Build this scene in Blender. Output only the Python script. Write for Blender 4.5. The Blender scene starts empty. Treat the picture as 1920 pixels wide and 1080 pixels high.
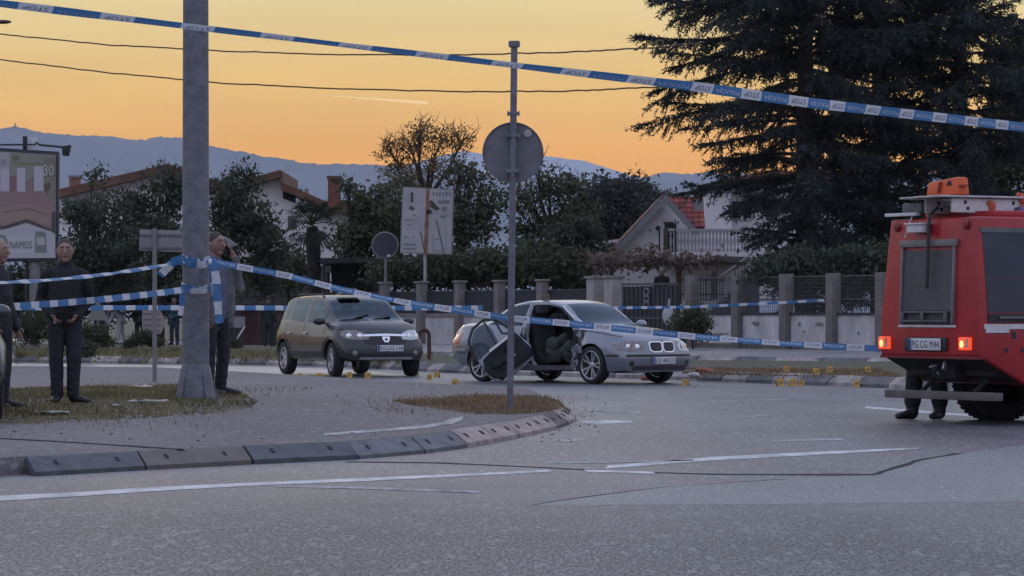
import bpy, bmesh, math, random
import numpy as np
from mathutils import Vector, Matrix
from mathutils.bvhtree import BVHTree

random.seed(7)
RNG = np.random.default_rng(11)
S = bpy.context.scene
COL = S.collection
R = math.radians

# ------------------------------------------------------------------ camera
F, H, HY, CX = 6000.0, 1.17, 588.0, 960.0      # focal length in pixels of the 1920 px photograph, eye height, horizon row
cam_d = bpy.data.cameras.new('camera')
cam = bpy.data.objects.new('camera', cam_d)
COL.objects.link(cam)
cam.location = (0, 0, H)
cam.rotation_euler = (R(90), 0, 0)
cam_d.sensor_width = 36
cam_d.lens = 36 * F / 1920
cam_d.shift_y = (HY - 540) / 1920
cam_d.clip_start = 0.5
cam_d.clip_end = 20000
S.camera = cam

# ------------------------------------------------------------------ sky, sun, exposure
S.view_settings.view_transform = 'Standard'
S.view_settings.look = 'None'
S.view_settings.exposure = 0.12
S.view_settings.gamma = 1.0
S.view_settings.use_curve_mapping = False
W = bpy.data.worlds.new('World')
S.world = W
W.use_nodes = True


def make_world():
    nt = W.node_tree
    N, L = nt.nodes, nt.links
    N.clear()
    out = N.new('ShaderNodeOutputWorld')
    bg = N.new('ShaderNodeBackground')
    L.new(bg.outputs[0], out.inputs[0])
    tc = N.new('ShaderNodeTexCoord')
    sep = N.new('ShaderNodeSeparateXYZ')
    L.new(tc.outputs['Generated'], sep.inputs[0])

    def math_(op, a, b=None, clamp=False):
        n = N.new('ShaderNodeMath'); n.operation = op; n.use_clamp = clamp
        for i, v in enumerate((a, b)):
            if v is None: continue
            if isinstance(v, (int, float)): n.inputs[i].default_value = v
            else: L.new(v, n.inputs[i])
        return n.outputs[0]

    def ramp(fac, stops):
        n = N.new('ShaderNodeValToRGB')
        L.new(fac, n.inputs[0])
        e = n.color_ramp.elements
        while len(e) > 1: e.remove(e[0])
        e[0].position = stops[0][0]; e[0].color = (*stops[0][1], 1)
        for p, c in stops[1:]:
            x = e.new(p); x.color = (*c, 1)
        return n.outputs[0]

    # elevation 0..1 with the low sky stretched (square root of the height)
    z = math_('MAXIMUM', sep.outputs[2], 0.0)
    el = math_('POWER', z, 0.5)
    west = ramp(el, [(0.00, (0.94, 0.375, 0.05)), (0.175, (0.94, 0.385, 0.05)), (0.225, (0.91, 0.42, 0.065)), (0.27, (0.85, 0.535, 0.155)),
                     (0.315, (0.81, 0.65, 0.31)), (0.40, (0.88, 0.83, 0.70)), (0.52, (0.88, 0.90, 0.98)),
                     (0.70, (0.74, 0.80, 1.02)), (1.0, (0.58, 0.67, 0.98))])
    east = ramp(el, [(0.00, (0.48, 0.48, 0.64)), (0.25, (0.60, 0.57, 0.70)), (0.45, (0.68, 0.69, 0.88)), (0.70, (0.64, 0.71, 0.96)), (1.0, (0.58, 0.67, 0.98))])
    # west = where the sun has gone down, ahead and a little to the left
    dx = math_('MULTIPLY', sep.outputs[0], -0.17)
    dy = math_('MULTIPLY', sep.outputs[1], 0.985)
    az = math_('ADD', dx, dy)
    mr = N.new('ShaderNodeMapRange'); mr.interpolation_type = 'SMOOTHSTEP'
    mr.inputs[1].default_value = 0.25; mr.inputs[2].default_value = 0.95
    L.new(az, mr.inputs[0])
    mix = N.new('ShaderNodeMix'); mix.data_type = 'RGBA'
    L.new(mr.outputs[0], mix.inputs[0]); L.new(east, mix.inputs[6]); L.new(west, mix.inputs[7])
    # one thin vapour trail high over the hills, and faint streaks of high cloud
    nz = N.new('ShaderNodeTexNoise'); nz.inputs['Scale'].default_value = 9.0; nz.inputs['Detail'].default_value = 4
    mp = N.new('ShaderNodeMapping'); mp.inputs['Scale'].default_value = (1.0, 1.0, 9.0)
    L.new(tc.outputs['Generated'], mp.inputs[0]); L.new(mp.outputs[0], nz.inputs[0])
    cl = N.new('ShaderNodeMapRange'); cl.inputs[1].default_value = 0.35; cl.inputs[2].default_value = 0.75
    cl.inputs[3].default_value = 0.945; cl.inputs[4].default_value = 1.055
    L.new(nz.outputs[0], cl.inputs[0])
    mul = N.new('ShaderNodeVectorMath'); mul.operation = 'SCALE'
    L.new(mix.outputs[2], mul.inputs[0]); L.new(cl.outputs[0], mul.inputs['Scale'])
    # trail: line from pixel (600,178) to (802,193) of the photograph, as directions
    x1, z1 = (600 - CX) / F, (HY - 178) / F
    x2, z2 = (802 - CX) / F, (HY - 193) / F
    ux = math_('DIVIDE', sep.outputs[0], math_('MAXIMUM', sep.outputs[1], 0.01))
    uz = math_('DIVIDE', sep.outputs[2], math_('MAXIMUM', sep.outputs[1], 0.01))
    t = math_('DIVIDE', math_('SUBTRACT', ux, x1), x2 - x1)
    zl = math_('ADD', math_('MULTIPLY', t, z2 - z1), z1)
    dist = math_('ABSOLUTE', math_('SUBTRACT', uz, zl))
    half = math_('MULTIPLY', math_('MAXIMUM', math_('MINIMUM', t, 1.0), 0.0), 2.6 / F)
    inn = N.new('ShaderNodeMapRange'); inn.interpolation_type = 'SMOOTHSTEP'
    L.new(math_('SUBTRACT', half, dist), inn.inputs[0])
    inn.inputs[1].default_value = -1.2 / F; inn.inputs[2].default_value = 1.2 / F
    inside = math_('MULTIPLY', math_('GREATER_THAN', t, 0.0), math_('LESS_THAN', t, 1.0))
    inside = math_('MULTIPLY', inside, math_('GREATER_THAN', sep.outputs[1], 0.1))
    fac = math_('MULTIPLY', math_('MULTIPLY', inn.outputs[0], inside), 0.9)
    mix2 = N.new('ShaderNodeMix'); mix2.data_type = 'RGBA'
    mix2.inputs[7].default_value = (1.0, 0.72, 0.36, 1)
    L.new(fac, mix2.inputs[0]); L.new(mul.outputs[0], mix2.inputs[6])
    L.new(mix2.outputs[2], bg.inputs[0])
    bg.inputs[1].default_value = 1.0


make_world()
sun_d = bpy.data.lights.new('sun', 'SUN')
sun_d.energy = 0.10
sun_d.angle = R(12)
sun_d.color = (1.0, 0.72, 0.45)
sun = bpy.data.objects.new('sun', sun_d)
COL.objects.link(sun)
sun.rotation_euler = Vector((0.17, -0.985, -0.06)).to_track_quat('-Z', 'Y').to_euler()
try:
    S.cycles.use_denoising = True
    S.cycles.max_bounces = 6
    S.cycles.diffuse_bounces = 2
    S.cycles.glossy_bounces = 3
    S.cycles.transmission_bounces = 4
    S.cycles.transparent_max_bounces = 12
    S.cycles.volume_bounces = 0
except Exception:
    pass


# ------------------------------------------------------------------ helpers
def P(px, py, d):
    """World point seen at pixel (px, py) of the photograph at depth d."""
    return Vector(((px - CX) / F * d, d, H - (py - HY) / F * d))


def G(px, py, z=0.0):
    """World point of height z on the ground seen at pixel (px, py)."""
    d = F * (H - z) / (py - HY)
    return Vector(((px - CX) / F * d, d, z))


def srgb(r, g, b):
    f = lambda c: (c / 255 / 12.92) if c <= 10.3 else ((c / 255 + 0.055) / 1.055) ** 2.4
    return (f(r), f(g), f(b))


MATS = {}


def mat(name, col, rough=0.6, metal=0.0, var=0.0, scale=6.0, bump=0.0, bscale=40.0, coat=0.0, spec=0.5, emit=None, estr=0.0, alpha=1.0, col2=None, stretch=None):
    if name in MATS: return MATS[name]
    m = bpy.data.materials.new(name); m.use_nodes = True
    nt = m.node_tree; N, L = nt.nodes, nt.links
    b = N['Principled BSDF']
    b.inputs['Base Color'].default_value = (*col, 1)
    b.inputs['Roughness'].default_value = rough
    b.inputs['Metallic'].default_value = metal
    b.inputs['Coat Weight'].default_value = coat
    b.inputs['Coat Roughness'].default_value = 0.06
    b.inputs['Specular IOR Level'].default_value = spec
    if emit:
        b.inputs['Emission Color'].default_value = (*emit, 1); b.inputs['Emission Strength'].default_value = estr
    tc = N.new('ShaderNodeTexCoord')
    vec = tc.outputs['Object']
    if stretch:
        mp = N.new('ShaderNodeMapping'); mp.inputs['Scale'].default_value = stretch
        L.new(vec, mp.inputs[0]); vec = mp.outputs[0]
    if var or col2:
        n = N.new('ShaderNodeTexNoise'); n.inputs['Scale'].default_value = scale; n.inputs['Detail'].default_value = 5
        n.inputs['Roughness'].default_value = 0.65
        L.new(vec, n.inputs['Vector'])
        r = N.new('ShaderNodeValToRGB'); L.new(n.outputs[0], r.inputs[0])
        r.color_ramp.elements[0].position = 0.32; r.color_ramp.elements[1].position = 0.68
        c2 = col2 if col2 else tuple(min(1, c * (1 + var)) for c in col)
        c1 = tuple(c * (1 - var) for c in col)
        r.color_ramp.elements[0].color = (*c1, 1); r.color_ramp.elements[1].color = (*c2, 1)
        L.new(r.outputs[0], b.inputs['Base Color'])
    if bump:
        n = N.new('ShaderNodeTexNoise'); n.inputs['Scale'].default_value = bscale; n.inputs['Detail'].default_value = 4
        L.new(vec, n.inputs['Vector'])
        bp = N.new('ShaderNodeBump'); bp.inputs['Strength'].default_value = bump; bp.inputs['Distance'].default_value = 0.02
        L.new(n.outputs[0], bp.inputs['Height']); L.new(bp.outputs[0], b.inputs['Normal'])
    MATS[name] = m
    return m


def glass_mat(name, tint=(0.5, 0.55, 0.6), opacity=0.35, rough=0.03):
    """Thin tinted pane: partly see-through, reflecting with the angle."""
    if name in MATS: return MATS[name]
    m = bpy.data.materials.new(name); m.use_nodes = True
    nt = m.node_tree; N, L = nt.nodes, nt.links
    N.clear()
    out = N.new('ShaderNodeOutputMaterial')
    tr = N.new('ShaderNodeBsdfTransparent'); tr.inputs[0].default_value = (*[c * (1 - opacity) for c in tint], 1)
    gl = N.new('ShaderNodeBsdfGlossy'); gl.inputs['Roughness'].default_value = rough; gl.inputs[0].default_value = (0.7, 0.85, 1.0, 1)
    ge = N.new('ShaderNodeNewGeometry'); dp = N.new('ShaderNodeVectorMath'); dp.operation = 'DOT_PRODUCT'
    L.new(ge.outputs['Normal'], dp.inputs[0]); L.new(ge.outputs['Incoming'], dp.inputs[1])
    def mth(op, a, b=0.0):
        n = N.new('ShaderNodeMath'); n.operation = op
        for i, v in enumerate((a, b)):
            if isinstance(v, (int, float)): n.inputs[i].default_value = v
            else: L.new(v, n.inputs[i])
        return n.outputs[0]
    fac = mth('ADD', mth('MULTIPLY', mth('POWER', mth('SUBTRACT', 1.0, mth('ABSOLUTE', dp.outputs['Value'])), 5.0), 0.9), 0.06)
    mx = N.new('ShaderNodeMixShader')
    L.new(fac, mx.inputs[0]); L.new(tr.outputs[0], mx.inputs[1]); L.new(gl.outputs[0], mx.inputs[2])
    L.new(mx.outputs[0], out.inputs[0])
    MATS[name] = m
    return m


class MB:
    """Collects shapes into one mesh."""
    def __init__(s):
        s.v, s.f, s.m, s.mi = [], [], [], 0

    def add(s, vs, fs):
        o = len(s.v)
        s.v += [tuple(v) for v in vs]
        s.f += [tuple(i + o for i in f) for f in fs]
        s.m += [s.mi] * len(fs)
        return s

    def box(s, c, size, M=None):
        hx, hy, hz = size[0] / 2, size[1] / 2, size[2] / 2
        vs = [Vector((x * hx, y * hy, z * hz)) for x in (-1, 1) for y in (-1, 1) for z in (-1, 1)]
        if M is not None: vs = [M @ v for v in vs]
        c = Vector(c)
        return s.add([v + c for v in vs], [(0, 1, 3, 2), (4, 6, 7, 5), (0, 4, 5, 1), (2, 3, 7, 6), (0, 2, 6, 4), (1, 5, 7, 3)])

    def hexa(s, b, t):
        """8 corners: 4 of the bottom ring, 4 of the top ring."""
        return s.add(list(b) + list(t), [(3, 2, 1, 0), (4, 5, 6, 7), (0, 1, 5, 4), (1, 2, 6, 5), (2, 3, 7, 6), (3, 0, 4, 7)])

    def bar(s, a, b, w, h=None):
        a, b = Vector(a), Vector(b); h = h or w
        d = (b - a); l = d.length
        if l < 1e-6: return s
        q = d.to_track_quat('Z', 'Y').to_matrix()
        return s.box((a + b) / 2, (w, h, l), q)

    def tube(s, pts, rad, n=8, cap=True):
        pts = [Vector(p) for p in pts]
        if not hasattr(rad, '__len__'): rad = [rad] * len(pts)
        vs, fs = [], []
        ref = None
        for i, p in enumerate(pts):
            t = (pts[min(i + 1, len(pts) - 1)] - pts[max(i - 1, 0)])
            if t.length < 1e-9: t = Vector((0, 0, 1))
            t.normalize()
            if ref is None:
                ref = Vector((1, 0, 0)) if abs(t.x) < 0.8 else Vector((0, 1, 0))
            a = (ref - t * ref.dot(t)).normalized(); ref = a
            b = t.cross(a)
            for k in range(n):
                th = 2 * math.pi * k / n
                vs.append(p + (a * math.cos(th) + b * math.sin(th)) * rad[i])
        for i in range(len(pts) - 1):
            for k in range(n):
                k2 = (k + 1) % n
                fs.append((i * n + k, i * n + k2, (i + 1) * n + k2, (i + 1) * n + k))
        if cap:
            fs.append(tuple(range(n))[::-1]); fs.append(tuple(range((len(pts) - 1) * n, len(pts) * n)))
        return s.add(vs, fs)

    def lathe(s, prof, n=24, M=None, closed=False):
        """profile of (r, z) turned about z, then placed with the 4x4 M"""
        M = M or Matrix()
        vs, fs = [], []
        for r, z in prof:
            for k in range(n):
                th = 2 * math.pi * k / n
                vs.append(M @ Vector((r * math.cos(th), r * math.sin(th), z)))
        m = len(prof)
        rng = range(m) if closed else range(m - 1)
        for i in rng:
            j = (i + 1) % m
            for k in range(n):
                k2 = (k + 1) % n
                fs.append((i * n + k, i * n + k2, j * n + k2, j * n + k))
        return s.add(vs, fs)

    def prism(s, poly, depth, M=None):
        """polygon in local xy, extruded from z=0 to z=depth, placed with M"""
        M = M or Matrix()
        n = len(poly)
        vs = [M @ Vector((x, y, 0)) for x, y in poly] + [M @ Vector((x, y, depth)) for x, y in poly]
        fs = [tuple(range(n))[::-1], tuple(range(n, 2 * n))]
        for i in range(n):
            j = (i + 1) % n
            fs.append((i, j, j + n, i + n))
        return s.add(vs, fs)

    def poly(s, pts):
        return s.add(pts, [tuple(range(len(pts)))])

    def disc(s, c, r, M=None, n=16):
        M = M or Matrix()
        return s.add([Vector(c) + M @ Vector((r * math.cos(2 * math.pi * k / n), r * math.sin(2 * math.pi * k / n), 0)) for k in range(n)], [tuple(range(n))])

    def ellipsoid(s, c, r, n=10, m=7, M=None):
        vs, fs = [], []
        c = Vector(c)
        for i in range(m + 1):
            ph = math.pi * i / m
            for k in range(n):
                th = 2 * math.pi * k / n
                v = Vector((r[0] * math.sin(ph) * math.cos(th), r[1] * math.sin(ph) * math.sin(th), r[2] * math.cos(ph)))
                if M is not None: v = M @ v
                vs.append(c + v)
        for i in range(m):
            for k in range(n):
                k2 = (k + 1) % n
                fs.append((i * n + k, (i + 1) * n + k, (i + 1) * n + k2, i * n + k2))
        return s.add(vs, fs)

    def mesh(s, name, mats):
        me = bpy.data.meshes.new(name)
        me.from_pydata(s.v, [], s.f)
        if not isinstance(mats, (list, tuple)): mats = [mats]
        for m in mats: me.materials.append(m)
        if len(mats) > 1: me.polygons.foreach_set('material_index', s.m)
        return me

    def build(s, name, mats, parent=None, smooth=False, bevel=0.0, loc=None):
        me = s.mesh(name, mats)
        if smooth: shade(me, smooth if smooth is not True else 40)
        o = link(name, me, parent)
        if loc is not None: o.location = loc
        if bevel:
            bm = bmesh.new(); bm.from_mesh(me)
            bmesh.ops.remove_doubles(bm, verts=bm.verts, dist=1e-5)
            bmesh.ops.recalc_face_normals(bm, faces=bm.faces)
            es = [e for e in bm.edges if len(e.link_faces) == 2 and e.calc_face_angle(0) > 0.5]
            bmesh.ops.bevel(bm, geom=es, offset=bevel, segments=2, affect='EDGES', profile=0.6, clamp_overlap=True)
            bm.to_mesh(me); bm.free()
            shade(me, 35)
        return o


def shade(me, angle=40):
    me.polygons.foreach_set('use_smooth', [True] * len(me.polygons))
    try: me.set_sharp_from_angle(angle=R(angle))
    except Exception: pass


def link(name, data, parent=None):
    o = bpy.data.objects.new(name, data)
    COL.objects.link(o)
    if parent is not None: o.parent = parent
    return o


def tag(o, label=None, cat=None, group=None, kind=None):
    for k, v in (('label', label), ('category', cat), ('group', group), ('kind', kind)):
        if v: o[k] = v
    return o


def thing(name, label, cat, loc=(0, 0, 0), rz=0.0, group=None):
    o = link(name, None)
    o.empty_display_size = 0.2
    o.location = loc; o.rotation_euler = (0, 0, rz)
    return tag(o, label, cat, group)


def structure(o):
    o['kind'] = 'structure'; return o


def stuff(o):
    o['kind'] = 'stuff'; return o


def copy_tree(o, parent=None):
    c = o.copy(); COL.objects.link(c)
    if parent is not None: c.parent = parent
    for ch in o.children: copy_tree(ch, c)
    return c


def np_mesh(name, verts, faces, mats, parent=None, midx=None, smooth=False):
    """fast mesh from arrays: verts (n,3), faces (m,k)"""
    me = bpy.data.meshes.new(name)
    verts = np.asarray(verts, np.float32); faces = np.asarray(faces, np.int32)
    me.vertices.add(len(verts)); me.vertices.foreach_set('co', verts.ravel())
    k = faces.shape[1]
    me.loops.add(faces.size); me.loops.foreach_set('vertex_index', faces.ravel())
    me.polygons.add(len(faces)); me.polygons.foreach_set('loop_start', np.arange(0, faces.size, k, dtype=np.int32))
    for m in (mats if isinstance(mats, (list, tuple)) else [mats]): me.materials.append(m)
    if midx is not None: me.polygons.foreach_set('material_index', np.asarray(midx, np.int32))
    if smooth: me.polygons.foreach_set('use_smooth', np.ones(len(faces), bool))
    me.update(calc_edges=True)
    return link(name, me, parent)


_TXT = {}


def text_geo(body):
    """flat outline of the words as verts and faces, height 1, centred"""
    if body in _TXT: return _TXT[body]
    c = bpy.data.curves.new('t', 'FONT'); c.body = body; c.size = 1.0; c.resolution_u = 2
    o = bpy.data.objects.new('t', c); COL.objects.link(o)
    dg = bpy.context.evaluated_depsgraph_get()
    me = bpy.data.meshes.new_from_object(o.evaluated_get(dg))
    v = np.array([x.co[:2] for x in me.vertices]); f = [tuple(p.vertices) for p in me.polygons]
    COL.objects.unlink(o); bpy.data.objects.remove(o); bpy.data.curves.remove(c); bpy.data.meshes.remove(me)
    if len(v):
        lo, hi = v.min(0), v.max(0)
        v = (v - (lo + hi) / 2) / (hi[1] - lo[1])
    _TXT[body] = (v, f)
    return v, f


def put_text(mb, body, M, h, w=None):
    """words of height h (and width w) in the xy plane of M"""
    v, f = text_geo(body)
    sx = h if w is None else w / max(1e-6, (v[:, 0].max() - v[:, 0].min()))
    mb.add([M @ Vector((x * sx, y * h, 0)) for x, y in v], f)


def frame(o, x, y):
    """4x4 with origin o and axes x, y (z = x cross y)"""
    x, y = Vector(x).normalized(), Vector(y).normalized()
    z = x.cross(y)
    M = Matrix((x, y, z)).transposed().to_4x4()
    M.translation = Vector(o)
    return M


def facing(o, yaw=0.0):
    """plane facing the viewer side (-y), x to the right, y up"""
    return Matrix.Translation(Vector(o)) @ Matrix.Rotation(yaw, 4, 'Z') @ Matrix(((1, 0, 0, 0), (0, 0, -1, 0), (0, 1, 0, 0), (0, 0, 0, 1)))


def eval_mod(me, setup):
    """mesh after the modifiers that setup(obj) adds"""
    o = bpy.data.objects.new('tmp', me); COL.objects.link(o)
    setup(o)
    dg = bpy.context.evaluated_depsgraph_get()
    r = bpy.data.meshes.new_from_object(o.evaluated_get(dg))
    COL.objects.unlink(o); bpy.data.objects.remove(o)
    return r
# ================================================================== setting
M_EARTH = mat('earth', (0.075, 0.07, 0.05), 0.9, var=0.4, scale=0.4)


def asphalt(name, c1, c2, scale, rough, bump, patch=0.25, glint=0.0, sp=0.5, ys=0.25):
    m = bpy.data.materials.new(name); m.use_nodes = True
    nt = m.node_tree; N, L = nt.nodes, nt.links
    b = N['Principled BSDF']; b.inputs['Roughness'].default_value = rough; b.inputs['Specular IOR Level'].default_value = sp
    tc = N.new('ShaderNodeTexCoord')
    n1 = N.new('ShaderNodeTexNoise'); n1.inputs['Scale'].default_value = scale; n1.inputs['Detail'].default_value = 3; n1.inputs['Roughness'].default_value = 0.75
    mg0 = N.new('ShaderNodeMapping'); mg0.inputs['Scale'].default_value = (1.0, ys, 1.0); L.new(tc.outputs['Object'], mg0.inputs[0])
    L.new(mg0.outputs[0], n1.inputs['Vector'])
    vo = N.new('ShaderNodeTexVoronoi'); vo.inputs['Scale'].default_value = scale * 0.6
    L.new(mg0.outputs[0], vo.inputs['Vector'])
    r = N.new('ShaderNodeValToRGB'); L.new(n1.outputs[0], r.inputs[0])
    r.color_ramp.elements[0].position = 0.40; r.color_ramp.elements[0].color = (*c1, 1)
    r.color_ramp.elements[1].position = 0.62; r.color_ramp.elements[1].color = (*c2, 1)
    n2 = N.new('ShaderNodeTexNoise'); n2.inputs['Scale'].default_value = 0.55; n2.inputs['Detail'].default_value = 6; n2.inputs['Roughness'].default_value = 0.6
    mp = N.new('ShaderNodeMapping'); mp.inputs['Scale'].default_value = (1.0, 0.35, 1.0); mp.inputs['Rotation'].default_value = (0, 0, 0.5)
    L.new(tc.outputs['Object'], mp.inputs[0]); L.new(mp.outputs[0], n2.inputs['Vector'])
    mr = N.new('ShaderNodeMapRange'); mr.inputs[1].default_value = 0.3; mr.inputs[2].default_value = 0.7
    mr.inputs[3].default_value = 1 - patch; mr.inputs[4].default_value = 1 + patch
    L.new(n2.outputs[0], mr.inputs[0])
    mul = N.new('ShaderNodeVectorMath'); mul.operation = 'SCALE'
    L.new(r.outputs[0], mul.inputs[0]); L.new(mr.outputs[0], mul.inputs['Scale'])
    # single pale and dark stones in the mix
    gt = N.new('ShaderNodeMapRange'); gt.inputs[1].default_value = 0.88; gt.inputs[2].default_value = 0.95
    sepc = N.new('ShaderNodeSeparateColor'); L.new(vo.outputs['Color'], sepc.inputs[0]); L.new(sepc.outputs[0], gt.inputs[0])
    mg = N.new('ShaderNodeMath'); mg.operation = 'MULTIPLY'; mg.inputs[1].default_value = glint; L.new(gt.outputs[0], mg.inputs[0])
    mix = N.new('ShaderNodeMix'); mix.data_type = 'RGBA'; mix.inputs[7].default_value = (0.42, 0.41, 0.42, 1)
    L.new(mg.outputs[0], mix.inputs[0]); L.new(mul.outputs[0], mix.inputs[6])
    L.new(mix.outputs[2], b.inputs['Base Color'])
    bp = N.new('ShaderNodeBump'); bp.inputs['Strength'].default_value = bump; bp.inputs['Distance'].default_value = 0.012
    L.new(n1.outputs[0], bp.inputs['Height']); L.new(bp.outputs[0], b.inputs['Normal'])
    MATS[name] = m
    return m


M_ROAD = asphalt('asphalt', (0.030, 0.031, 0.037), (0.135, 0.136, 0.155), 60, 0.42, 0.9, 0.50, 0.35, 0.5)
M_COARSE = asphalt('coarse_asphalt', (0.010, 0.010, 0.012), (0.175, 0.173, 0.184), 58, 0.55, 1.0, 0.30, 0.25, 0.3, ys=0.16)
def blend_road():
    """the worn fine surface of the junction passes into a coarser one towards the near side, with an uneven edge"""
    m = bpy.data.materials.new('road_surface'); m.use_nodes = True
    nt = m.node_tree; N, L = nt.nodes, nt.links
    N.clear()
    def grab(src):
        mp_ = {}
        for n in src.node_tree.nodes:
            if n.type == 'OUTPUT_MATERIAL': continue
            c = N.new(n.bl_idname); mp_[n.name] = c
            for p_ in ('operation', 'data_type', 'blend_type', 'interpolation_type'):
                if hasattr(n, p_):
                    try: setattr(c, p_, getattr(n, p_))
                    except Exception: pass
            for i, k in enumerate(n.inputs):
                if hasattr(k, 'default_value'):
                    try: c.inputs[i].default_value = k.default_value
                    except Exception: pass
            if n.type == 'VALTORGB':
                for i, e in enumerate(n.color_ramp.elements): c.color_ramp.elements[i].position = e.position; c.color_ramp.elements[i].color = e.color
        for l in src.node_tree.links:
            if l.to_node.type == 'OUTPUT_MATERIAL': continue
            fi = list(l.from_node.outputs).index(l.from_socket); ti = list(l.to_node.inputs).index(l.to_socket)
            L.new(mp_[l.from_node.name].outputs[fi], mp_[l.to_node.name].inputs[ti])
        return [c for c in mp_.values() if c.type == 'BSDF_PRINCIPLED'][0]
    A, B = grab(M_ROAD), grab(M_COARSE)
    tc = N.new('ShaderNodeTexCoord'); sp = N.new('ShaderNodeSeparateXYZ'); L.new(tc.outputs['Object'], sp.inputs[0])
    nz = N.new('ShaderNodeTexNoise'); nz.inputs['Scale'].default_value = 0.9; nz.inputs['Detail'].default_value = 8; nz.inputs['Roughness'].default_value = .7; L.new(tc.outputs['Object'], nz.inputs[0])
    def mt(op, a, b):
        n = N.new('ShaderNodeMath'); n.operation = op
        for i, v in enumerate((a, b)):
            if isinstance(v, (int, float)): n.inputs[i].default_value = v
            else: L.new(v, n.inputs[i])
        return n.outputs[0]
    y = mt('ADD', mt('ADD', sp.outputs[1], mt('MULTIPLY', mt('SUBTRACT', nz.outputs[0], .5), 6.0)), mt('MULTIPLY', sp.outputs[0], 0.35))
    mr = N.new('ShaderNodeMapRange'); mr.inputs[1].default_value = 23.5; mr.inputs[2].default_value = 16.5; mr.inputs[3].default_value = 0.0; mr.inputs[4].default_value = 1.0
    L.new(y, mr.inputs[0])
    ms = N.new('ShaderNodeMixShader'); out = N.new('ShaderNodeOutputMaterial')
    L.new(mr.outputs[0], ms.inputs[0]); L.new(A.outputs[0], ms.inputs[1]); L.new(B.outputs[0], ms.inputs[2]); L.new(ms.outputs[0], out.inputs[0])
    return m


M_ROAD2 = asphalt('asphalt_patch', (0.065, 0.065, 0.072), (0.20, 0.223, 0.232), 85, 0.5, 0.8, 0.16, 0.3, 0.6)
M_WALK = asphalt('footway_asphalt', (0.062, 0.056, 0.060), (0.125, 0.112, 0.116), 40, 0.7, 0.4, 0.25, 0.2)
M_PATH2 = asphalt('far_footway', (0.15, 0.14, 0.14), (0.22, 0.21, 0.21), 16, 0.6, 0.3, 0.2)
M_PAINT = mat('road_paint', (0.62, 0.61, 0.62), 0.65, var=0.55, scale=5, col2=(0.66, 0.655, 0.66), bump=0.4, bscale=60, stretch=(1, .3, 1))
M_PAINT2 = mat('worn_road_paint', (0.36, 0.355, 0.36), 0.7, var=0.65, scale=5, col2=(0.42, 0.415, 0.42), bump=0.4, bscale=60, stretch=(1, .3, 1))
M_TAR = mat('tar_seam', (0.052, 0.052, 0.057), 0.9, var=0.3, scale=20, spec=0.05)
M_GRASSB = mat('turf', (0.075, 0.085, 0.035), 0.9, var=0.5, scale=3.0, col2=(0.16, 0.13, 0.065), bump=0.8, bscale=50)
M_DRY = mat('dry_turf', (0.14, 0.105, 0.06), 0.9, var=0.5, scale=4.0, col2=(0.20, 0.15, 0.095), bump=0.8, bscale=50)
M_BLADE = mat('grass_blade', (0.09, 0.11, 0.035), 0.7, var=0.5, scale=2.2, col2=(0.24, 0.19, 0.08))
M_BLADED = mat('dry_grass_blade', (0.19, 0.125, 0.06), 0.8, var=0.5, scale=3, col2=(0.30, 0.20, 0.11))

# the ground sheet to the horizon, and the road on it
mb = MB(); mb.poly([(-9000, -300, -0.03), (9000, -300, -0.03), (9000, 9000, -0.03), (-9000, 9000, -0.03)])
structure(mb.build('ground', M_EARTH))
mb = MB(); mb.poly([(-40, 2, 0), (40, 2, 0), (40, 150, 0), (-40, 150, 0)])
structure(mb.build('road', blend_road()))


def sheet(name, pts, mat_, zf, cuts=0, thick=None, sink=0.0):
    bm = bmesh.new()
    vs = [bm.verts.new((p[0], p[1], 0)) for p in pts]
    f = bm.faces.new(vs)
    bmesh.ops.triangulate(bm, faces=[f])
    if cuts:
        for _ in range(cuts):
            es = [e for e in bm.edges if e.calc_length() > 0.5]
            if not es: break
            bmesh.ops.subdivide_edges(bm, edges=es, cuts=1)
        bmesh.ops.triangulate(bm, faces=bm.faces[:])
    rim = [v for v in bm.verts if v.is_boundary]
    if thick:
        r = bmesh.ops.extrude_face_region(bm, geom=bm.faces[:])
        top = [g for g in r['geom'] if isinstance(g, bmesh.types.BMVert)]
        low = [v for v in bm.verts if v not in set(top)]
        for v in bm.verts: v.co.z = -0.05
        for v in top: v.co.z = zf(v.co.x, v.co.y)
    else:
        for v in bm.verts: v.co.z = zf(v.co.x, v.co.y)
        if sink:
            for v in rim: v.co.z -= sink
    bmesh.ops.recalc_face_normals(bm, faces=bm.faces)
    me = bpy.data.meshes.new(name); bm.to_mesh(me); bm.free()
    me.materials.append(mat_)
    up = sum(p.normal.z * p.area for p in me.polygons)
    if up < 0: me.flip_normals()
    return link(name, me)


def band(px_top, px_bot, z=0.0, g=None):
    """polygon on the ground from an upper and a lower edge given in photograph pixels"""
    g = g or (lambda x, y: G(x, y, z))
    return [g(*p) for p in px_top] + [g(*p) for p in reversed(px_bot)]


# lighter relaid patch on the right
pp = [(985, 948), (1240, 914), (1480, 898), (1640, 890), (1722, 862), (1935, 832), (1990, 940), (1400, 946)]
structure(sheet('road_patch', [G(*p) for p in pp], M_ROAD2, lambda x, y: 0.001))
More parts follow.
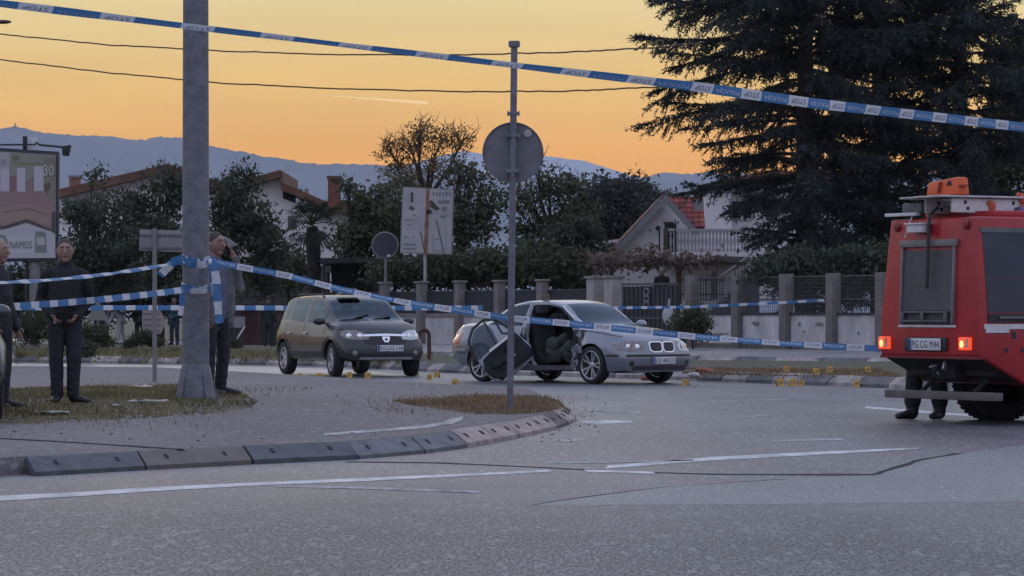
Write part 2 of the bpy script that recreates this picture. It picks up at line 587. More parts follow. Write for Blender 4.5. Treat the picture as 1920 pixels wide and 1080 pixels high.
# tar seams
def seam(px, w=0.035, z=0.0018, g=None, name='road_seam'):
    g = g or (lambda x, y: G(x, y, 0))
    pts = [g(*p) for p in px]
    fine = []
    for a, b in zip(pts, pts[1:]):
        n = max(1, int((b - a).length / 0.35))
        for i in range(n): fine.append(a.lerp(b, i / n))
    fine.append(pts[-1])
    mb = MB(); vs = []
    for i, p in enumerate(fine):
        t = (fine[min(i + 1, len(fine) - 1)] - fine[max(i - 1, 0)]); t.z = 0; t.normalize()
        n = Vector((-t.y, t.x, 0)); ww = w * random.uniform(0.55, 1.25); j = random.uniform(-0.015, 0.015)
        vs += [p + n * (ww + j), p + n * (j - ww)]
    vs = [(v[0], v[1], v[2] + z) for v in vs]
    mb.add(vs, [(2 * i, 2 * i + 1, 2 * i + 3, 2 * i + 2) for i in range(len(fine) - 1)])
    return structure(mb.build(name, M_TAR))
seam([(650, 866), (820, 868), (1000, 876), (1180, 885), (1360, 890), (1640, 890)], 0.09)
seam([(1640, 890), (1722, 863), (1800, 850)], 0.04)
seam([(1000, 947), (1110, 930), (1240, 914), (1480, 898)], 0.012)

# sky sheen on the left of the far carriageway, painted as paler asphalt
MFAR = asphalt('far_asphalt_sheen', (0.20, 0.195, 0.197), (0.29, 0.283, 0.285), 40, 0.34, 0.3, 0.2, 0.1, 0.6)
structure(sheet('far_road_sheen', [G(*p) for p in [(-200, 683), (30, 682), (170, 684), (340, 686), (440, 687), (560, 690), (640, 693), (700, 697), (760, 703), (700, 707), (540, 706), (400, 703), (200, 700), (-200, 698)]], MFAR, lambda x, y: 0.0008))
# painted lines
MARKS = [
    ([(-20, 931), (150, 923), (270, 915), (480, 905), (700, 896), (860, 889), (1030, 881)], [(-20, 941), (150, 931), (280, 922), (480, 911), (700, 902), (860, 894), (1035, 885)], M_PAINT),
    ([(520, 912), (640, 912), (780, 917), (900, 921)], [(520, 914), (640, 916), (780, 921), (898, 925)], M_PAINT2),
    ([(1095, 881), (1225, 885)], [(1100, 885), (1230, 889)], M_PAINT),
    ([(1140, 873), (1230, 866), (1320, 858), (1500, 849), (1640, 843), (1720, 840)], [(1135, 879), (1230, 872), (1330, 864), (1500, 855), (1640, 847), (1722, 842)], M_PAINT),
    ([(1020, 866), (1120, 866), (1300, 862)], [(1022, 870), (1120, 869), (1300, 864)], M_PAINT2),
    ([(1440, 825), (1580, 822)], [(1442, 829), (1578, 826)], M_PAINT2),
    ([(1622, 762), (1700, 768), (1850, 780)], [(1622, 766), (1700, 772), (1850, 784)], M_PAINT),
    ([(1085, 790), (1140, 788), (1185, 789)], [(1095, 794), (1140, 795), (1185, 793)], M_PAINT),
    ([(1395, 782), (1425, 778), (1470, 780)], [(1395, 784), (1425, 781), (1470, 782)], M_PAINT2),
    ([(1040, 824), (1095, 823)], [(1040, 828), (1095, 827)], M_PAINT2),
    ([(1085, 766), (1200, 772)], [(1085, 769), (1200, 775)], M_PAINT2),
    ([(1330, 752), (1480, 748)], [(1330, 754), (1480, 750)], M_PAINT2),
]
for up, lo, m in MARKS:
    structure(sheet('road_marking', band(up, lo), m, lambda x, y: 0.0026))

# ------------------------------------------------------------------ traffic island
KERB_B = [(-8.0, 19.6), (-5.6, 21.2), (-4.30, 22.2), (-3.44, 23.0), (-2.69, 24.0), (-1.98, 24.9), (-1.29, 25.6), (-0.75, 26.7), (-0.33, 28.1), (0.21, 30.9), (0.50, 32.7), (0.68, 34.6), (0.72, 36.4), (0.62, 38.2)]
FAR_B = [(0.62, 38.2), (0.45, 41.5), (0.3, 44.7), (-0.7, 47), (-1.9, 50), (-4.3, 56.6), (-6.9, 62.7), (-9.5, 64.0), (-14, 65.5)]


def zi(x, d):
    return 0.122 + 0.10 * math.exp(-(((x + 5) / 4.0) ** 2 + ((d - 37) / 7.0) ** 2))


def GI(px, py):
    z = 0.12
    for _ in range(8):
        p = G(px, py, z); z = zi(p.x, p.y)
    return G(px, py, z)


def offset_path(path, off):
    r = []
    for i, p in enumerate(path):
        a, b = path[max(i - 1, 0)], path[min(i + 1, len(path) - 1)]
        t = Vector((b[0] - a[0], b[1] - a[1])).normalized()
        r.append((p[0] - t.y * off, p[1] + t.x * off))
    return r


def near_n(t):
    """direction in which the near kerb rises from the road: between square to the kerb and straight back"""
    n = Vector((-t.y, t.x, 0)); n = n * 0.3 + Vector((-0.05, 1.0, 0)) * 0.7
    return n.normalized()


def near_offset(path, off):
    r = []
    for i, p in enumerate(path):
        a, b = path[max(i - 1, 0)], path[min(i + 1, len(path) - 1)]
        n = near_n(Vector((b[0] - a[0], b[1] - a[1], 0)).normalized()); r.append((p[0] + n.x * off, p[1] + n.y * off))
    return r


inner = [q for q in near_offset(KERB_B, 0.42) if q[1] < 38.2] + [(x - 0.1, d) for x, d in FAR_B[1:]]
inner_d = [p[1] for p in inner]; inner_x = [p[0] for p in inner]
def build_island():
    ds = np.concatenate([np.linspace(inner_d[0], 38, 60), np.linspace(38.4, inner_d[-1], 50)])
    nx = 42; vs = []; fs = []
    for d in ds:
        xr = float(np.interp(d, inner_d, inner_x)); xl = -16.0
        for k in range(nx):
            u = k / (nx - 1); x = xr + (xl - xr) * u ** 1.4
            vs.append((x, d, zi(x, d)))
    for i in range(len(ds) - 1):
        for k in range(nx - 1):
            fs.append((i * nx + k + 1, i * nx + k, (i + 1) * nx + k, (i + 1) * nx + k + 1))
    n0 = len(vs)
    # the broken far edge drops to the road
    for d in ds:
        xr = float(np.interp(d, inner_d, inner_x)); vs.append((xr + 0.10, d, -0.02))
    for i in range(len(ds) - 1):
        fs.append((i * nx, n0 + i, n0 + i + 1, (i + 1) * nx))
    o = np_mesh('traffic_island', vs, [f for f in fs], M_WALK, smooth=True)
    structure(o)
build_island()
seam([(-10, 822), (120, 829), (230, 836), (340, 843)], 0.05, 0.004, GI, 'footway_seam')
structure(sheet('footway_marking', band([(608, 813), (700, 806), (790, 798), (830, 792), (850, 784), (868, 781)], [(608, 818), (700, 811), (800, 803), (850, 795), (868, 787)], g=GI), M_PAINT2, lambda x, y: zi(x, y) + 0.0035, 2))

# kerb stones
M_K = [mat('kerb_dark', (0.07, 0.075, 0.085), 0.85, var=0.35, scale=5, bump=0.3), mat('kerb_tan', (0.17, 0.14, 0.13), 0.85, var=0.4, scale=4, bump=0.3, col2=(0.13, 0.115, 0.11)),
       mat('kerb_grey', (0.115, 0.12, 0.13), 0.85, var=0.35, scale=5, bump=0.3), mat('kerb_pale', (0.30, 0.245, 0.225), 0.85, var=0.35, scale=4, bump=0.3)]
M_KW = mat('kerb_white', (0.27, 0.24, 0.23), 0.85, var=0.5, scale=3, bump=0.3)
M_KB = mat('kerb_black', (0.11, 0.11, 0.116), 0.85, var=0.4, scale=3, bump=0.3)
M_SLOT = mat('slot_dark', (0.012, 0.012, 0.014), 0.9)


def resample(path, step):
    out = [Vector((*path[0][:2], 0))]; acc = 0.0
    pts = [Vector((p[0], p[1], 0)) for p in path]
    cur = pts[0]; i = 1
    while i < len(pts):
        seg = pts[i] - cur
        if acc + seg.length >= step:
            cur = cur + seg.normalized() * (step - acc); out.append(cur.copy()); acc = 0
        else:
            acc += seg.length; cur = pts[i]; i += 1
    return out


def kerb_line(path, step, sec, mats_, slots=False, seed=1, gap=0.012, near=False):
    """one stone after another along the path; sec = profile (inward, up)"""
    rnd = random.Random(seed)
    root = structure(link('kerb', None))
    pts = resample(path, step)
    def nrm(i):
        t = (pts[min(i + 1, len(pts) - 1)] - pts[max(i - 1, 0)]).normalized()
        return near_n(t)
    for i in range(len(pts) - 1):
        a, b = pts[i], pts[i + 1]
        t = (b - a).normalized(); n = Vector((-t.y, t.x, 0))
        a2 = a + t * gap; b2 = b - t * gap
        dz = rnd.uniform(-0.008, 0.008); dn = rnd.uniform(-0.01, 0.01)
        mb = MB(); k = len(sec)
        na, nb = (nrm(i), nrm(i + 1)) if near else (n, n)
        if near: n = (na + nb) / 2
        vs = [a2 + na * (u + dn) + Vector((0, 0, v + (dz if v > 0 else 0))) for u, v in sec] + [b2 + nb * (u + dn) + Vector((0, 0, v + (dz if v > 0 else 0) * 0.6)) for u, v in sec]
        fs = [tuple(range(k)), tuple(range(2 * k - 1, k - 1, -1))] + [(j, j + k, (j + 1) % k + k, (j + 1) % k) for j in range(k)]
        mb.add(vs, fs)
        m = mats_[i % len(mats_)]
        if slots:
            mb.mi = 1
            for q in (0.22, 0.78):
                c = a2.lerp(b2, q)
                u0, v0 = sec[2]; u1, v1 = sec[3]
                A = c + n * (u0 + (u1 - u0) * 0.42 + dn) + Vector((0, 0, v0 + (v1 - v0) * 0.42 + dz))
                B = c + n * (u0 + (u1 - u0) * 0.68 + dn) + Vector((0, 0, v0 + (v1 - v0) * 0.68 + dz))
                mb.bar(A, B, 0.028, 0.012)
        mb.build('kerb_stone', [m, M_SLOT], root)
    return root


SEC_NEAR = [(0.46, -0.1), (0.0, -0.1), (0.0, 0.035), (0.34, 0.128), (0.46, 0.128)]
near_path = resample(KERB_B[3:], 0.05)
kerb_line([(p.x, p.y) for p in near_path], 1.17, SEC_NEAR, [M_K[0], M_K[1], M_K[0], M_K[2], M_K[2], M_K[3], M_K[3], M_K[3], M_K[3], M_K[1], M_K[3], M_K[3], M_K[1]], True, 3, near=True)
kerb_line([(x, y) for x, y in [(-8.0, 19.6), (-5.6, 21.2), (-4.32, 22.19), (-3.44, 23.0)]], 1.08, [(0.46, -0.1), (0.0, -0.1), (0.0, 0.02), (0.34, 0.115), (0.46, 0.115)], [M_K[1]], False, 4, near=True)

# far kerb of the road with its white and black stones, and the verge behind it
KERB1 = [G(2050, 746).xy, G(1920, 739).xy, G(1690, 729).xy, G(1480, 721).xy, G(1300, 713.5).xy, G(1100, 707).xy, G(950, 703).xy, G(830, 699).xy, G(700, 691).xy, G(560, 686).xy, G(440, 684).xy, G(340, 683).xy, G(170, 681).xy, G(30, 679).xy, G(-120, 677).xy]
SEC_FAR = [(-0.32, -0.1), (-0.32, 0.11), (-0.20, 0.13), (-0.04, 0.11), (0.0, -0.1)]
SEC_FAR = [(-u, v) for u, v in SEC_FAR]
KERB1 = [(p[0], p[1]) for p in KERB1]
k1 = [(p[0], p[1]) for p in reversed(KERB1)]
SEC_R = [(0.32, -0.1), (0.0, -0.1), (0.02, 0.06), (0.16, 0.17), (0.32, 0.17)]
kerb_line(k1, 0.9, SEC_R, [M_KW, M_KB], False, 5)
KERB2 = [G(2050, 692).xy, G(1653, 686).xy, G(1480, 684).xy, G(1293, 681).xy, G(1000, 676).xy, G(830, 672).xy, G(690, 668).xy]
k2 = [(p[0], p[1]) for p in reversed(KERB2)]
kerb_line(k2, 1.25, [(0.3, -0.1), (0.0, -0.1), (0.0, 0.08), (0.12, 0.17), (0.3, 0.17)], [M_KW, M_KB], False, 6)

in1 = offset_path(k1, 0.30)
# verge: from the kerb back to the service road (right) or to the far pavement (left)
back = [G(2050, 695).xy, G(1690, 691).xy, G(1300, 688).xy, G(1000, 683).xy, G(830, 679).xy, G(740, 669).xy, G(640, 660).xy, G(430, 657).xy, G(300, 655).xy, G(100, 652).xy, G(-150, 650).xy]
structure(sheet('grass_verge', in1 + [(p[0], p[1]) for p in back], mat('verge', (0.10, 0.085, 0.05), 0.9, var=0.5, scale=1.2, col2=(0.075, 0.08, 0.04), bump=0.8, bscale=30), lambda x, y: 0.15, 0, 0.1))
in2 = offset_path(k2, 0.28)
wallside = [G(2050, 661).xy, G(1653, 655).xy, G(1293, 648).xy, G(1000, 645).xy, G(830, 644).xy, G(640, 642).xy]
structure(sheet('pavement', in2 + [(p[0], p[1]) for p in wallside], M_PATH2, lambda x, y: 0.155, 0, 0.1))
structure(sheet('far_pavement', [G(p, q).xy for p, q in [(-200, 650), (300, 654), (430, 656.5), (640, 659.5), (700, 661), (700, 645), (400, 640), (-200, 640)]], M_PATH2, lambda x, y: 0.02))

# ------------------------------------------------------------------ grass and litter on the island
GRASS_PX = [(-30, 735), (90, 728), (200, 726), (330, 724), (430, 735), (485, 752), (470, 766), (380, 778), (250, 786), (120, 793), (-30, 800)]
DRY_PX = [(735, 752), (830, 746), (900, 742), (1000, 743), (1050, 753), (1058, 766), (1000, 776), (900, 778), (830, 768), (770, 760)]
def ragged(px, seed):
    rr = random.Random(seed); out = []
    for i, a in enumerate(px):
        b = px[(i + 1) % len(px)]; n = max(1, int(math.dist(a, b) / 9))
        for k in range(n):
            q = k / n; out.append((a[0] + (b[0] - a[0]) * q + rr.gauss(0, 5), a[1] + (b[1] - a[1]) * q + rr.gauss(0, 1.6)))
    return out
structure(sheet('island_turf', [GI(*p).xy for p in ragged(GRASS_PX, 1)], M_GRASSB, lambda x, y: zi(x, y) + 0.004, 2, sink=0.02))
structure(sheet('island_dry_turf', [GI(*p).xy for p in ragged(DRY_PX, 2)], M_DRY, lambda x, y: zi(x, y) + 0.004, 2, sink=0.02))


def inside(poly, x, y):
    c = False; n = len(poly); j = n - 1
    for i in range(n):
        xi, yi = poly[i]; xj, yj = poly[j]
        if (yi > y) != (yj > y) and x < (xj - xi) * (y - yi) / (yj - yi) + xi: c = not c
        j = i
    return c


def blades(name, poly_px, n, hmin, hmax, m, g, seed, width=0.010, clump=0.0):
    rnd = random.Random(seed)
    w = [g(*p) for p in poly_px]; wp = [(p.x, p.y) for p in w]
    x0, x1 = min(p[0] for p in wp), max(p[0] for p in wp); y0, y1 = min(p[1] for p in wp), max(p[1] for p in wp)
    vs, fs = [], []
    cl = [(rnd.uniform(x0, x1), rnd.uniform(y0, y1), rnd.uniform(0.1, 0.5), rnd.uniform(0.6, 1.6)) for _ in range(60)]
    c = 0
    while c < n:
        if clump and rnd.random() < clump:
            k = rnd.choice(cl); x = rnd.gauss(k[0], k[2]); y = rnd.gauss(k[1], k[2] * 1.5); hs = k[3]
        else:
            x, y = rnd.uniform(x0, x1), rnd.uniform(y0, y1); hs = rnd.uniform(0.4, 1.0)
        if not inside(wp, x, y): 
            if rnd.random() < 0.96: continue
        z = zi(x, y) if g is GI else 0.14
        h = rnd.uniform(hmin, hmax) * hs; a = rnd.uniform(0, 6.28); l = rnd.uniform(0, 0.8) * h; b = rnd.uniform(0, 6.28)
        ww = width * rnd.uniform(0.6, 1.5)
        dx, dy = math.cos(a) * ww, math.sin(a) * ww
        o = len(vs)
        vs += [(x - dx, y - dy, z), (x + dx, y + dy, z), (x + math.cos(b) * l, y + math.sin(b) * l, z + h)]
        fs.append((o, o + 1, o + 2)); c += 1
    return stuff(np_mesh(name, vs, fs, m))


tag(blades('grass', GRASS_PX, 26000, 0.012, 0.055, M_BLADE, GI, 1, width=0.006, clump=0.5), 'short patchy green grass round the foot of the lamp post', 'grass')
tag(blades('dry_grass', DRY_PX, 12000, 0.01, 0.05, M_BLADED, GI, 2, width=0.006, clump=0.55), 'dry brown grass at the tip of the traffic island', 'grass')
VERGE_PX = [(1280, 690), (1650, 693), (1690, 703), (1690, 709), (1280, 700)]
tag(blades('verge_grass', VERGE_PX, 8000, 0.02, 0.07, M_BLADED, lambda a, b: G(a, b, 0.15), 3, 0.014), 'thin dry grass on the verge beyond the far kerb', 'grass')
VERGE2_PX = [(30, 655), (430, 659), (560, 664), (700, 670), (800, 682), (700, 679), (430, 672), (30, 668)]
tag(blades('verge_weeds', VERGE2_PX, 12000, 0.03, 0.14, M_BLADE, lambda a, b: G(a, b, 0.15), 4, 0.02, 0.4), 'weedy green grass on the verge left of the dark hatchback', 'grass')

# stones and bits of litter
M_PAPER = mat('litter_paper', (0.36, 0.35, 0.33), 0.8, var=0.3, scale=20)
rnd = random.Random(5)
mb = MB()
for _ in range(100):
    px, py = rnd.uniform(0, 1060), rnd.uniform(705, 850)
    p = GI(px, py)
    xr = float(np.interp(p.y, inner_d, inner_x))
    if p.x > xr - 0.05 or p.y < 20: continue
    r = rnd.uniform(0.005, 0.017)
    mb.ellipsoid(p + Vector((0, 0, r * 0.3)), (r, r * rnd.uniform(0.6, 1), r * 0.6), 6, 4)
for _ in range(70):
    p = G(rnd.uniform(1000, 1130), rnd.uniform(772, 830)); r = rnd.uniform(0.005, 0.016)
    mb.ellipsoid(p + Vector((0, 0, r * 0.3)), (r, r, r * 0.6), 6, 4)
tag(stuff(mb.build('gravel', mat('gravel_stone', (0.12, 0.11, 0.11), 0.9, var=0.5, scale=2))), 'loose small stones scattered over the island and by its tip', 'gravel')
def litter(px, py, w, h, label, seed):
    rr = random.Random(seed); bm = bmesh.new()
    bmesh.ops.create_grid(bm, x_segments=6, y_segments=4, size=0.5)
    for v in bm.verts: v.co = Vector((v.co.x * w, v.co.y * h, abs(rr.gauss(0, 0.007))))
    me = bpy.data.meshes.new('litter'); bm.to_mesh(me); bm.free(); me.materials.append(M_PAPER)
    o = link('litter', me); p = GI(px, py); o.location = p + Vector((0, 0, 0.03)); o.rotation_euler = (0, 0, rr.uniform(-0.5, 0.5))
    tag(o, label, 'litter')
litter(100, 778, 0.30, 0.35, 'crumpled pale sheet lying in the grass in front of the man in black', 1)
litter(270, 729, 0.36, 0.3, 'white plastic strip lying in grass left of the lamp post', 2)
litter(280, 757, 0.45, 0.2, 'flat grey cardboard lying in grass left of the lamp post foot', 3)
litter(218, 765, 0.10, 0.2, 'small white scrap in the grass between the two standing men', 4)

# ------------------------------------------------------------------ hills
def hills(ridge, d, depth, m, seed, rough):
    r2 = np.random.default_rng(seed)
    xs = np.arange(-700, 2700, 3.0)
    ys = np.interp(xs, [p[0] for p in ridge], [p[1] for p in ridge])
    n = len(xs)
    for k, a in ((60, 2.0), (25, 1.3), (9, 1.1), (3, 0.9)):
        ys += rough * a * np.interp(xs, xs[::k] if k > 1 else xs, r2.normal(0, 1, len(xs[::k])))
    ys -= rough * np.abs(r2.normal(0, 1.0, n)) * (r2.random(n) < 0.4)
    rows = []
    prof = [(0.0, 0.0), (0.35, 0.30), (0.65, 0.62), (0.88, 0.90), (1.0, 1.0), (1.5, 0.5), (2.0, 0.0)]
    vs = []
    for q, hgt in prof:
        dd = d - depth * (1 - q)
        top = H - (ys - HY) / F * d
        wob = r2.normal(0, 1, n // 12 + 2)
        w = np.interp(np.arange(n), np.arange(len(wob)) * 12, wob) * 12 * (1 if 0 < q < 1 else 0)
        z = top * hgt * (1 + 0.004 * w) - (5 if hgt == 0 else 0)
        vs.append(np.stack([(xs - CX) / F * d, np.full(n, dd) + w * 4, z], 1))
    V = np.concatenate(vs)
    fs = []
    for i in range(len(prof) - 1):
        a = np.arange(n - 1) + i * n
        fs.append(np.stack([a, a + 1, a + 1 + n, a + n], 1))
    return structure(np_mesh('hills', V, np.concatenate(fs), m))


M_HILL = mat('hill_haze_tint', (0.205, 0.228, 0.262), 0.95, var=0.08, scale=0.006, spec=0.0)  # blue-grey of distance haze painted into the hill colour
M_HILL2 = mat('far_hill_haze_tint', (0.32, 0.36, 0.42), 0.95, var=0.08, scale=0.004, spec=0.0)  # farther ridge, painted paler for its haze
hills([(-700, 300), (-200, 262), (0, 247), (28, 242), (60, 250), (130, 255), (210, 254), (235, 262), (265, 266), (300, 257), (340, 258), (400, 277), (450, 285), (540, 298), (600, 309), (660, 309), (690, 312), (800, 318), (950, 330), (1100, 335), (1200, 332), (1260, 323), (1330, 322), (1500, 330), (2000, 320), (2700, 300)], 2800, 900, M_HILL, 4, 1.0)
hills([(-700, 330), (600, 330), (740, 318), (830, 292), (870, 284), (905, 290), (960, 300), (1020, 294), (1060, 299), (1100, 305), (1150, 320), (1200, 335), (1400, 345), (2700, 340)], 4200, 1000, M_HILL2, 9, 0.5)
# masts on the hill
for px, h, lab in ((28.5, 17, 'thin taller mast on the hilltop at the far left'), (22, 8, 'short mast beside the taller one on the hilltop')):
    mb = MB(); b = P(px, 247, 2790); mb.bar(b - Vector((0, 0, 10)), b + Vector((0, 0, h / F * 2790)), 0.9)
    mb.bar(b + Vector((-1.5, 0, h / F * 2790 * 0.6)), b + Vector((1.5, 0, h / F * 2790 * 0.6)), 0.8)
    tag(mb.build('radio_mast', mat('mast_steel', (0.2, 0.22, 0.26), 0.6)), lab, 'mast')
# ================================================================== cars
M_TYRE = mat('tyre_rubber', (0.018, 0.018, 0.02), 0.85, bump=0.2)
M_RIM = mat('alloy_rim', (0.42, 0.43, 0.45), 0.32, metal=0.8, var=0.12, scale=10)
M_BLACK = mat('black_plastic', (0.018, 0.019, 0.021), 0.55, var=0.2)
M_DARKIN = mat('dark_interior', (0.016, 0.017, 0.019), 0.85, var=0.3, scale=10)
M_CHROME = mat('chrome', (0.72, 0.73, 0.75), 0.15, metal=1.0)
M_PLATE = mat('plate_white', (0.55, 0.56, 0.58), 0.45)
M_INK = mat('black_ink', (0.02, 0.02, 0.025), 0.6)
M_LAMPGLASS = mat('lamp_lens', (0.42, 0.44, 0.47), 0.12, metal=0.35, var=0.35, scale=14, coat=1.0)
M_LAMPDARK = mat('lamp_lens_smoked', (0.16, 0.13, 0.13), 0.12, metal=0.3, var=0.4, scale=12, coat=1.0)
M_REDLENS = mat('red_lens', (0.40, 0.03, 0.025), 0.15, coat=1.0)
M_GLASS = glass_mat('car_glass', (0.40, 0.47, 0.52), 0.35)
M_GLASSD = glass_mat('car_glass_dark', (0.30, 0.36, 0.42), 0.55)


def smooth_interp(x, tab):
    """monotone-ish cubic through the table"""
    xs = np.array([t[0] for t in tab], float); ys = np.array([t[1] for t in tab], float)
    d = np.diff(ys) / np.diff(xs)
    m = np.zeros(len(xs)); m[0], m[-1] = d[0], d[-1]
    for i in range(1, len(xs) - 1):
        m[i] = 0 if d[i - 1] * d[i] <= 0 else 2 * d[i - 1] * d[i] / (d[i - 1] + d[i])
    x = np.clip(x, xs[0], xs[-1]); i = np.clip(np.searchsorted(xs, x) - 1, 0, len(xs) - 2)
    h = xs[i + 1] - xs[i]; t = (x - xs[i]) / h
    return (2 * t**3 - 3 * t**2 + 1) * ys[i] + (t**3 - 2 * t**2 + t) * h * m[i] + (-2 * t**3 + 3 * t**2) * ys[i + 1] + (t**3 - t**2) * h * m[i + 1]


def car_shell(sp):
    """closed body: returns mesh with materials paint / side glass / screen glass / black (cut walls)"""
    L0, L1 = sp['x0'], sp['x1']
    xs = set(np.round(np.linspace(L0, L1, 76), 4))
    for k in sp['breaks']: xs.add(round(k, 4))
    xs = np.array(sorted(xs))
    keep = [xs[0]]
    for x in xs[1:]:
        if x - keep[-1] < 0.012 and x not in [round(k, 4) for k in sp['breaks']]: continue
        keep.append(x)
    xs = np.array(keep)
    g = {k: smooth_interp(xs, sp[k]) for k in ('zb', 'wy', 'zs', 'ws', 'zt', 'wt')}
    cr = sp.get('crown', 0.035)
    half = []
    for i, x in enumerate(xs):
        zb, wy, zs, ws, zt, wt = (g[k][i] for k in ('zb', 'wy', 'zs', 'ws', 'zt', 'wt'))
        ze = max(zt - cr, zs + 0.012)
        zt = max(zt, ze + 0.01)
        wt = min(wt, ws - 0.03)
        hgt = ze - zs
        p = [(0, zb), (wy * 0.82, zb), (wy - 0.05, zb + 0.025), (wy - 0.012, zb + 0.12), (wy, zb + 0.42 * (zs - zb)), (wy - 0.004, zb + 0.62 * (zs - zb)),
             (wy - 0.02, zb + 0.72 * (zs - zb)), (ws + 0.022, zs - 0.07), (ws, zs), (ws - 0.012, zs + min(0.02, 0.1 * hgt + 0.004)),
             (ws + (wt - ws) * 0.50 + 0.012 * min(1, hgt * 3), zs + hgt * 0.5), (ws + (wt - ws) * 0.90 + 0.004, zs + hgt * 0.90), (wt, ze), (wt - 0.055, ze + cr * 0.35), (wt * 0.5, ze + cr * 0.85), (0, zt)]
        half.append(p)
    K = len(half[0])
    NS = len(xs)
    vs, fs, mi = [], [], []
    cap = 6
    # left half then right half share the centre line points
    idx = {}
    def vid(i, k, s):
        if k in (0, K - 1): s = 0
        key = (i, k, s)
        if key not in idx:
            y, z = half[i][k]; idx[key] = len(vs); vs.append([xs[i], y * (1 if s >= 0 else -1), z])
        return idx[key]
    for i in range(NS - 1):
        xm = (xs[i] + xs[i + 1]) / 2
        for s in (1, -1):
            for k in range(K - 1):
                q = [vid(i, k, s), vid(i + 1, k, s), vid(i + 1, k + 1, s), vid(i, k + 1, s)]
                if s < 0: q = q[::-1]
                m = 0
                if 9 <= k <= 10:
                    for a, b in sp['side_glass']:
                        if a < xm < b: m = 1
                if k >= 13:
                    a, b = sp['screen']
                    if a < xm < b: m = 2
                    a, b = sp['rear_screen']
                    if a < xm < b: m = 2
                fs.append(q); mi.append(m)
    for i, flip in ((0, False), (NS - 1, True)):
        rows = []
        for k in range(K):
            y, z = half[i][k]
            if k in (0, K - 1): rows.append([vid(i, k, 0)]); continue
            r = [vid(i, k, -1)]
            for c in range(1, cap): 
                vs.append([xs[i], -y + 2 * y * c / cap, z]); r.append(len(vs) - 1)
            r.append(vid(i, k, 1)); rows.append(r)
        for k in range(K - 1):
            a, b = rows[k], rows[k + 1]
            if len(a) == 1:
                f = [[a[0], b[c + 1], b[c]] for c in range(cap)]
            elif len(b) == 1:
                f = [[a[c], a[c + 1], b[0]] for c in range(cap)]
            else:
                f = [[a[c], a[c + 1], b[c + 1], b[c]] for c in range(cap)]
            for q in f:
                fs.append(q if flip else q[::-1]); mi.append(0)
    V = np.array(vs)
    # rounded plan of nose and tail, nose leaning back towards the top
    fx = np.clip((V[:, 0] - sp['nose']) / (L1 - sp['nose']), 0, 1); fx = fx * fx * (3 - 2 * fx)
    rx = np.clip((sp['tail'] - V[:, 0]) / (sp['tail'] - L0), 0, 1); rx = rx * rx * (3 - 2 * rx)
    yy = (V[:, 1] / 0.85) ** 2
    V[:, 0] -= fx * (sp.get('nose_round', 0.16) * yy + sp.get('nose_lean', 0.12) * np.clip((V[:, 2] - 0.45) / 0.4, 0, 1) - sp.get('chin', 0.05) * np.clip((0.45 - V[:, 2]) / 0.3, -0, 1) * -1)
    V[:, 0] += rx * (0.12 * yy)
    me = bpy.data.meshes.new('shell')
    me.from_pydata([tuple(v) for v in V], [], fs)
    for m in sp['mats']: me.materials.append(m)
    me.polygons.foreach_set('material_index', mi)
    bm = bmesh.new(); bm.from_mesh(me)
    bmesh.ops.remove_doubles(bm, verts=bm.verts, dist=1e-5)
    bmesh.ops.recalc_face_normals(bm, faces=bm.faces)
    bm.to_mesh(me); bm.free()
    return me


def cut(me, cutters):
    objs = []
    for c in cutters:
        cm = c.mesh('cutter', [M_BLACK] * 4)
        cm.polygons.foreach_set('material_index', [3] * len(cm.polygons))
        bm = bmesh.new(); bm.from_mesh(cm); bmesh.ops.recalc_face_normals(bm, faces=bm.faces); bm.to_mesh(cm); bm.free()
        co = bpy.data.objects.new('cutter', cm); COL.objects.link(co); objs.append(co)
    def setup(o):
        for co in objs:
            b = o.modifiers.new('b', 'BOOLEAN'); b.operation = 'DIFFERENCE'; b.object = co; b.solver = 'EXACT'
            try: b.material_mode = 'INDEX'
            except Exception: pass
    r = eval_mod(me, setup)
    for co in objs: COL.objects.unlink(co); bpy.data.objects.remove(co)
    return r


def split_mats(me, name_of, parent, mats, smooth=32):
    """one object per group of material indices"""
    out = {}
    for name, ids in name_of:
        bm = bmesh.new(); bm.from_mesh(me)
        bmesh.ops.delete(bm, geom=[f for f in bm.faces if f.material_index not in ids], context='FACES')
        ids_ = [f.material_index for f in bm.faces]
        n = bpy.data.meshes.new(name); bm.to_mesh(n); bm.free()
        for m in mats: n.materials.append(m)
        n.polygons.foreach_set('material_index', ids_)
        shade(n, smooth)
        out[name] = link(name, n, parent)
    return out


def split_loose(o, back=None):
    """every separate piece of the mesh becomes an object of its own under the same parent"""
    me = o.data
    bm = bmesh.new(); bm.from_mesh(me); bm.faces.ensure_lookup_table()
    seen = set(); parts = []
    bmesh.ops.remove_doubles(bm, verts=bm.verts, dist=1e-5)
    for f in bm.faces:
        if f in seen: continue
        st = [f]; seen.add(f); isl = []
        while st:
            g = st.pop(); isl.append(g)
            for e in g.edges:
                for h in e.link_faces:
                    if h not in seen: seen.add(h); st.append(h)
        parts.append(isl)
    base = o.name.split('.')[0]
    for isl in parts:
        ix = {}; vs = []; fs = []
        for f in isl:
            q = []
            for v in f.verts:
                if v not in ix: ix[v] = len(vs); vs.append(tuple(v.co))
                q.append(ix[v])
            fs.append(q)
        nm = base
        if back and sum(v[0] for v in vs) / len(vs) < -0.3: nm = back
        n = bpy.data.meshes.new(nm); n.from_pydata(vs, [], fs)
        for m in me.materials: n.materials.append(m)
        n.polygons.foreach_set('material_index', [f.material_index for f in isl]); shade(n, 40)
        link(nm, n, o.parent)
    bm.free(); COL.objects.unlink(o); bpy.data.objects.remove(o)


def bvh_of(me):
    bm = bmesh.new(); bm.from_mesh(me); b = BVHTree.FromBMesh(bm); bm.free(); return b


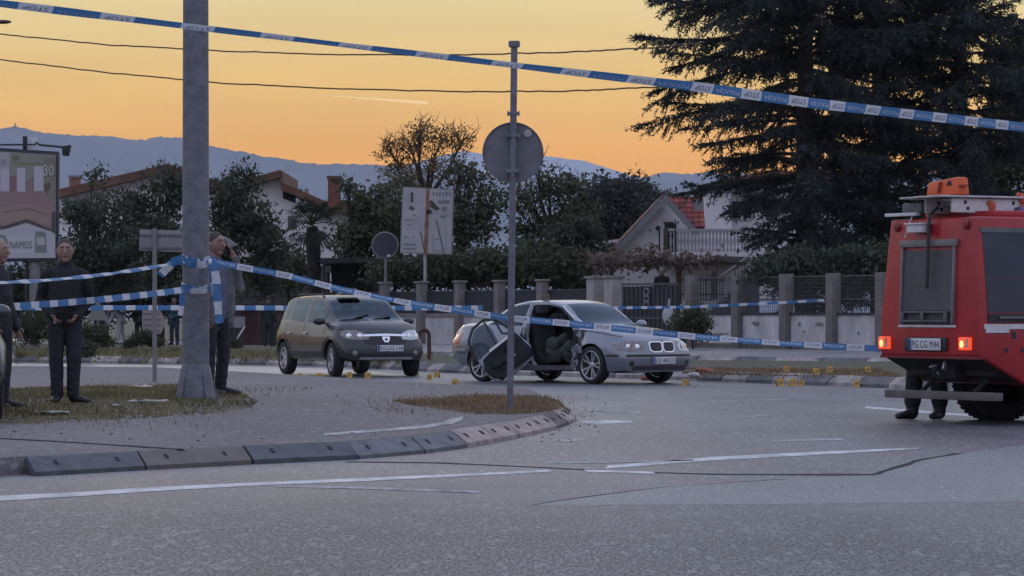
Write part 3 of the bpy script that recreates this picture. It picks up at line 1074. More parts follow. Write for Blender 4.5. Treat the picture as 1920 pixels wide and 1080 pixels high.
def patch(bvh, pts, centre, d, off=0.004, cuts=3, lift=0.012):
    """raised panel following the body: outline pts (u, z) seen along direction d; u runs to the viewer's right"""
    d = Vector(d).normalized(); U = Vector((0, 0, 1)).cross(d).normalized()
    if d.z: pass
    V = d.cross(U)
    c = Vector(centre)
    bm = bmesh.new()
    vs = [bm.verts.new((u, v, 0)) for u, v in pts]
    f = bm.faces.new(vs)
    bmesh.ops.triangulate(bm, faces=[f])
    for _ in range(cuts):
        es = [e for e in bm.edges if e.calc_length() > 0.045]
        if not es: break
        bmesh.ops.subdivide_edges(bm, edges=es, cuts=1); bmesh.ops.triangulate(bm, faces=bm.faces[:])
    edge = [e for e in bm.edges if e.is_boundary]
    bverts = set(v for e in edge for v in e.verts)
    last = None
    pos = {}
    for v in bm.verts:
        o = c + U * v.co.x + V * v.co.y
        hit = bvh.ray_cast(o + d * 1.5, -d, 3.0)
        if hit[0] is None:
            hit = bvh.find_nearest(o)
            p, n = hit[0], hit[1]
        else: p, n = hit[0], hit[1]
        if n.dot(d) < 0: n = -n
        pos[v] = p + n * off
    for v, p in pos.items(): v.co = p
    # skirt
    r = bmesh.ops.extrude_edge_only(bm, edges=edge)
    for g in r['geom']:
        if isinstance(g, bmesh.types.BMVert): g.co = g.co - d * lift
    bmesh.ops.recalc_face_normals(bm, faces=bm.faces)
    return bm


def add_patch(name, m, parent, bvh, pts, centre, d, **kw):
    bm = patch(bvh, pts, centre, d, **kw)
    me = bpy.data.meshes.new(name); bm.to_mesh(me); bm.free(); me.materials.append(m); shade(me, 40)
    return link(name, me, parent)


def strip(bvh, line, width, axis, off=0.003):
    """thin band (door gap, trim) over the body along a polyline of (x, z) seen along +-y, or (y, z) seen along x"""
    fine = []
    for a, b in zip(line, line[1:]):
        n = max(1, int(math.dist(a, b) / 0.04))
        fine += [(a[0] + (b[0] - a[0]) * i / n, a[1] + (b[1] - a[1]) * i / n) for i in range(n)]
    fine.append(line[-1])
    L, Rr = [], []
    for i, p in enumerate(fine):
        a, b = fine[max(i - 1, 0)], fine[min(i + 1, len(fine) - 1)]
        t = Vector((b[0] - a[0], b[1] - a[1])); t.normalize(); n = Vector((-t.y, t.x)) * width / 2
        row = []
        for sgn in (1, -1):
            u, z = p[0] + n.x * sgn, p[1] + n.y * sgn
            if axis in ('y-', 'y+'):
                d = Vector((0, -1 if axis == 'y-' else 1, 0)); o = Vector((u, 0, z))
            else:
                d = Vector((1, 0, 0)); o = Vector((0, u, z))
            hit = bvh.ray_cast(o + d * 4, -d, 6)
            if hit[0] is None: row.append(None); continue
            nn = hit[1] if hit[1].dot(d) > 0 else -hit[1]
            row.append(hit[0] + nn * off)
        L.append(row)
    vs, fs = [], []
    for i in range(len(L) - 1):
        q = [L[i][0], L[i][1], L[i + 1][1], L[i + 1][0]]
        if any(v is None for v in q): continue
        if (q[0] - q[3]).length > 0.15: continue
        o = len(vs); vs += q; fs.append((o, o + 1, o + 2, o + 3))
    return vs, fs


def wheel(parent, c, r, w, side, spokes, spoke_w, rimr, style='thin', steer=0.0):
    """a wheel part with tyre and rim; side = -1 when its face looks to -y"""
    root = link('wheel', None, parent)
    root.location = c
    root.rotation_euler = (0, 0, steer)
    M = Matrix.Rotation(R(90), 4, 'X') if side < 0 else Matrix.Rotation(R(-90), 4, 'X')
    mb = MB()
    h = w / 2
    mb.lathe([(rimr - 0.005, -h * 0.86), (rimr + 0.02, -h * 0.98), (r - 0.05, -h), (r - 0.012, -h * 0.86), (r, -h * 0.6), (r, h * 0.6), (r - 0.012, h * 0.86), (r - 0.05, h), (rimr + 0.02, h * 0.98), (rimr - 0.005, h * 0.86)], 36, M, closed=True)
    mb.build('tyre', M_TYRE, root, smooth=35)
    mb = MB()
    mb.lathe([(rimr, -h * 0.86), (rimr, h * 0.84), (rimr - 0.012, h * 0.9), (rimr - 0.022, h * 0.84), (rimr - 0.025, -h * 0.5)], 36, M)
    zc = h * 0.55
    for k in range(spokes):
        if style == 'pair':
            base = 2 * math.pi * (k // 2) / (spokes // 2); a = base + (0.22 if k % 2 else -0.22); a_in = base + (0.07 if k % 2 else -0.07)
        else:
            a = 2 * math.pi * k / spokes; a_in = a
        ca, sa = math.cos(a), math.sin(a); ci, si = math.cos(a_in), math.sin(a_in)
        w0, w1 = spoke_w
        n = Vector((-sa, ca, 0))
        I = Vector((ci * 0.045, si * 0.045, zc + 0.01)); O = Vector((ca * (rimr - 0.012), sa * (rimr - 0.012), h * 0.76))
        b = [I - n * w0 - Vector((0, 0, 0.03)), I + n * w0 - Vector((0, 0, 0.03)), O + n * w1 - Vector((0, 0, 0.03)), O - n * w1 - Vector((0, 0, 0.03))]
        t = [I - n * w0 * 0.7, I + n * w0 * 0.7, O + n * w1 * 0.7, O - n * w1 * 0.7]
        mb.hexa([M @ v for v in b], [M @ v for v in t])
    mb.lathe([(0.0, zc + 0.025), (0.045, zc + 0.02), (0.062, zc), (0.062, zc - 0.05)], 16, M)
    mb.mi = 1
    mb.lathe([(0.0, -h * 0.3), (rimr - 0.03, -h * 0.3)], 24, M)          # dark inside with the brake disc
    mb.mi = 2
    mb.lathe([(0.06, -h * 0.1), (rimr * 0.68, -h * 0.1), (rimr * 0.68, -h * 0.2)], 24, M)
    mb.build('rim', [M_RIM, M_BLACK, mat('brake_disc', (0.12, 0.12, 0.125), 0.5, metal=0.6)], root, smooth=35)
    return root


def seat(parent, x, y, name='seat', w=0.5, z=0.30):
    mb = MB()
    prof = [(-0.02, 0), (0.5, 0.06), (0.52, 0.16), (0.06, 0.13), (-0.05, 0.22), (-0.17, 0.72), (-0.27, 0.70), (-0.14, 0.06)]
    M = Matrix.Translation((x, y + w / 2, z)) @ Matrix(((1, 0, 0, 0), (0, 0, -1, 0), (0, 1, 0, 0), (0, 0, 0, 1)))
    mb.prism(prof, w, M)
    mb.box((x - 0.24, y, z + 0.80), (0.09, 0.26, 0.18))
    mb.build(name, M_DARKIN, parent, bevel=0.03)


def plate_part(parent, M, w, h, text, tw=0.86, label=None):
    mb = MB(); mb.prism([(-w / 2, -h / 2), (w / 2, -h / 2), (w / 2, h / 2), (-w / 2, h / 2)], 0.012, M)
    o = mb.build('number_plate', M_PLATE, parent, bevel=0.003)
    t = MB(); put_text(t, text, M @ Matrix.Translation((0.02, 0, 0.014)), h * 0.62, w * tw)
    t.build('lettering', M_INK, o)
    t = MB(); t.prism([(-w / 2 + 0.003, -h / 2 + 0.003), (-w / 2 + 0.045, -h / 2 + 0.003), (-w / 2 + 0.045, h / 2 - 0.003), (-w / 2 + 0.003, h / 2 - 0.003)], 0.002, M @ Matrix.Translation((0, 0, 0.0125)))
    t.build('country_band', mat('plate_blue', (0.02, 0.06, 0.25), 0.5), o)
    return o


def mirror_part(parent, x, y, z, side, m):
    mb = MB()
    M = Matrix.Rotation(R(6 * side), 3, 'Z')
    mb.ellipsoid((x, y + side * 0.10, z), (0.075, 0.12, 0.075), 12, 8, M)
    o = mb.build('door_mirror', m, parent, smooth=60)
    b = MB(); b.bar((x + 0.02, y - side * 0.02, z - 0.04), (x + 0.01, y + side * 0.06, z - 0.02), 0.05, 0.035)
    b.build('mirror_arm', M_BLACK, o)
    return o


def front_M(x, y, z, yaw=0.0):
    """plane whose +x runs to the viewer's right for one looking at the car's front, normal +x of the car"""
    M = Matrix(((0, 0, 1, 0), (1, 0, 0, 0), (0, 1, 0, 0), (0, 0, 0, 1)))
    return Matrix.Translation((x, y, z)) @ Matrix.Rotation(yaw, 4, 'Z') @ M


def lined(m):
    """the inner side of the body panels is the dark lining of the cabin"""
    nt = m.node_tree; N, L = nt.nodes, nt.links
    b = N['Principled BSDF']; out = [n for n in N if n.type == 'OUTPUT_MATERIAL'][0]
    d = N.new('ShaderNodeBsdfDiffuse'); d.inputs[0].default_value = (0.018, 0.019, 0.021, 1)
    g = N.new('ShaderNodeNewGeometry'); mx = N.new('ShaderNodeMixShader')
    L.new(g.outputs['Backfacing'], mx.inputs[0]); L.new(b.outputs[0], mx.inputs[1]); L.new(d.outputs[0], mx.inputs[2]); L.new(mx.outputs[0], out.inputs[0])
    return m


# ------------------------------------------------------------------ the silver saloon, wrecked
M_SILVER = lined(mat('silver_blue_paint', (0.185, 0.20, 0.24), 0.30, metal=0.5, var=0.05, scale=3, coat=0.8))
M_TORN = mat('torn_metal', (0.17, 0.175, 0.19), 0.5, metal=0.5, var=0.5, scale=14)


def crumple(o, amp, seed):
    bm = bmesh.new(); bm.from_mesh(o.data); bmesh.ops.triangulate(bm, faces=bm.faces[:])
    for _ in range(2): bmesh.ops.subdivide_edges(bm, edges=[e for e in bm.edges if e.calc_length() > .09], cuts=1); bmesh.ops.triangulate(bm, faces=bm.faces[:])
    bm.normal_update()
    for v in bm.verts:
        c = v.co; k = math.sin(c.x * 11 + seed) * math.sin(c.z * 13 + seed * 2) + .6 * math.sin(c.y * 17 + c.z * 23 + c.x * 19)
        v.co = c + v.normal * k * amp
    bm.to_mesh(o.data); bm.free(); shade(o.data, 40); return o


def build_saloon():
    th = R(-47.5)
    root = thing('saloon_car', 'silver blue saloon with torn open side and a wrecked door against its rear wheel', 'car', (1.01, 54.71, 0), th)
    sp = dict(x0=-2.34, x1=2.24, nose=1.45, tail=-1.6, crown=0.035, mats=[M_SILVER, M_GLASSD, M_GLASS, M_BLACK], nose_round=0.17, nose_lean=0.10,
              zt=[(-2.34, .88), (-2.26, .985), (-1.95, 1.02), (-1.55, 1.03), (-0.85, 1.345), (-.45, 1.405), (.05, 1.405), (.38, 1.355), (1.05, .985), (1.5, .94), (1.95, .865), (2.15, .80), (2.24, .73)],
              zs=[(-2.34, .83), (-2.1, .925), (-1.8, .955), (-1.3, .955), (0, .93), (.8, .91), (1.05, .90), (1.5, .88), (1.95, .80), (2.15, .735), (2.24, .665)],
              ws=[(-2.34, .60), (-2.0, .72), (-1.5, .765), (0, .785), (1.0, .765), (1.6, .73), (2.0, .70), (2.24, .64)],
              wy=[(-2.34, .72), (-2.05, .82), (-1.5, .865), (0, .868), (1.3, .870), (1.8, .845), (2.1, .82), (2.24, .77)],
              wt=[(-2.34, .50), (-1.9, .64), (-1.55, .63), (-.85, .545), (.38, .545), (1.05, .665), (1.5, .65), (2.0, .60), (2.24, .54)],
              zb=[(-2.34, .36), (-1.95, .25), (-1, .20), (1.2, .20), (1.9, .185), (2.24, .21)],
              side_glass=[(-1.22, -0.40), (-0.28, 0.98)], screen=(0.40, 1.03), rear_screen=(-1.50, -0.86),
              breaks=[-1.5, -1.22, -0.86, -0.40, -0.28, 0.40, 0.98, 1.03])
    me = car_shell(sp)
    arches = []
    for x in (1.36, -1.37):
        for s in (1, -1):
            mb = MB(); M = Matrix.Translation((x, s * 0.50, 0.315)) @ Matrix.Rotation(R(-90 * s), 4, 'X')
            mb.lathe([(0, 0), (0.362, 0), (0.362, 0.6), (0, 0.6)], 32, M); arches.append(mb)
    # torn opening of the front door on the right side
    door = MB()
    Md = Matrix(((1, 0, 0, 0), (0, 0, 1, -1.2), (0, 1, 0, 0), (0, 0, 0, 1)))
    door.prism([(-0.24, 0.36), (-0.02, 0.30), (0.84, 0.30), (0.93, 0.40), (0.90, 0.60), (1.02, 0.72), (0.86, 0.88), (0.80, 0.985), (0.56, 1.15), (0.36, 1.262), (0.05, 1.315), (-0.22, 1.315), (-0.26, 0.95), (-0.34, 0.62)], 0.85, Md)
    me = cut(me, arches + [door])
    # the walls of the door cut go (their faces lie inside the cabin)
    bm = bmesh.new(); bm.from_mesh(me)
    kill = [f for f in bm.faces if f.material_index == 3 and -0.36 < f.calc_center_median().x < 1.03 and f.calc_center_median().y < -0.30 and f.calc_center_median().z > 0.27 and (Vector((f.calc_center_median().x - 1.36, f.calc_center_median().z - 0.315)).length > 0.375)]
    bmesh.ops.delete(bm, geom=kill, context='FACES'); bm.to_mesh(me); bm.free()
    # crumple the metal round the torn edge
    rr = random.Random(2)
    for v in me.vertices:
        if v.co.y < -0.5 and -0.55 < v.co.x < 1.25 and v.co.z > 0.2:
            d = min(abs(v.co.x - 0.98), 0.35) if v.co.x > 0.7 else 9
            d2 = abs(v.co.x + 0.30) if v.co.x < 0 else 9
            if d < 0.25 and v.co.z < 0.85: v.co.y += (0.25 - d) * 0.55 * rr.uniform(0.4, 1); v.co.x += rr.uniform(-0.03, 0.03)
            elif d2 < 0.15 and v.co.z < 0.9: v.co.y += (0.15 - d2) * rr.uniform(-0.2, 0.6)
    bv = bvh_of(me)
    gl_ = split_mats(me, [('body', (0, 3)), ('window', (1,)), ('windscreen', (2,))], root, sp['mats'])
    for nm in ('window', 'windscreen'): split_loose(gl_[nm], {'windscreen': 'rear_window'}.get(nm))
    for x in (1.36, -1.37):
        for s in (1, -1):
            wheel(root, (x, s * 0.755, 0.315), 0.315, 0.215, s, 10, (0.015, 0.021), 0.245, 'pair', R(-3) if x > 0 else 0)
    # cabin
    mb = MB(); mb.box((-0.25, 0, 0.27), (2.5, 1.36, 0.06)); mb.box((0.93, 0, 0.72), (0.35, 1.36, 0.34)); mb.box((1.1, 0, 0.5), (0.10, 1.3, 0.55)); mb.box((-1.35, 0, 0.60), (0.10, 1.3, 0.6))
    mb.box((0.3, 0, 0.42), (1.0, 0.2, 0.25)); mb.box((0.2, 0.70, 0.6), (1.6, 0.05, 0.6))
    mb.build('cabin_lining', M_DARKIN, root, bevel=0.02)
    seat(root, -0.12, -0.37); seat(root, -0.12, 0.37); seat(root, -0.98, 0, w=1.2)
    mb = MB(); rr = random.Random(8)
    for i in range(9):      # airbag and torn trim lying in the opening
        mb.ellipsoid((0.15 + rr.uniform(-.1, .45), -0.55 + rr.uniform(-.08, .1), 0.45 + rr.uniform(-.08, .3)), (rr.uniform(.1, .2), .1, rr.uniform(.08, .16)), 9, 6, Matrix.Rotation(rr.uniform(-1, 1), 3, 'Y'))
    mb.build('torn_trim', mat('torn_trim', (0.035, 0.04, 0.04), 0.9, var=0.5, scale=8), root, smooth=60)
    # front
    for s in (-1, 1):
        c = (2.0, s * 0.56, 0.615); d = (1, s * 0.55, 0.10)
        o = s
        pts = [(-0.30, .045), (-0.10, .085), (0.13, .085), (0.235, .02), (0.21, -.06), (0.0, -.085), (-0.22, -.065), (-0.31, -.01)]
        if s > 0: pts = [(-u, v) for u, v in pts][::-1]
        h = add_patch('headlight', M_LAMPDARK if s < 0 else M_LAMPGLASS, root, bv, pts, c, d, off=0.006)
        mb = MB()
        for q in (-0.06, 0.09):
            dd = Vector(d).normalized(); U = Vector((0, 0, 1)).cross(dd).normalized()
            hit = bv.ray_cast(Vector(c) + U * (q * (1 if s < 0 else -1)) + dd * 1.5, -dd)
            if hit[0]:
                mb.lathe([(0, 0.016), (0.03, 0.014), (0.048, 0.008)], 12, Matrix.Translation(hit[0]) @ dd.to_track_quat('Z', 'Y').to_matrix().to_4x4())
        mb.build('lamp_ring', M_CHROME, h)
        k = [(-0.285, .06), (-0.25, .085), (-0.06, .085), (-0.015, .065), (-0.02, -.06), (-0.06, -.085), (-0.22, -.085), (-0.275, -.05)]
        if s < 0: k2_ = [(-u, v) for u, v in k][::-1]
        else: k2_ = k
        k2_ = [(-u, v) for u, v in k2_][::-1]
        sc = lambda q, f: [((u - sum(a for a, _ in q) / len(q)) * f + sum(a for a, _ in q) / len(q), v * f) for u, v in q]
        gr = add_patch('grille', M_CHROME, root, bv, sc(k2_, 1.10), (2.2, 0, 0.62), (1, 0, 0.12), off=0.010)
        add_patch('grille_mesh', M_INK, gr, bv, sc(k2_, 0.88), (2.2, 0, 0.62), (1, 0, 0.12), off=0.018)
        add_patch('fog_lamp', M_BLACK, root, bv, [(0.05 * math.cos(a * .785), 0.05 * math.sin(a * .785)) for a in range(8)], (2.0, s * 0.60, 0.345), (1, s * 0.35, 0), off=0.005)
    add_patch('bumper_trim', M_BLACK, root, bv, [(-0.74, .018), (-0.3, .018), (0.3, .018), (0.74, .018), (0.74, -.018), (0.3, -.018), (-0.3, -.018), (-0.74, -.018)], (2.2, 0, 0.475), (1, 0, 0), off=0.008, cuts=5)
    vs, fs = strip(bv, [(1.98, .475), (1.72, .475)], 0.036, 'y-', 0.006); mb = MB(); mb.add(vs, fs); mb.build('bumper_trim', M_BLACK, root)
    add_patch('lower_grille', M_INK, root, bv, [(-0.60, .035), (0.60, .035), (0.64, -.045), (-0.64, -.045)], (2.2, 0, 0.275), (1, 0, 0), off=0.004, cuts=5)
    hit = bv.ray_cast(Vector((4, 0, .40)), Vector((-1, 0, 0)))
    plate_part(root, front_M(hit[0].x + 0.008, 0.0, 0.395), 0.52, 0.115, 'CE BB271')
    # side seams, sill strip, handles, mirrors, tail lights
    mb = MB()
    for line in ([(-0.36, .95), (-0.40, .62), (-0.38, .27)], [(-1.28, .95), (-1.22, .80), (-1.02, .62), (-0.98, .45)], [(-1.65, .93), (-1.72, .50)], [(1.02, .89), (1.28, .875), (1.9, .79)], [(-2.2, .50), (-1.75, .50)]):
        vs, fs = strip(bv, line, 0.013, 'y-', 0.002); mb.add(vs, fs)
        vs, fs = strip(bv, line, 0.013, 'y+', 0.002); mb.add(vs, fs)
    split_loose(mb.build('panel_gap', M_INK, root))
    mb = MB(); vs, fs = strip(bv, [(-0.98, .275), (0.95, .275)], 0.03, 'y-', 0.006); mb.add(vs, fs); mb.build('sill_strip', M_TORN, root)
    mb = MB()
    vs, fs = strip(bv, [(-1.30, .965), (-0.86, 1.30), (-0.45, 1.368), (0.05, 1.368), (0.36, 1.322), (0.98, .955)], 0.03, 'y-', 0.006); mb.add(vs, fs)
    mb.build('window_trim', mat('pale_trim', (0.5, 0.51, 0.53), 0.25, metal=0.8), root)
    mirror_part(root, 0.80, 0.80, 0.99, 1, M_SILVER)
    for s in (-1, 1):
        pts = [(-.12, .10), (.16, .09), (.16, -.09), (-.12, -.10)]
        if s > 0: pts = [(-u, v) for u, v in pts][::-1]
        add_patch('tail_light', M_REDLENS, root, bv, pts, (-2.0, s * 0.64, 0.74), (-1, s * 0.9, 0.05), off=0.006)
    vs, fs = strip(bv, [(-1.75, .545), (-2.16, .545)], 0.05, 'y-', 0.012); mb = MB(); mb.add(vs, fs)
    vs, fs = strip(bv, [(-1.75, .545), (-2.16, .545)], 0.05, 'y+', 0.012); mb.add(vs, fs); mb.build('rear_bumper_strip', mat('pale_trim', (0, 0, 0)), root)
    # bent middle pillar and torn sheet metal
    mb = MB(); rr = random.Random(4)
    mb.tube([(-0.30, -0.60, 1.32), (-0.27, -0.72, 1.12), (-0.24, -0.78, .93), (-0.30, -0.74, .75), (-0.22, -0.80, .55), (-0.12, -0.78, .36), (-0.02, -0.80, .27)], [.022, .03, .035, .03, .04, .035, .05], 7)
    for i in range(16):
        c = Vector((rr.choice([rr.uniform(-0.5, -0.2), rr.uniform(.85, 1.05)]), -0.80 + rr.uniform(-.05, .08), rr.uniform(.3, .85)))
        a = [c + Vector((rr.uniform(-.09, .09), rr.uniform(-.04, .04), rr.uniform(-.12, .12))) for _ in range(4)]
        mb.hexa(a, [v + Vector((0.01, 0.012, 0.004)) for v in a])
    mb.build('torn_metal', M_TORN, root, smooth=50)
    # ---- the wrecked door: sill line tilted up to the right, window frame to the upper left
    def door_local(u, v, w):      # u along the sill line, v up the door, w out of it (towards the viewer)
        a = R(38)
        o = P(946, 636, 54.15)
        ex = Vector((math.cos(a), 0.10, math.sin(a))).normalized(); ez = Vector((-math.sin(a), 0.02, math.cos(a))).normalized(); ey = ez.cross(ex)
        return o + ex * (u * 0.82 - 0.09) + ez * (v * (0.86 if v < 0 else 1.02)) - ey * w
    inv = (Matrix.Translation(root.location) @ Matrix.Rotation(th, 4, 'Z')).inverted()
    def DP(u, v, w=0.0): return inv @ door_local(u, v, w)
    out = [(-0.56, -0.02), (0.36, 0.0), (0.44, -0.18), (0.46, -0.42), (0.36, -0.60), (-0.44, -0.64), (-0.60, -0.50), (-0.66, -0.28)]
    def slab(poly, w0, w1, mb):
        n = len(poly); mb.add([DP(u, v, w0) for u, v in poly] + [DP(u, v, w1) for u, v in poly], [tuple(range(n))[::-1], tuple(range(n, 2 * n))] + [(i, (i + 1) % n, (i + 1) % n + n, i + n) for i in range(n)])
    mb = MB(); slab(out, -0.025, 0.0, mb)
    dr = mb.build('door', M_SILVER, root, bevel=0.01); crumple(dr, 0.018, 3); dr['label'] = 'torn off front door propped on edge against the rear wheel'
    mb = MB(); slab([(u * 0.93, v * 0.93 - 0.02) for u, v in out], 0.004, 0.035, mb)
    for q in ((-.2, -.3, .5, .1), (0.05, -.16, .3, .07)):
        slab([(q[0] - q[2] / 2, q[1] - q[3] / 2), (q[0] + q[2] / 2, q[1] - q[3] / 2), (q[0] + q[2] / 2, q[1] + q[3] / 2), (q[0] - q[2] / 2, q[1] + q[3] / 2)], 0.035, 0.07, mb)
    crumple(mb.build('door_lining', mat('door_lining', (0.011, 0.012, 0.016), 0.8, var=0.4, scale=9), dr, bevel=0.015), 0.022, 5)
    fr = [(-0.62, -0.02), (-0.60, 0.16), (-0.50, 0.34), (-0.28, 0.46), (0.02, 0.47), (0.22, 0.34), (0.36, 0.02)]
    mb = MB(); mb.tube([DP(u, v, 0.0) for u, v in fr], [.026] * len(fr), 6); mb.tube([DP(-0.10, .0, 0), DP(0.0, .46, 0)], .014, 5)
    mb.tube([DP(0.18, .32, 0), DP(0.14, .10, 0.04), DP(0.24, .04, 0)], .02, 5)
    mb.build('door_frame', M_BLACK, dr, smooth=50)
    mb = MB(); slab([(-0.57, 0.0), (-0.56, 0.15), (-0.47, 0.31), (-0.27, 0.42), (0.0, 0.43), (0.03, 0.26), (-0.04, 0.0)], -0.006, 0.002, mb)
    mb.build('shattered_glass', glass_mat('cracked_pane', (0.62, 0.66, 0.68), 0.30, 0.35), dr)
    mb = MB(); slab([(-0.30, 0.015), (0.34, 0.015), (0.34, -0.03), (-0.30, -0.03)], 0.045, 0.065, mb)
    mb.build('sill_trim', mat('pale_trim', (0, 0, 0)), dr)
    mb = MB(); mb.tube([DP(u, v, 0.03) for u, v in [(-0.64, -.28), (-0.58, -.52), (-0.43, -.66), (0.0, -.65), (.36, -.62)]], .018, 6); mb.build('door_edge', M_TORN, dr, smooth=50)
    mb = MB(); mb.bar(DP(.02, -.38, .075), DP(.1, -.36, .075), .022); mb.build('door_handle', M_CHROME, dr)
    return root


# ------------------------------------------------------------------ the dark hatchback
M_ANTH = lined(mat('dark_green_grey_paint', (0.025, 0.027, 0.030), 0.36, metal=0.1, var=0.06, scale=3, coat=0.3))


def build_hatch(name, label, paint, loc, th, front=True, plate='PG CG 118'):
    root = thing(name, label, 'car', loc, th)
    sp = dict(x0=-2.01, x1=2.01, nose=1.30, tail=-1.5, crown=0.04, mats=[paint, M_GLASS, M_GLASS, M_BLACK], nose_round=0.20, nose_lean=0.14,
              zt=[(-2.01, .98), (-1.93, 1.12), (-1.62, 1.44), (-1.25, 1.515), (-.4, 1.53), (.12, 1.51), (.42, 1.45), (1.15, 1.06), (1.4, 1.035), (1.72, .97), (1.92, .885), (2.01, .78)],
              zs=[(-2.01, .92), (-1.75, 1.02), (-1.4, 1.03), (-.5, .985), (.6, .95), (1.15, .95), (1.5, .935), (1.8, .88), (1.93, .82), (2.01, .72)],
              ws=[(-2.01, .64), (-1.7, .75), (-.5, .79), (.8, .79), (1.3, .775), (1.7, .75), (2.01, .66)],
              wy=[(-2.01, .74), (-1.8, .83), (-1.3, .87), (0, .868), (1.28, .872), (1.7, .855), (1.9, .82), (2.01, .78)],
              wt=[(-2.01, .58), (-1.62, .61), (-.4, .605), (.3, .60), (1.15, .69), (1.5, .67), (1.75, .63), (2.01, .50)],
              zb=[(-2.01, .44), (-1.8, .34), (-1, .30), (1.6, .29), (2.01, .31)],
              side_glass=[(-1.52, -1.22), (-1.12, -0.30), (-0.20, 0.78)], screen=(0.44, 1.13), rear_screen=(-1.90, -1.64),
              breaks=[-1.9, -1.64, -1.52, -1.22, -1.12, -0.30, -0.20, 0.44, 0.78, 1.13])
    me = car_shell(sp)
    arches = []
    for x in (1.28, -1.30):
        for s in (1, -1):
            mb = MB(); M = Matrix.Translation((x, s * 0.50, 0.325)) @ Matrix.Rotation(R(-90 * s), 4, 'X')
            mb.lathe([(0, 0), (0.37, 0), (0.37, 0.6), (0, 0.6)], 32, M); arches.append(mb)
    me = cut(me, arches)
    bv = bvh_of(me)
    gl_ = split_mats(me, [('body', (0, 3)), ('window', (1,)), ('windscreen', (2,))], root, sp['mats'])
    for nm in ('window', 'windscreen'): split_loose(gl_[nm], {'windscreen': 'rear_window'}.get(nm))
    for x in (1.28, -1.30):
        for s in (1, -1):
            wheel(root, (x, s * 0.755, 0.318), 0.318, 0.205, s, 5, (0.045, 0.050), 0.215, 'fat', R(-6) if x > 0 else 0)
            pts = [(x + 0.385 * math.cos(a), 0.325 + 0.385 * math.sin(a)) for a in np.linspace(R(-8), R(188), 24)]
            vs, fs = strip(bv, pts, 0.085, 'y-' if s < 0 else 'y+', 0.010); mb = MB(); mb.add(vs, fs); mb.build('arch_trim', M_BLACK, root)
    mb = MB(); mb.box((-0.3, 0, 0.33), (2.6, 1.4, 0.06)); mb.box((0.95, 0, 0.78), (0.35, 1.4, 0.34)); mb.build('cabin_lining', M_DARKIN, root, bevel=0.02)
    seat(root, -0.05, -0.37, z=0.36); seat(root, -0.05, 0.37, z=0.36); seat(root, -0.95, 0, w=1.25, z=0.36)
    mb = MB(); mb.tube([(0.70 + 0.10 * 0, 0.37 + 0.18 * math.cos(a), 0.93 + 0.18 * math.sin(a)) for a in np.linspace(0, 6.28, 20)], .014, 6); mb.build('steering_wheel', M_BLACK, root)
    # nose
    base = [(-0.30, .10), (-0.05, .115), (0.16, .06), (0.25, -.01), (0.24, -.065), (0.05, -.085), (-0.17, -.06), (-0.30, .02)]
    for s in (-1, 1):
        pts = base if s < 0 else [(-u, v) for u, v in base][::-1]
        h = add_patch('headlight', M_LAMPGLASS if s > 0 else M_LAMPDARK, root, bv, pts, (1.8, s * 0.56, 0.76), (1, s * 0.6, 0.12), off=0.006)
        dd = Vector((1, s * .6, .1)).normalized(); mb = MB()
        for q in (-.12, .08):
            U = Vector((0, 0, 1)).cross(dd).normalized(); hit = bv.ray_cast(Vector((1.8, s * 0.56, 0.755)) + U * (-q * s) + dd * 1.5, -dd)
            if hit[0]: mb.lathe([(0, 0.016), (0.035, 0.014), (0.055, 0.008)], 12, Matrix.Translation(hit[0]) @ dd.to_track_quat('Z', 'Y').to_matrix().to_4x4())
        mb.build('lamp_ring', M_CHROME, h)
        add_patch('fog_lamp', M_LAMPDARK, root, bv, [(0.05 * math.cos(a * .785), 0.05 * math.sin(a * .785)) for a in range(8)], (1.9, s * 0.60, 0.44), (1, s * 0.4, 0), off=0.006)
    add_patch('grille', M_INK, root, bv, [(-0.42, .075), (0.42, .075), (0.40, -.06), (0.30, -.085), (-0.30, -.085), (-0.40, -.06)], (2, 0, 0.685), (1, 0, 0.1), off=0.004, cuts=5)
    add_patch('grille_bar', M_CHROME, root, bv, [(-0.43, .018), (0, .028), (0.43, .018), (0.43, -.016), (0, -.010), (-0.43, -.016)], (2, 0, 0.775), (1, 0, 0.1), off=0.012, cuts=5)
    add_patch('badge', M_CHROME, root, bv, [(-0.075, .05), (0.075, .05), (0.072, .0), (0.035, -.06), (-0.035, -.06), (-0.072, .0)], (2, 0, 0.70), (1, 0, 0.1), off=0.02, lift=0.02)
    add_patch('badge_mark', M_INK, root, bv, [(-0.03, .012), (0.03, .012), (0.015, -.03), (-0.015, -.03)], (2, 0, 0.70), (1, 0, 0.1), off=0.024, lift=0.002)
    add_patch('bumper_grille', M_BLACK, root, bv, [(-0.74, .10), (0.74, .10), (0.80, -.12), (-0.80, -.12)], (2, 0, 0.42), (1, 0, 0), off=0.004, cuts=5)
    add_patch('skid_bar', mat('skid_grey', (0.30, 0.30, 0.31), 0.4, metal=0.5), root, bv, [(-0.50, .022), (0.50, .022), (0.53, -.022), (-0.53, -.022)], (2, 0, 0.345), (1, 0, 0), off=0.014, cuts=5)
    hit = bv.ray_cast(Vector((4, 0.12, .52)), Vector((-1, 0, 0)))
    plate_part(root, front_M(hit[0].x + 0.012, 0.06, 0.53), 0.52, 0.115, plate)
    mb = MB()
    for line in ([(0.86, .93), (0.90, .60), (0.84, .34), (-0.22, .34), (-0.25, .97)], [(-0.25, .34), (-1.00, .36), (-1.02, .55), (-1.22, .80), (-1.22, 1.0)], [(1.0, .92), (1.6, .86)]):
        for ax in ('y-', 'y+'):
            vs, fs = strip(bv, line, 0.013, ax, 0.002); mb.add(vs, fs)
    split_loose(mb.build('panel_gap', M_INK, root))
    mb = MB()
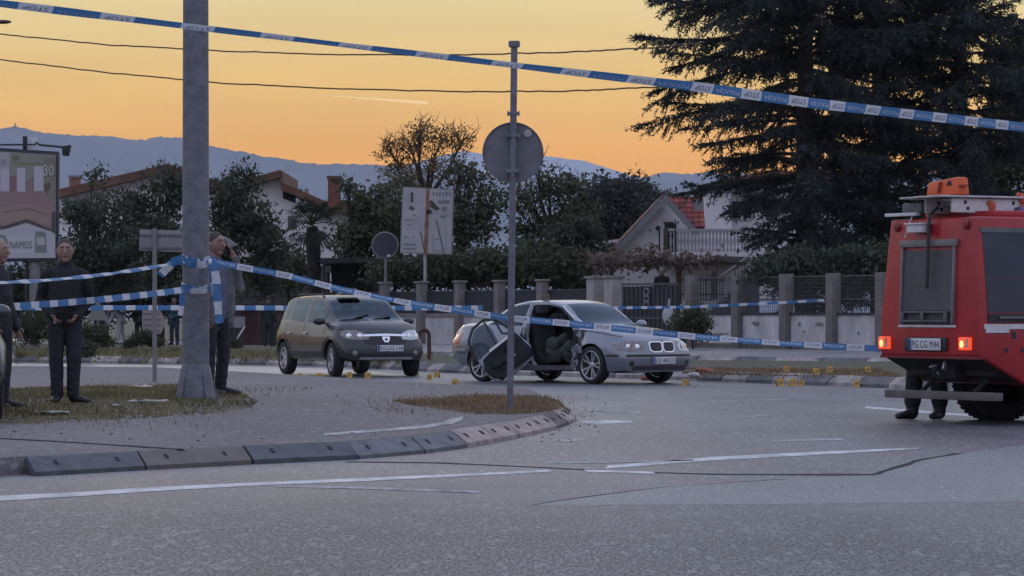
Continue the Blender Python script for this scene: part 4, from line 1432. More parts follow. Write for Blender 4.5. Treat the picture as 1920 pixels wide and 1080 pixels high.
    for ax in ('y-', 'y+'):
        vs, fs = strip(bv, [(-0.90, .335), (0.86, .335)], 0.045, ax, 0.010); mb.add(vs, fs)
    mb.build('sill_strip', mat('skid_grey', (0, 0, 0)), root)
    mb = MB()
    for ax in ('y-', 'y+'):
        vs, fs = strip(bv, [(-0.88, .40), (0.84, .40)], 0.11, ax, 0.008); mb.add(vs, fs)
    split_loose(mb.build('side_cladding', M_BLACK, root))
    for s in (-1, 1):
        for x in (-0.14, -1.02):
            mb = MB(); mb.bar((x, s * 0.868, 0.80), (x + 0.16, s * 0.868, 0.80), 0.03, 0.03); mb.build('door_handle', M_CHROME if s < 0 else paint, root, bevel=0.008)
        mb = MB(); mb.tube([(-1.25, s * 0.56, 1.49), (-1.15, s * 0.56, 1.535), (0.05, s * 0.555, 1.535), (0.18, s * 0.55, 1.48)], .018, 6)
        mb.build('roof_rail', M_BLACK, root, smooth=50)
        mirror_part(root, 0.80, s * 0.80, 1.03, s, paint)
        pts = [(-.07, .20), (.10, .18), (.10, -.16), (-.08, -.18)]
        add_patch('tail_light', M_REDLENS, root, bv, pts if s < 0 else [(-u, v) for u, v in pts][::-1], (-1.9, s * 0.68, 0.95), (-1, s * 1.0, 0.05), off=0.008)
    # wipers and things lying on the dash
    mb = MB(); mb.bar((1.13, -0.45, 1.045), (0.93, 0.05, 1.17), 0.016); mb.bar((1.13, 0.05, 1.06), (0.93, 0.5, 1.17), 0.016); mb.build('wiper', M_BLACK, root)
    return root, bv


build_saloon()
HATCH, HBV = build_hatch('hatchback_car', 'dark green grey hatchback with roof rails standing behind the yellow evidence markers', M_ANTH, (-3.115, 60.97, 0), R(-66))
# bits lying on its roof
mb = MB(); mb.prism([(-.22, 0), (.22, 0), (.17, .055), (-.15, .055)], 0.26, Matrix.Translation((0.0, -0.25, 1.525)) @ Matrix.Rotation(R(90), 4, 'X') @ Matrix.Rotation(R(90), 4, 'Y'))
o = mb.build('sun_visor', M_BLACK, HATCH, bevel=0.01, loc=(0.22, 0.12, 0.0))
# ================================================================== fire engine and the things on it
M_RED = mat('fire_red_paint', (0.31, 0.006, 0.013), 0.42, var=0.18, scale=2, coat=0.15)
M_SHUT = mat('shutter_grey', (0.105, 0.112, 0.122), 0.45, metal=0.3, var=0.15, scale=3)
M_ALU = mat('aluminium', (0.40, 0.41, 0.43), 0.38, metal=0.7, var=0.15, scale=6)
M_WHITE = mat('white_trim', (0.55, 0.55, 0.56), 0.5, var=0.12, scale=8)
M_ORANGE = mat('orange_plastic', (0.62, 0.10, 0.025), 0.5, var=0.12, scale=8)
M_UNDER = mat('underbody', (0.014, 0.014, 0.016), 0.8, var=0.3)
M_GLOW = mat('lit_tail_lamp', (0.5, 0.05, 0.02), 0.3, emit=(1.0, 0.10, 0.03), estr=0.7)
M_GLOWC = mat('lit_tail_lamp_bulb', (0.6, 0.2, 0.08), 0.3, emit=(1.0, 0.28, 0.10), estr=3.0)

TH_T = R(-60.5)
TD = 33.2
T0 = Vector(((1838 - CX) / F * TD, TD, 0))        # rear right corner of the body on the ground
WT = 1.75
truck = thing('fire_engine', 'red fire engine seen from behind with grey shutter and lit tail lamps', 'fire engine', T0, TH_T)
LT = 5.0


def build_truck():
    inx = 0.115         # how far the sides lean in at the top
    zt, zk, zb = 2.185, 1.12, 0.72
    def prof(y):       # cross section: x from -WT (left) to 0 (right)
        return [(-WT, zb), (-WT, zk), (-WT + inx, zt), (-inx, zt), (0, zk), (0, zb)]
    # body with the departure angle at the rear
    mb = MB()
    ring = []
    ys = [0.0, 0.62, 0.62, LT]
    zlow = [zb, 0.40, 0.40, 0.40]
    for y, zl in ((0.0, zb), (0.60, 0.42), (LT, 0.42)):
        lean = 0.0
        ring.append([(-WT, y, zl), (-WT, y + 0.0, zk), (-WT + inx, y + (0.05 if y == 0 else 0), zt), (-inx, y + (0.05 if y == 0 else 0), zt), (0, y, zk), (0, y, zl)])
    k = 6
    vs = [v for r in ring for v in r]
    fs = [(5, 4, 3, 2, 1, 0)]
    for i in range(2):
        for j in range(k):
            j2 = (j + 1) % k
            fs.append((i * k + j, i * k + j2, (i + 1) * k + j2, (i + 1) * k + j))
    fs.append(tuple(range(2 * k, 3 * k)))
    mb.add(vs, fs)
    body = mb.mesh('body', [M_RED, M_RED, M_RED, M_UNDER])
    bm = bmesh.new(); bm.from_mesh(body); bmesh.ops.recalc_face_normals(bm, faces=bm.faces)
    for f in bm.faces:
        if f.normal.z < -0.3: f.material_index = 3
    es = [e for e in bm.edges if e.calc_face_angle(0) > 0.15]
    bmesh.ops.bevel(bm, geom=es, offset=0.035, segments=3, affect='EDGES', profile=0.6, clamp_overlap=True)
    bm.to_mesh(body); bm.free(); shade(body, 30)
    # wheel arch on the right side
    a = MB(); a.lathe([(0, 0), (0.56, 0), (0.56, 0.5), (0, 0.5)], 28, Matrix.Translation((0.1, 1.42, 0.44)) @ Matrix.Rotation(R(-90), 4, 'Y'))
    body = cut(body, [a]); shade(body, 30)
    link('body', body, truck)
    # roof ledge
    mb = MB(); mb.box((-WT / 2, LT / 2 + 0.15, zt + 0.035), (WT - 2 * inx - 0.3, LT - 0.5, 0.075)); mb.build('roof_box', M_RED, truck, bevel=0.02)
    # rear shutter
    x0, x1 = -WT + 0.37, -WT + 1.31
    z0, z1 = 1.06, 1.955
    fr = lambda x, z, y=0.0: (x, -y + 0.047 * max(0, (z - zk) / (zt - zk)), z)
    mb = MB()
    for xa, xb, za, zc in ((x0, x0 + 0.032, z0, z1), (x1 - 0.032, x1, z0, z1)):
        mb.hexa([fr(xa, za, .03), fr(xb, za, .03), fr(xb, za, -.02), fr(xa, za, -.02)], [fr(xa, zc, .03), fr(xb, zc, .03), fr(xb, zc, -.02), fr(xa, zc, -.02)])
    mb.hexa([fr(x0 - 0.03, z1 - .075, .035), fr(x1 + .03, z1 - .075, .035), fr(x1 + .03, z1 - .075, -.02), fr(x0 - .03, z1 - .075, -.02)], [fr(x0 - .03, z1, .035), fr(x1 + .03, z1, .035), fr(x1 + .03, z1, -.02), fr(x0 - .03, z1, -.02)])
    mb.build('shutter_frame', mat('dull_frame', (0.17, 0.165, 0.17), .5, metal=.3, var=.2), truck, bevel=0.006)
    mb = MB(); n = 22; za = z0 + 0.15; zc = z1 - 0.11
    for i in range(n):
        a = za + (zc - za) * i / n; b = za + (zc - za) * (i + 1) / n
        mb.hexa([fr(x0 + .032, a, .006), fr(x1 - .032, a, .006), fr(x1 - .032, a, -.03), fr(x0 + .032, a, -.03)], [fr(x0 + .032, b - .003, .009), fr(x1 - .032, b - .003, .009), fr(x1 - .032, b - .003, -.03), fr(x0 + .032, b - .003, -.03)])
    mb.hexa([fr(x0 + .032, za, .002), fr(x1 - .032, za, .002), fr(x1 - .032, za, -.01), fr(x0 + .032, za, -.01)], [fr(x0 + .032, zc, .002), fr(x1 - .032, zc, .002), fr(x1 - .032, zc, -.01), fr(x0 + .032, zc, -.01)])
    stuff(mb.build('rear_shutter', M_SHUT, truck))
    mb = MB(); mb.hexa([fr(x0 + .032, z0, .03), fr(x1 - .032, z0, .03), fr(x1 - .032, z0, -.02), fr(x0 + .032, z0, -.02)], [fr(x0 + .032, z0 + .15, .012), fr(x1 - .032, z0 + .15, .012), fr(x1 - .032, z0 + .15, -.02), fr(x0 + .032, z0 + .15, -.02)])
    sh = mb.build('shutter_base', M_INK, truck)
    mb = MB()
    for q in (0.06, 0.43, 0.86):
        xa = x0 + (x1 - x0) * q
        mb.box((xa + .03, -0.035, z0 + .075), (0.05, 0.03, 0.12))
    mb.box(((x0 + x1) / 2, -0.04, z0 + 0.125), (x1 - x0 - .12, 0.02, 0.018)); mb.box(((x0 + x1) / 2, -0.04, z0 + 0.03), (x1 - x0 - .12, 0.02, 0.018))
    mb.build('shutter_handle', M_SHUT, sh, bevel=0.004)
    mb = MB(); mb.box(((x0 + x1) / 2, -0.005, z0 - 0.022), (x1 - x0 + .06, 0.014, 0.026)); mb.build('rear_strip', M_WHITE, truck)
    # work lamp, strap, top corner lamps
    mb = MB(); mb.box((-WT + 0.72, -0.03, 2.075), (0.26, 0.12, 0.085)); mb.mi = 1; mb.box((-WT + 0.72, -0.03, 2.125), (0.30, 0.16, 0.018)); mb.build('work_lamp', [M_WHITE, M_ALU], truck, bevel=0.008)
    mb = MB(); mb.tube([(-WT + 0.90, .10, 2.30), (-WT + 0.90, -0.01, 2.22), (-WT + 0.90, -0.03, 2.0), (-WT + 0.905, -0.045, 1.7), (-WT + 0.90, -0.05, 1.44)], .018, 6); mb.build('strap', M_INK, truck)
    for x in (-WT + 0.26, -0.28):
        mb = MB(); mb.lathe([(0, .02), (.035, .018), (.05, 0)], 12, Matrix.Translation((x, 0.03, 2.10)) @ Matrix.Rotation(R(90), 4, 'X')); mb.build('corner_lamp', mat('dull_red_lens', (0.18, 0.012, 0.015), 0.3), truck)
    # lit tail lamps
    for x in (-WT + 0.10, -0.235):
        mb = MB(); mb.box((x, -0.012, 0.855), (0.19, 0.05, 0.135)); o = mb.build('tail_lamp', M_GLOW, truck, bevel=0.015)
        mb = MB(); mb.ellipsoid((x - .03, -0.04, 0.85), (.035, .012, .042), 4, 4); mb.build('bulb', M_GLOWC, o)
        mb = MB(); mb.box((x + 0.055, -0.0385, 0.86), (0.035, 0.006, 0.10)); mb.build('reflector', M_LAMPGLASS, o)
    # number plate on its dark bracket
    mb = MB(); mb.box((-WT + 0.83, -0.012, 0.845), (0.74, 0.03, 0.15)); mb.build('plate_bracket', M_BLACK, truck, bevel=0.02)
    M = Matrix.Translation((-WT + 0.85, -0.034, 0.845)) @ Matrix(((1, 0, 0, 0), (0, 0, -1, 0), (0, 1, 0, 0), (0, 0, 0, 1)))
    plate_part(truck, M, 0.55, 0.125, 'PG CG M44')
    # bumper edge under the red panel, underbody, tow gear, step bar
    mb = MB(); mb.box((-WT / 2, 0.02, zb - 0.012), (WT - 0.02, 0.06, 0.03)); mb.build('lower_edge', mat('dark_red_edge', (0.16, 0.012, 0.016), 0.5), truck)
    mb = MB()
    mb.box((-WT / 2, 2.6, 0.55), (1.2, 4.4, 0.20)); mb.box((-WT / 2, 0.55, 0.60), (1.5, 0.5, 0.18)); mb.box((-WT / 2 - 0.1, 1.4, 0.44), (1.3, 0.16, 0.16))
    mb.ellipsoid((-WT / 2, 1.42, 0.44), (.2, .2, .2), 12, 8)
    mb.box((-WT / 2 + .05, .30, .58), (.34, .25, .2)); mb.tube([(-WT / 2 + .05, .1, .62), (-WT / 2 + .05, .02, .56), (-WT / 2 + .05, .05, .50)], .03, 8)
    mb.build('underbody', M_UNDER, truck, bevel=0.02)
    mb = MB(); mb.ellipsoid((-WT / 2 - .02, .12, .53), (.03, .03, .03)); mb.bar((-WT / 2 + .12, .12, .66), (-WT / 2 + .12, .10, .58), .03); mb.tube([(-WT / 2 - .2, .2, .62), (-WT / 2 - .12, .1, .60), (-WT / 2, .14, .63)], .012, 6); mb.build('tow_gear', M_ALU, truck)
    mb = MB(); mb.box((-WT / 2 + 0.10, 0.10, 0.305), (1.86, 0.16, 0.085)); st = mb.build('rear_step', mat('step_bar', (0.105, 0.09, 0.088), 0.7, var=0.3), truck, bevel=0.012)
    for x in (-WT / 2 - .35, -WT / 2 + .55):
        mb = MB(); mb.bar((x, 0.12, 0.30), (x, 0.45, 0.56), 0.05, 0.03); mb.build('step_bracket', M_UNDER, st)
    # side: shutter, rail, white strip, fittings
    sx = lambda z, e=0.0: (0 if z < zk else -inx * (z - zk) / (zt - zk)) + e
    mb = MB(); y0, y1 = 0.10, 2.2
    za, zc = 1.08, 2.02; n = 24
    for i in range(n):
        a = za + .10 + (zc - za - .1) * i / n; b = za + .10 + (zc - za - .1) * (i + 1) / n - 0.003
        mb.hexa([(sx(a, .004), y0, a), (sx(a, .004), y1, a), (sx(a, -.03), y1, a), (sx(a, -.03), y0, a)], [(sx(b, .010), y0, b), (sx(b, .010), y1, b), (sx(b, -.03), y1, b), (sx(b, -.03), y0, b)])
    mb.hexa([(sx(za, .002), y0, za), (sx(za, .002), y1, za), (sx(za, -.01), y1, za), (sx(za, -.01), y0, za)], [(sx(zc, .002), y0, zc), (sx(zc, .002), y1, zc), (sx(zc, -.01), y1, zc), (sx(zc, -.01), y0, zc)])
    stuff(mb.build('side_shutter', mat('shutter_blue_grey', (0.06, 0.072, 0.095), 0.45, metal=0.3, var=0.12, scale=3), truck))
    mb = MB(); mb.box((0.004, (y0 + y1) / 2, za + .045), (0.03, y1 - y0, 0.09)); o = mb.build('shutter_base', M_INK, truck)
    mb = MB(); mb.bar((0.03, y0 + .12, za + .05), (0.03, y1 - .1, za + .05), .03); mb.build('shutter_handle', M_SHUT, o)
    mb = MB()
    mb.hexa([(sx(zc, .012), y0 - .03, zc), (sx(zc, .012), y1, zc), (sx(zc, -.03), y1, zc), (sx(zc, -.03), y0 - .03, zc)], [(sx(zc + .05, .014), y0 - .03, zc + .05), (sx(zc + .05, .014), y1, zc + .05), (sx(zc + .05, -.03), y1, zc + .05), (sx(zc + .05, -.03), y0 - .03, zc + .05)])
    mb.build('shutter_frame', M_SHUT, truck)
    mb = MB(); mb.box((0.006, 1.2, 1.035), (0.012, 2.3, 0.052)); mb.box((0.006, 0.22, 0.99), (0.012, 0.30, 0.04)); mb.build('side_strip', M_WHITE, truck)
    mb = MB()
    for y, z, r in ((0.34, 0.79, .022), (0.55, 0.79, .022)): mb.lathe([(0, .008), (r, .006), (r * 1.2, 0)], 10, Matrix.Translation((0.001, y, z)) @ Matrix.Rotation(R(90), 4, 'Y'))
    mb.box((0.003, 0.44, .945), (.012, .05, .07))
    mb.build('side_fitting', M_INK, truck)
    mb = MB(); mb.box((0.004, 1.0, 0.45), (0.016, 0.5, 0.045)); mb.build('side_strip', M_WHITE, truck)
    mb = MB(); mb.box((0.003, 0.78, 0.66), (0.016, 0.22, 0.20)); mb.build('fuel_flap', M_INK, truck, bevel=0.02)
    # wheels, twin at the back
    for x, lab in ((-0.20, 0), (-WT + 0.20, 1)):
        root = link('wheel', None, truck); root.location = (x, 1.42, 0.44)
        M = Matrix.Rotation(R(90), 4, 'Y')
        mb = MB()
        for c in (-0.13, 0.13):
            h = .115; r = .44
            mb.lathe([(.27, c - h), (r - .05, c - h), (r - .01, c - h * .8), (r, c - h * .5), (r, c + h * .5), (r - .01, c + h * .8), (r - .05, c + h), (.27, c + h)], 36, M, closed=True)
        for q in range(40):
            a = 2 * math.pi * q / 40
            for c in (-0.19, -.07, .07, .19):
                mb.box(Vector((c, .438 * math.cos(a), .438 * math.sin(a))), (.07, .03, .012), Matrix.Rotation(a + R(90), 3, 'X'))
        mb.build('tyre', M_TYRE, root, smooth=35)
        mb = MB(); mb.lathe([(.27, .2), (.2, .05), (.1, .12), (0, .12)], 24, M); mb.build('rim', M_BLACK, root, smooth=40)
    for x in (-0.22, -WT + 0.22):
        root = link('wheel', None, truck); root.location = (x, 4.3, 0.44); M = Matrix.Rotation(R(90), 4, 'Y')
        mb = MB(); h = .12; r = .44; mb.lathe([(.27, -h), (r - .05, -h), (r, -h * .6), (r, h * .6), (r - .05, h), (.27, h)], 32, M, closed=True); mb.build('tyre', M_TYRE, root, smooth=35)
        mb = MB(); mb.lathe([(.27, .1), (.2, .05), (.1, .09), (0, .09)], 24, M); mb.build('rim', M_ALU, root, smooth=40)
    # cab ahead (mostly outside the picture)
    mb = MB(); mb.hexa([(-WT, LT + .05, .55), (0, LT + .05, .55), (0, LT + 1.5, .55), (-WT, LT + 1.5, .55)], [(-WT + .1, LT + .05, 2.1), (-.1, LT + .05, 2.1), (-.1, LT + 1.0, 2.1), (-WT + .1, LT + 1.0, 2.1)]); mb.build('cab', M_RED, truck, bevel=0.06)


build_truck()
TM = Matrix.Translation(T0) @ Matrix.Rotation(TH_T, 4, 'Z')


def on_truck(name, label, cat, loc=(0, 0, 0), group=None):
    return thing(name, label, cat, TM @ Vector(loc), TH_T, group)


# ladder pair on the roof: two perforated side rails with rungs, a plank on top
lad = on_truck('ladder', 'white perforated rail ladder lying along the fire engine roof', 'ladder')
xl = -0.62
for x in (xl, xl - 0.46):
    mb = MB(); mb.box((x, 2.35, 2.315), (0.035, 4.5, 0.15)); rail = mb.build('rail', M_WHITE, lad, bevel=0.006)
    if x == xl:
        mb = MB(); mb.lathe([(0, .004), (.020, .004), (.022, 0)], 10, Matrix.Rotation(R(90), 4, 'Y')); hole_me = mb.mesh('hole', [M_INK])
    for k in range(14):
        for dz, dy in ((0.035, 0), (-0.03, 0.035)):
            o = link('hole', hole_me, rail); o.location = (x + 0.0176, 0.27 + k * 0.32 + dy, 2.315 + dz)
for k in range(14):
    mb = MB(); mb.tube([(xl - 0.44, 0.34 + k * 0.32, 2.32), (xl - 0.02, 0.34 + k * 0.32, 2.32)], .016, 8); mb.build('rung', M_ALU, lad)
mb = MB(); mb.box((xl - 0.64, 0.22, 2.30), (0.34, 0.34, 0.11)); mb.build('end_fitting', mat('grey_fitting', (0.10, 0.105, 0.11), 0.6, var=0.3), lad, bevel=0.02)
mb = MB(); mb.box((xl - 0.80, 0.05, 2.235), (0.56, 0.06, 0.035)); mb.bar((xl - 0.62, 0.05, 2.22), (xl - 0.65, -.03, 1.98), .014); mb.build('hook_bar', M_WHITE, lad, bevel=0.006)
pl = MB(); pl.box((-0.80, 2.2, 2.408), (0.50, 4.55, 0.022)); pl.box((-1.12, 0.12, 2.405), (0.42, 0.35, 0.02))
tag(pl.build('plank', M_ALU, None, bevel=0.004), 'flat aluminium plank on top of the white roof ladder', 'plank').matrix_world = TM
box = on_truck('rescue_case', 'bright orange plastic case tilted on the plank above the fire engine rear', 'case', (-0.86, 0.24, 2.423))
mb = MB(); mb.hexa([(-.28, -.085, 0), (.27, -.085, 0), (.27, .085, .0), (-.28, .085, .0)], [(-.265, -.075, .15), (.25, -.075, .195), (.25, .075, .195), (-.265, .075, .15)]); mb.build('shell', M_ORANGE, box, bevel=0.03)
M_LATCH = mat('orange_dark', (0.25, 0.04, 0.015), 0.5)
mb = MB(); mb.bar((-.05, -.088, .03), (-.02, -.08, .15), .05, .02); mb.build('latch', M_LATCH, box)
mb = MB(); mb.bar((.256, -.05, .10), (.266, .03, .10), .10, .02); mb.build('latch', M_LATCH, box)
mb = MB(); mb.bar((.10, -.086, .11), (.13, -.082, .15), .02); mb.bar((.16, -.086, .11), (.13, -.082, .15), .02); mb.build('handle', M_INK, box)
for y, z, lab in ((0.62, 2.31, 'orange strap knotted low on the ladder rail'), (1.02, 2.40, 'orange strap knotted higher round ladder and plank')):
    mb = MB(); mb.ellipsoid((xl + .03, y, z), (.03, .045, .06), 9, 6); mb.bar((xl + .025, y, z - .05), (xl + .03, y + .05, z - .16), .02, .05); mb.bar((xl + .03, y, z), (xl + .02, y - .06, z + .05), .02, .05)
    o = mb.build('ratchet_strap', mat('orange_web', (0.50, 0.10, 0.06), 0.8, var=0.2), None, smooth=50); o.matrix_world = TM; tag(o, lab, 'strap')
mb = MB(); mb.tube([(xl + .12, .9, 2.265), (xl + .12, 1.5, 2.27), (xl + .12, 3.0, 2.27)], .045, 10)
o = mb.build('hose_roll', mat('blue_hose', (0.10, 0.10, 0.20), 0.7, var=0.4, scale=8), None, smooth=40); o.matrix_world = TM; tag(o, 'bluish rolled hose lying beside the ladder on the red roof', 'hose')
# ================================================================== people
SKIN = mat('skin', (0.25, 0.145, 0.115), 0.55, var=0.12, scale=14)
HAIRD = mat('dark_hair', (0.042, 0.034, 0.030), 0.75, var=0.3, scale=60)
HAIRG = mat('grey_hair', (0.14, 0.13, 0.13), 0.75, var=0.3, scale=60)
EYE = mat('eye_dark', (0.02, 0.016, 0.015), 0.4)
LIP = mat('lip', (0.22, 0.10, 0.085), 0.6)


class Body:
    def __init__(s): s.pr = []

    def seg(s, pts, rad, lab, side=(1, 0, 0)):
        """limb through pts; rad = list of r or (across, deep)"""
        pts = [np.array(p, float) for p in pts]
        rr = [(r, r) if not hasattr(r, '__len__') else tuple(r) for r in rad]
        s.pr.append((pts, rr, lab, np.array(side, float)))

    def ball(s, c, r, lab):
        s.pr.append((np.array(c, float), r, lab, None))

    def rings(s, pts, rr, side):
        n = 14; vs, fs = [], []
        P_, R_ = list(pts), list(rr)
        # rounded ends
        def ends(p, q, r, sgn):
            d = p - q; d = d / (np.linalg.norm(d) + 1e-9); m = min(r)
            return [(p + d * m * 0.5, (r[0] * .86, r[1] * .86)), (p + d * m * 0.9, (r[0] * .45, r[1] * .45)), (p + d * m, (r[0] * .1, r[1] * .1))]
        a = ends(P_[0], P_[1], R_[0], 1)[::-1]; b = ends(P_[-1], P_[-2], R_[-1], 1)
        PP = [x[0] for x in a] + P_ + [x[0] for x in b]; RR = [x[1] for x in a] + R_ + [x[1] for x in b]
        for i, p in enumerate(PP):
            t = PP[min(i + 1, len(PP) - 1)] - PP[max(i - 1, 0)]; t = t / (np.linalg.norm(t) + 1e-9)
            u = side - t * np.dot(side, t)
            if np.linalg.norm(u) < .05: u = np.array((0, 1, 0)) - t * t[1]
            u = u / np.linalg.norm(u); w = np.cross(t, u)
            for k in range(n):
                th = 2 * math.pi * k / n
                vs.append(p + u * math.cos(th) * RR[i][0] + w * math.sin(th) * RR[i][1])
        m = len(PP)
        for i in range(m - 1):
            for k in range(n):
                k2 = (k + 1) % n; fs.append((i * n + k, i * n + k2, (i + 1) * n + k2, (i + 1) * n + k))
        fs.append(tuple(range(n))[::-1]); fs.append(tuple(range((m - 1) * n, m * n)))
        return vs, fs

    def dist(s, pr, X):
        pts, rr, lab, side = pr
        if side is None:
            r = np.array(rr); q = (X - pts) / r
            return (np.linalg.norm(q, axis=1) - 1) * r.min()
        best = np.full(len(X), 9.0)
        for a, b, ra, rb in zip(pts, pts[1:], rr, rr[1:]):
            ab = b - a; l = np.dot(ab, ab) + 1e-12
            t = np.clip((X - a) @ ab / l, 0, 1)
            c = a + t[:, None] * ab; o = X - c
            tt = ab / math.sqrt(l); u = side - tt * np.dot(side, tt)
            if np.linalg.norm(u) < .05: u = np.array((0, 1, 0)) - tt * tt[1]
            u = u / np.linalg.norm(u); w = np.cross(tt, u)
            r1 = ra[0] + (rb[0] - ra[0]) * t; r2 = ra[1] + (rb[1] - ra[1]) * t
            m = np.minimum(r1, r2)
            d = (np.sqrt(((o @ u) / r1) ** 2 + ((o @ w) / r2) ** 2 + ((o @ tt) / m) ** 2) - 1) * m
            best = np.minimum(best, d)
        return best

    def build(s, root, mats, voxel=0.01, name='body', folds=0.0):
        mb = MB()
        for pts, rr, lab, side in s.pr:
            if side is None: mb.ellipsoid(pts, rr, 16, 11)
            else: mb.add(*s.rings(pts, rr, side))
        me = mb.mesh(name, [SKIN])
        bm = bmesh.new(); bm.from_mesh(me); bmesh.ops.recalc_face_normals(bm, faces=bm.faces); bm.to_mesh(me); bm.free()
        def setup(o):
            m = o.modifiers.new('r', 'REMESH'); m.mode = 'VOXEL'; m.voxel_size = voxel
            m = o.modifiers.new('s', 'SMOOTH'); m.factor = 0.5; m.iterations = 2
        me = eval_mod(me, setup)
        n = len(me.vertices); X = np.empty(n * 3, np.float32); me.vertices.foreach_get('co', X); X = X.reshape(-1, 3).astype(float)
        labs = []; D = []
        for pr in s.pr: D.append(s.dist(pr, X)); labs.append(pr[2])
        D = np.array(D); li = D.argmin(0)
        keys = list(mats.keys())
        vl = np.array([keys.index(labs[i]) for i in li])
        # soft folds in the cloth
        if folds:
            cloth = np.isin(vl, [keys.index(k) for k in keys if k in ('top', 'legs', 'jacket')])
            N = np.empty(n * 3, np.float32); me.vertices.foreach_get('normal', N); N = N.reshape(-1, 3)
            f = np.sin(X[:, 2] * 55 + 7 * np.sin(X[:, 0] * 17) + 5 * np.sin(X[:, 1] * 21 + X[:, 2] * 9)) * np.sin(X[:, 0] * 30 + X[:, 2] * 12 + 1.3)
            X = X + N * (f * folds * cloth)[:, None]
            me.vertices.foreach_set('co', X.astype(np.float32).ravel())
        lv = np.empty(len(me.loops), np.int32); me.loops.foreach_get('vertex_index', lv)
        ls = np.empty(len(me.polygons), np.int32); me.polygons.foreach_get('loop_start', ls)
        me.materials.clear()
        for k in keys: me.materials.append(mats[k])
        me.polygons.foreach_set('material_index', vl[lv[ls]].astype(np.int32))
        me.polygons.foreach_set('use_smooth', np.ones(len(me.polygons), bool))
        me.update()
        return link(name, me, root)


def hand(B, wr, el, curl=0.5, side=1, s=1.0):
    """hand going on from the forearm: palm, four bent fingers and a thumb"""
    wr, el = np.array(wr, float), np.array(el, float)
    d = wr - el; d /= np.linalg.norm(d)
    a = np.array((0, -1.0, 0)) - d * np.dot((0, -1, 0), d)
    if np.linalg.norm(a) < .1: a = np.array((1.0, 0, 0))
    a /= np.linalg.norm(a); n = np.cross(d, a) * side
    B.seg([wr, wr + d * .05 * s, wr + d * .09 * s], [(.026, .020), (.040, .017), (.038, .015)], 'skin', a)
    for i, l in enumerate((.072, .082, .076, .060)):
        o = wr + d * .09 * s + a * (0.030 - i * .020) * s
        k = o + d * l * .5 * s - n * l * .15 * curl * s
        e = k + (d * (1 - curl * .8) - n * curl) * l * .55 * s
        B.seg([o, k, e], [.0095, .009, .0075], 'skin', a)
    o = wr + d * .03 * s + a * .034 * s
    B.seg([o, o + (d * .6 + a * .7) * .04 * s, o + (d * .95 + a * .5 - n * .3) * .068 * s], [.012, .011, .009], 'skin', n)


def head(B, c, yaw=0.0, pitch=0.0, hair='hair', bald=False):
    k = 1.08
    Mx = Matrix.Translation(Vector(c)) @ Matrix.Rotation(yaw, 4, 'Z') @ Matrix.Rotation(pitch, 4, 'X') @ Matrix.Scale(k, 4)
    T = lambda p: np.array(Mx @ Vector(p))
    B.ball(c, (.081 * k, .096 * k, .112 * k), 'skin')
    B.seg([T((0, -.02, -.03)), T((0, -.045, -.085))], [(.064, .06), (.040, .038)], 'skin', T((1, 0, 0)) - T((0, 0, 0)))
    B.seg([T((0, -.092, .015)), T((0, -.112, -.022))], [.010, .015], 'skin')
    for sx in (-1, 1):
        B.ball(T((sx * .080, .008, -.005)), (.012, .022, .032), 'skin')
        B.ball(T((sx * .031, -.084, .018)), (.011, .010, .006), 'eye')
        B.seg([T((sx * .016, -.089, .040)), T((sx * .046, -.080, .041))], [.0085, .0075], 'brow')
    B.seg([T((-.022, -.088, -.052)), T((0, -.094, -.050)), T((.022, -.088, -.052))], [.006, .007, .006], 'lip')
    if not bald:
        B.ball(T((0, .020, .041)), (.0838 * k, .0925 * k, .0875 * k), hair)
    else:
        B.ball(T((0, .040, -.01)), (.081 * k, .066 * k, .070 * k), hair)


def stance(B, hip_w=.10, foot=.13, back=0.0, z0=0.0, loose=1.0, feet_yaw=(-.2, .25), top_hem=.88):
    for s, fy in ((-1, feet_yaw[0]), (1, feet_yaw[1])):
        B.seg([(s * hip_w, 0, .90), (s * (hip_w + .012), -.015, .50), (s * foot, .02, .10)], [(.098 * loose, .10 * loose), (.072 * loose, .076 * loose), (.062 * loose, .068 * loose)], 'legs')
        f = np.array((math.sin(fy) * 1.0, -math.cos(fy), 0))
        B.seg([np.array((s * foot, .055, .045)), np.array((s * foot, 0.02, .05)) + f * .10, np.array((s * foot, .02, .034)) + f * .22], [(.042, .042), (.048, .040), (.040, .026)], 'shoe')
    B.seg([(0, 0.01, .84), (0, .01, .98)], [(.165, .115), (.165, .115)], 'legs')


def torso(B, lab='top', hem=.86, belly=1.0, open_=None):
    B.seg([(0, 0.01, hem), (0, .005, 1.0), (0, 0, 1.15), (0, .005, 1.30), (0, .015, 1.42), (0, .02, 1.49)],
          [(.178, .125 * belly), (.180, .130 * belly), (.178, .128 * belly), (.196, .128), (.188, .108), (.095, .075)], lab)
    B.seg([(-.175, .015, 1.415), (0, .018, 1.45), (.175, .015, 1.415)], [(.062, .062), (.062, .062), (.062, .062)], lab, (0, 1, 0))
    B.seg([(0, .02, 1.47), (0, .0, 1.58)], [.062, .058], 'skin')


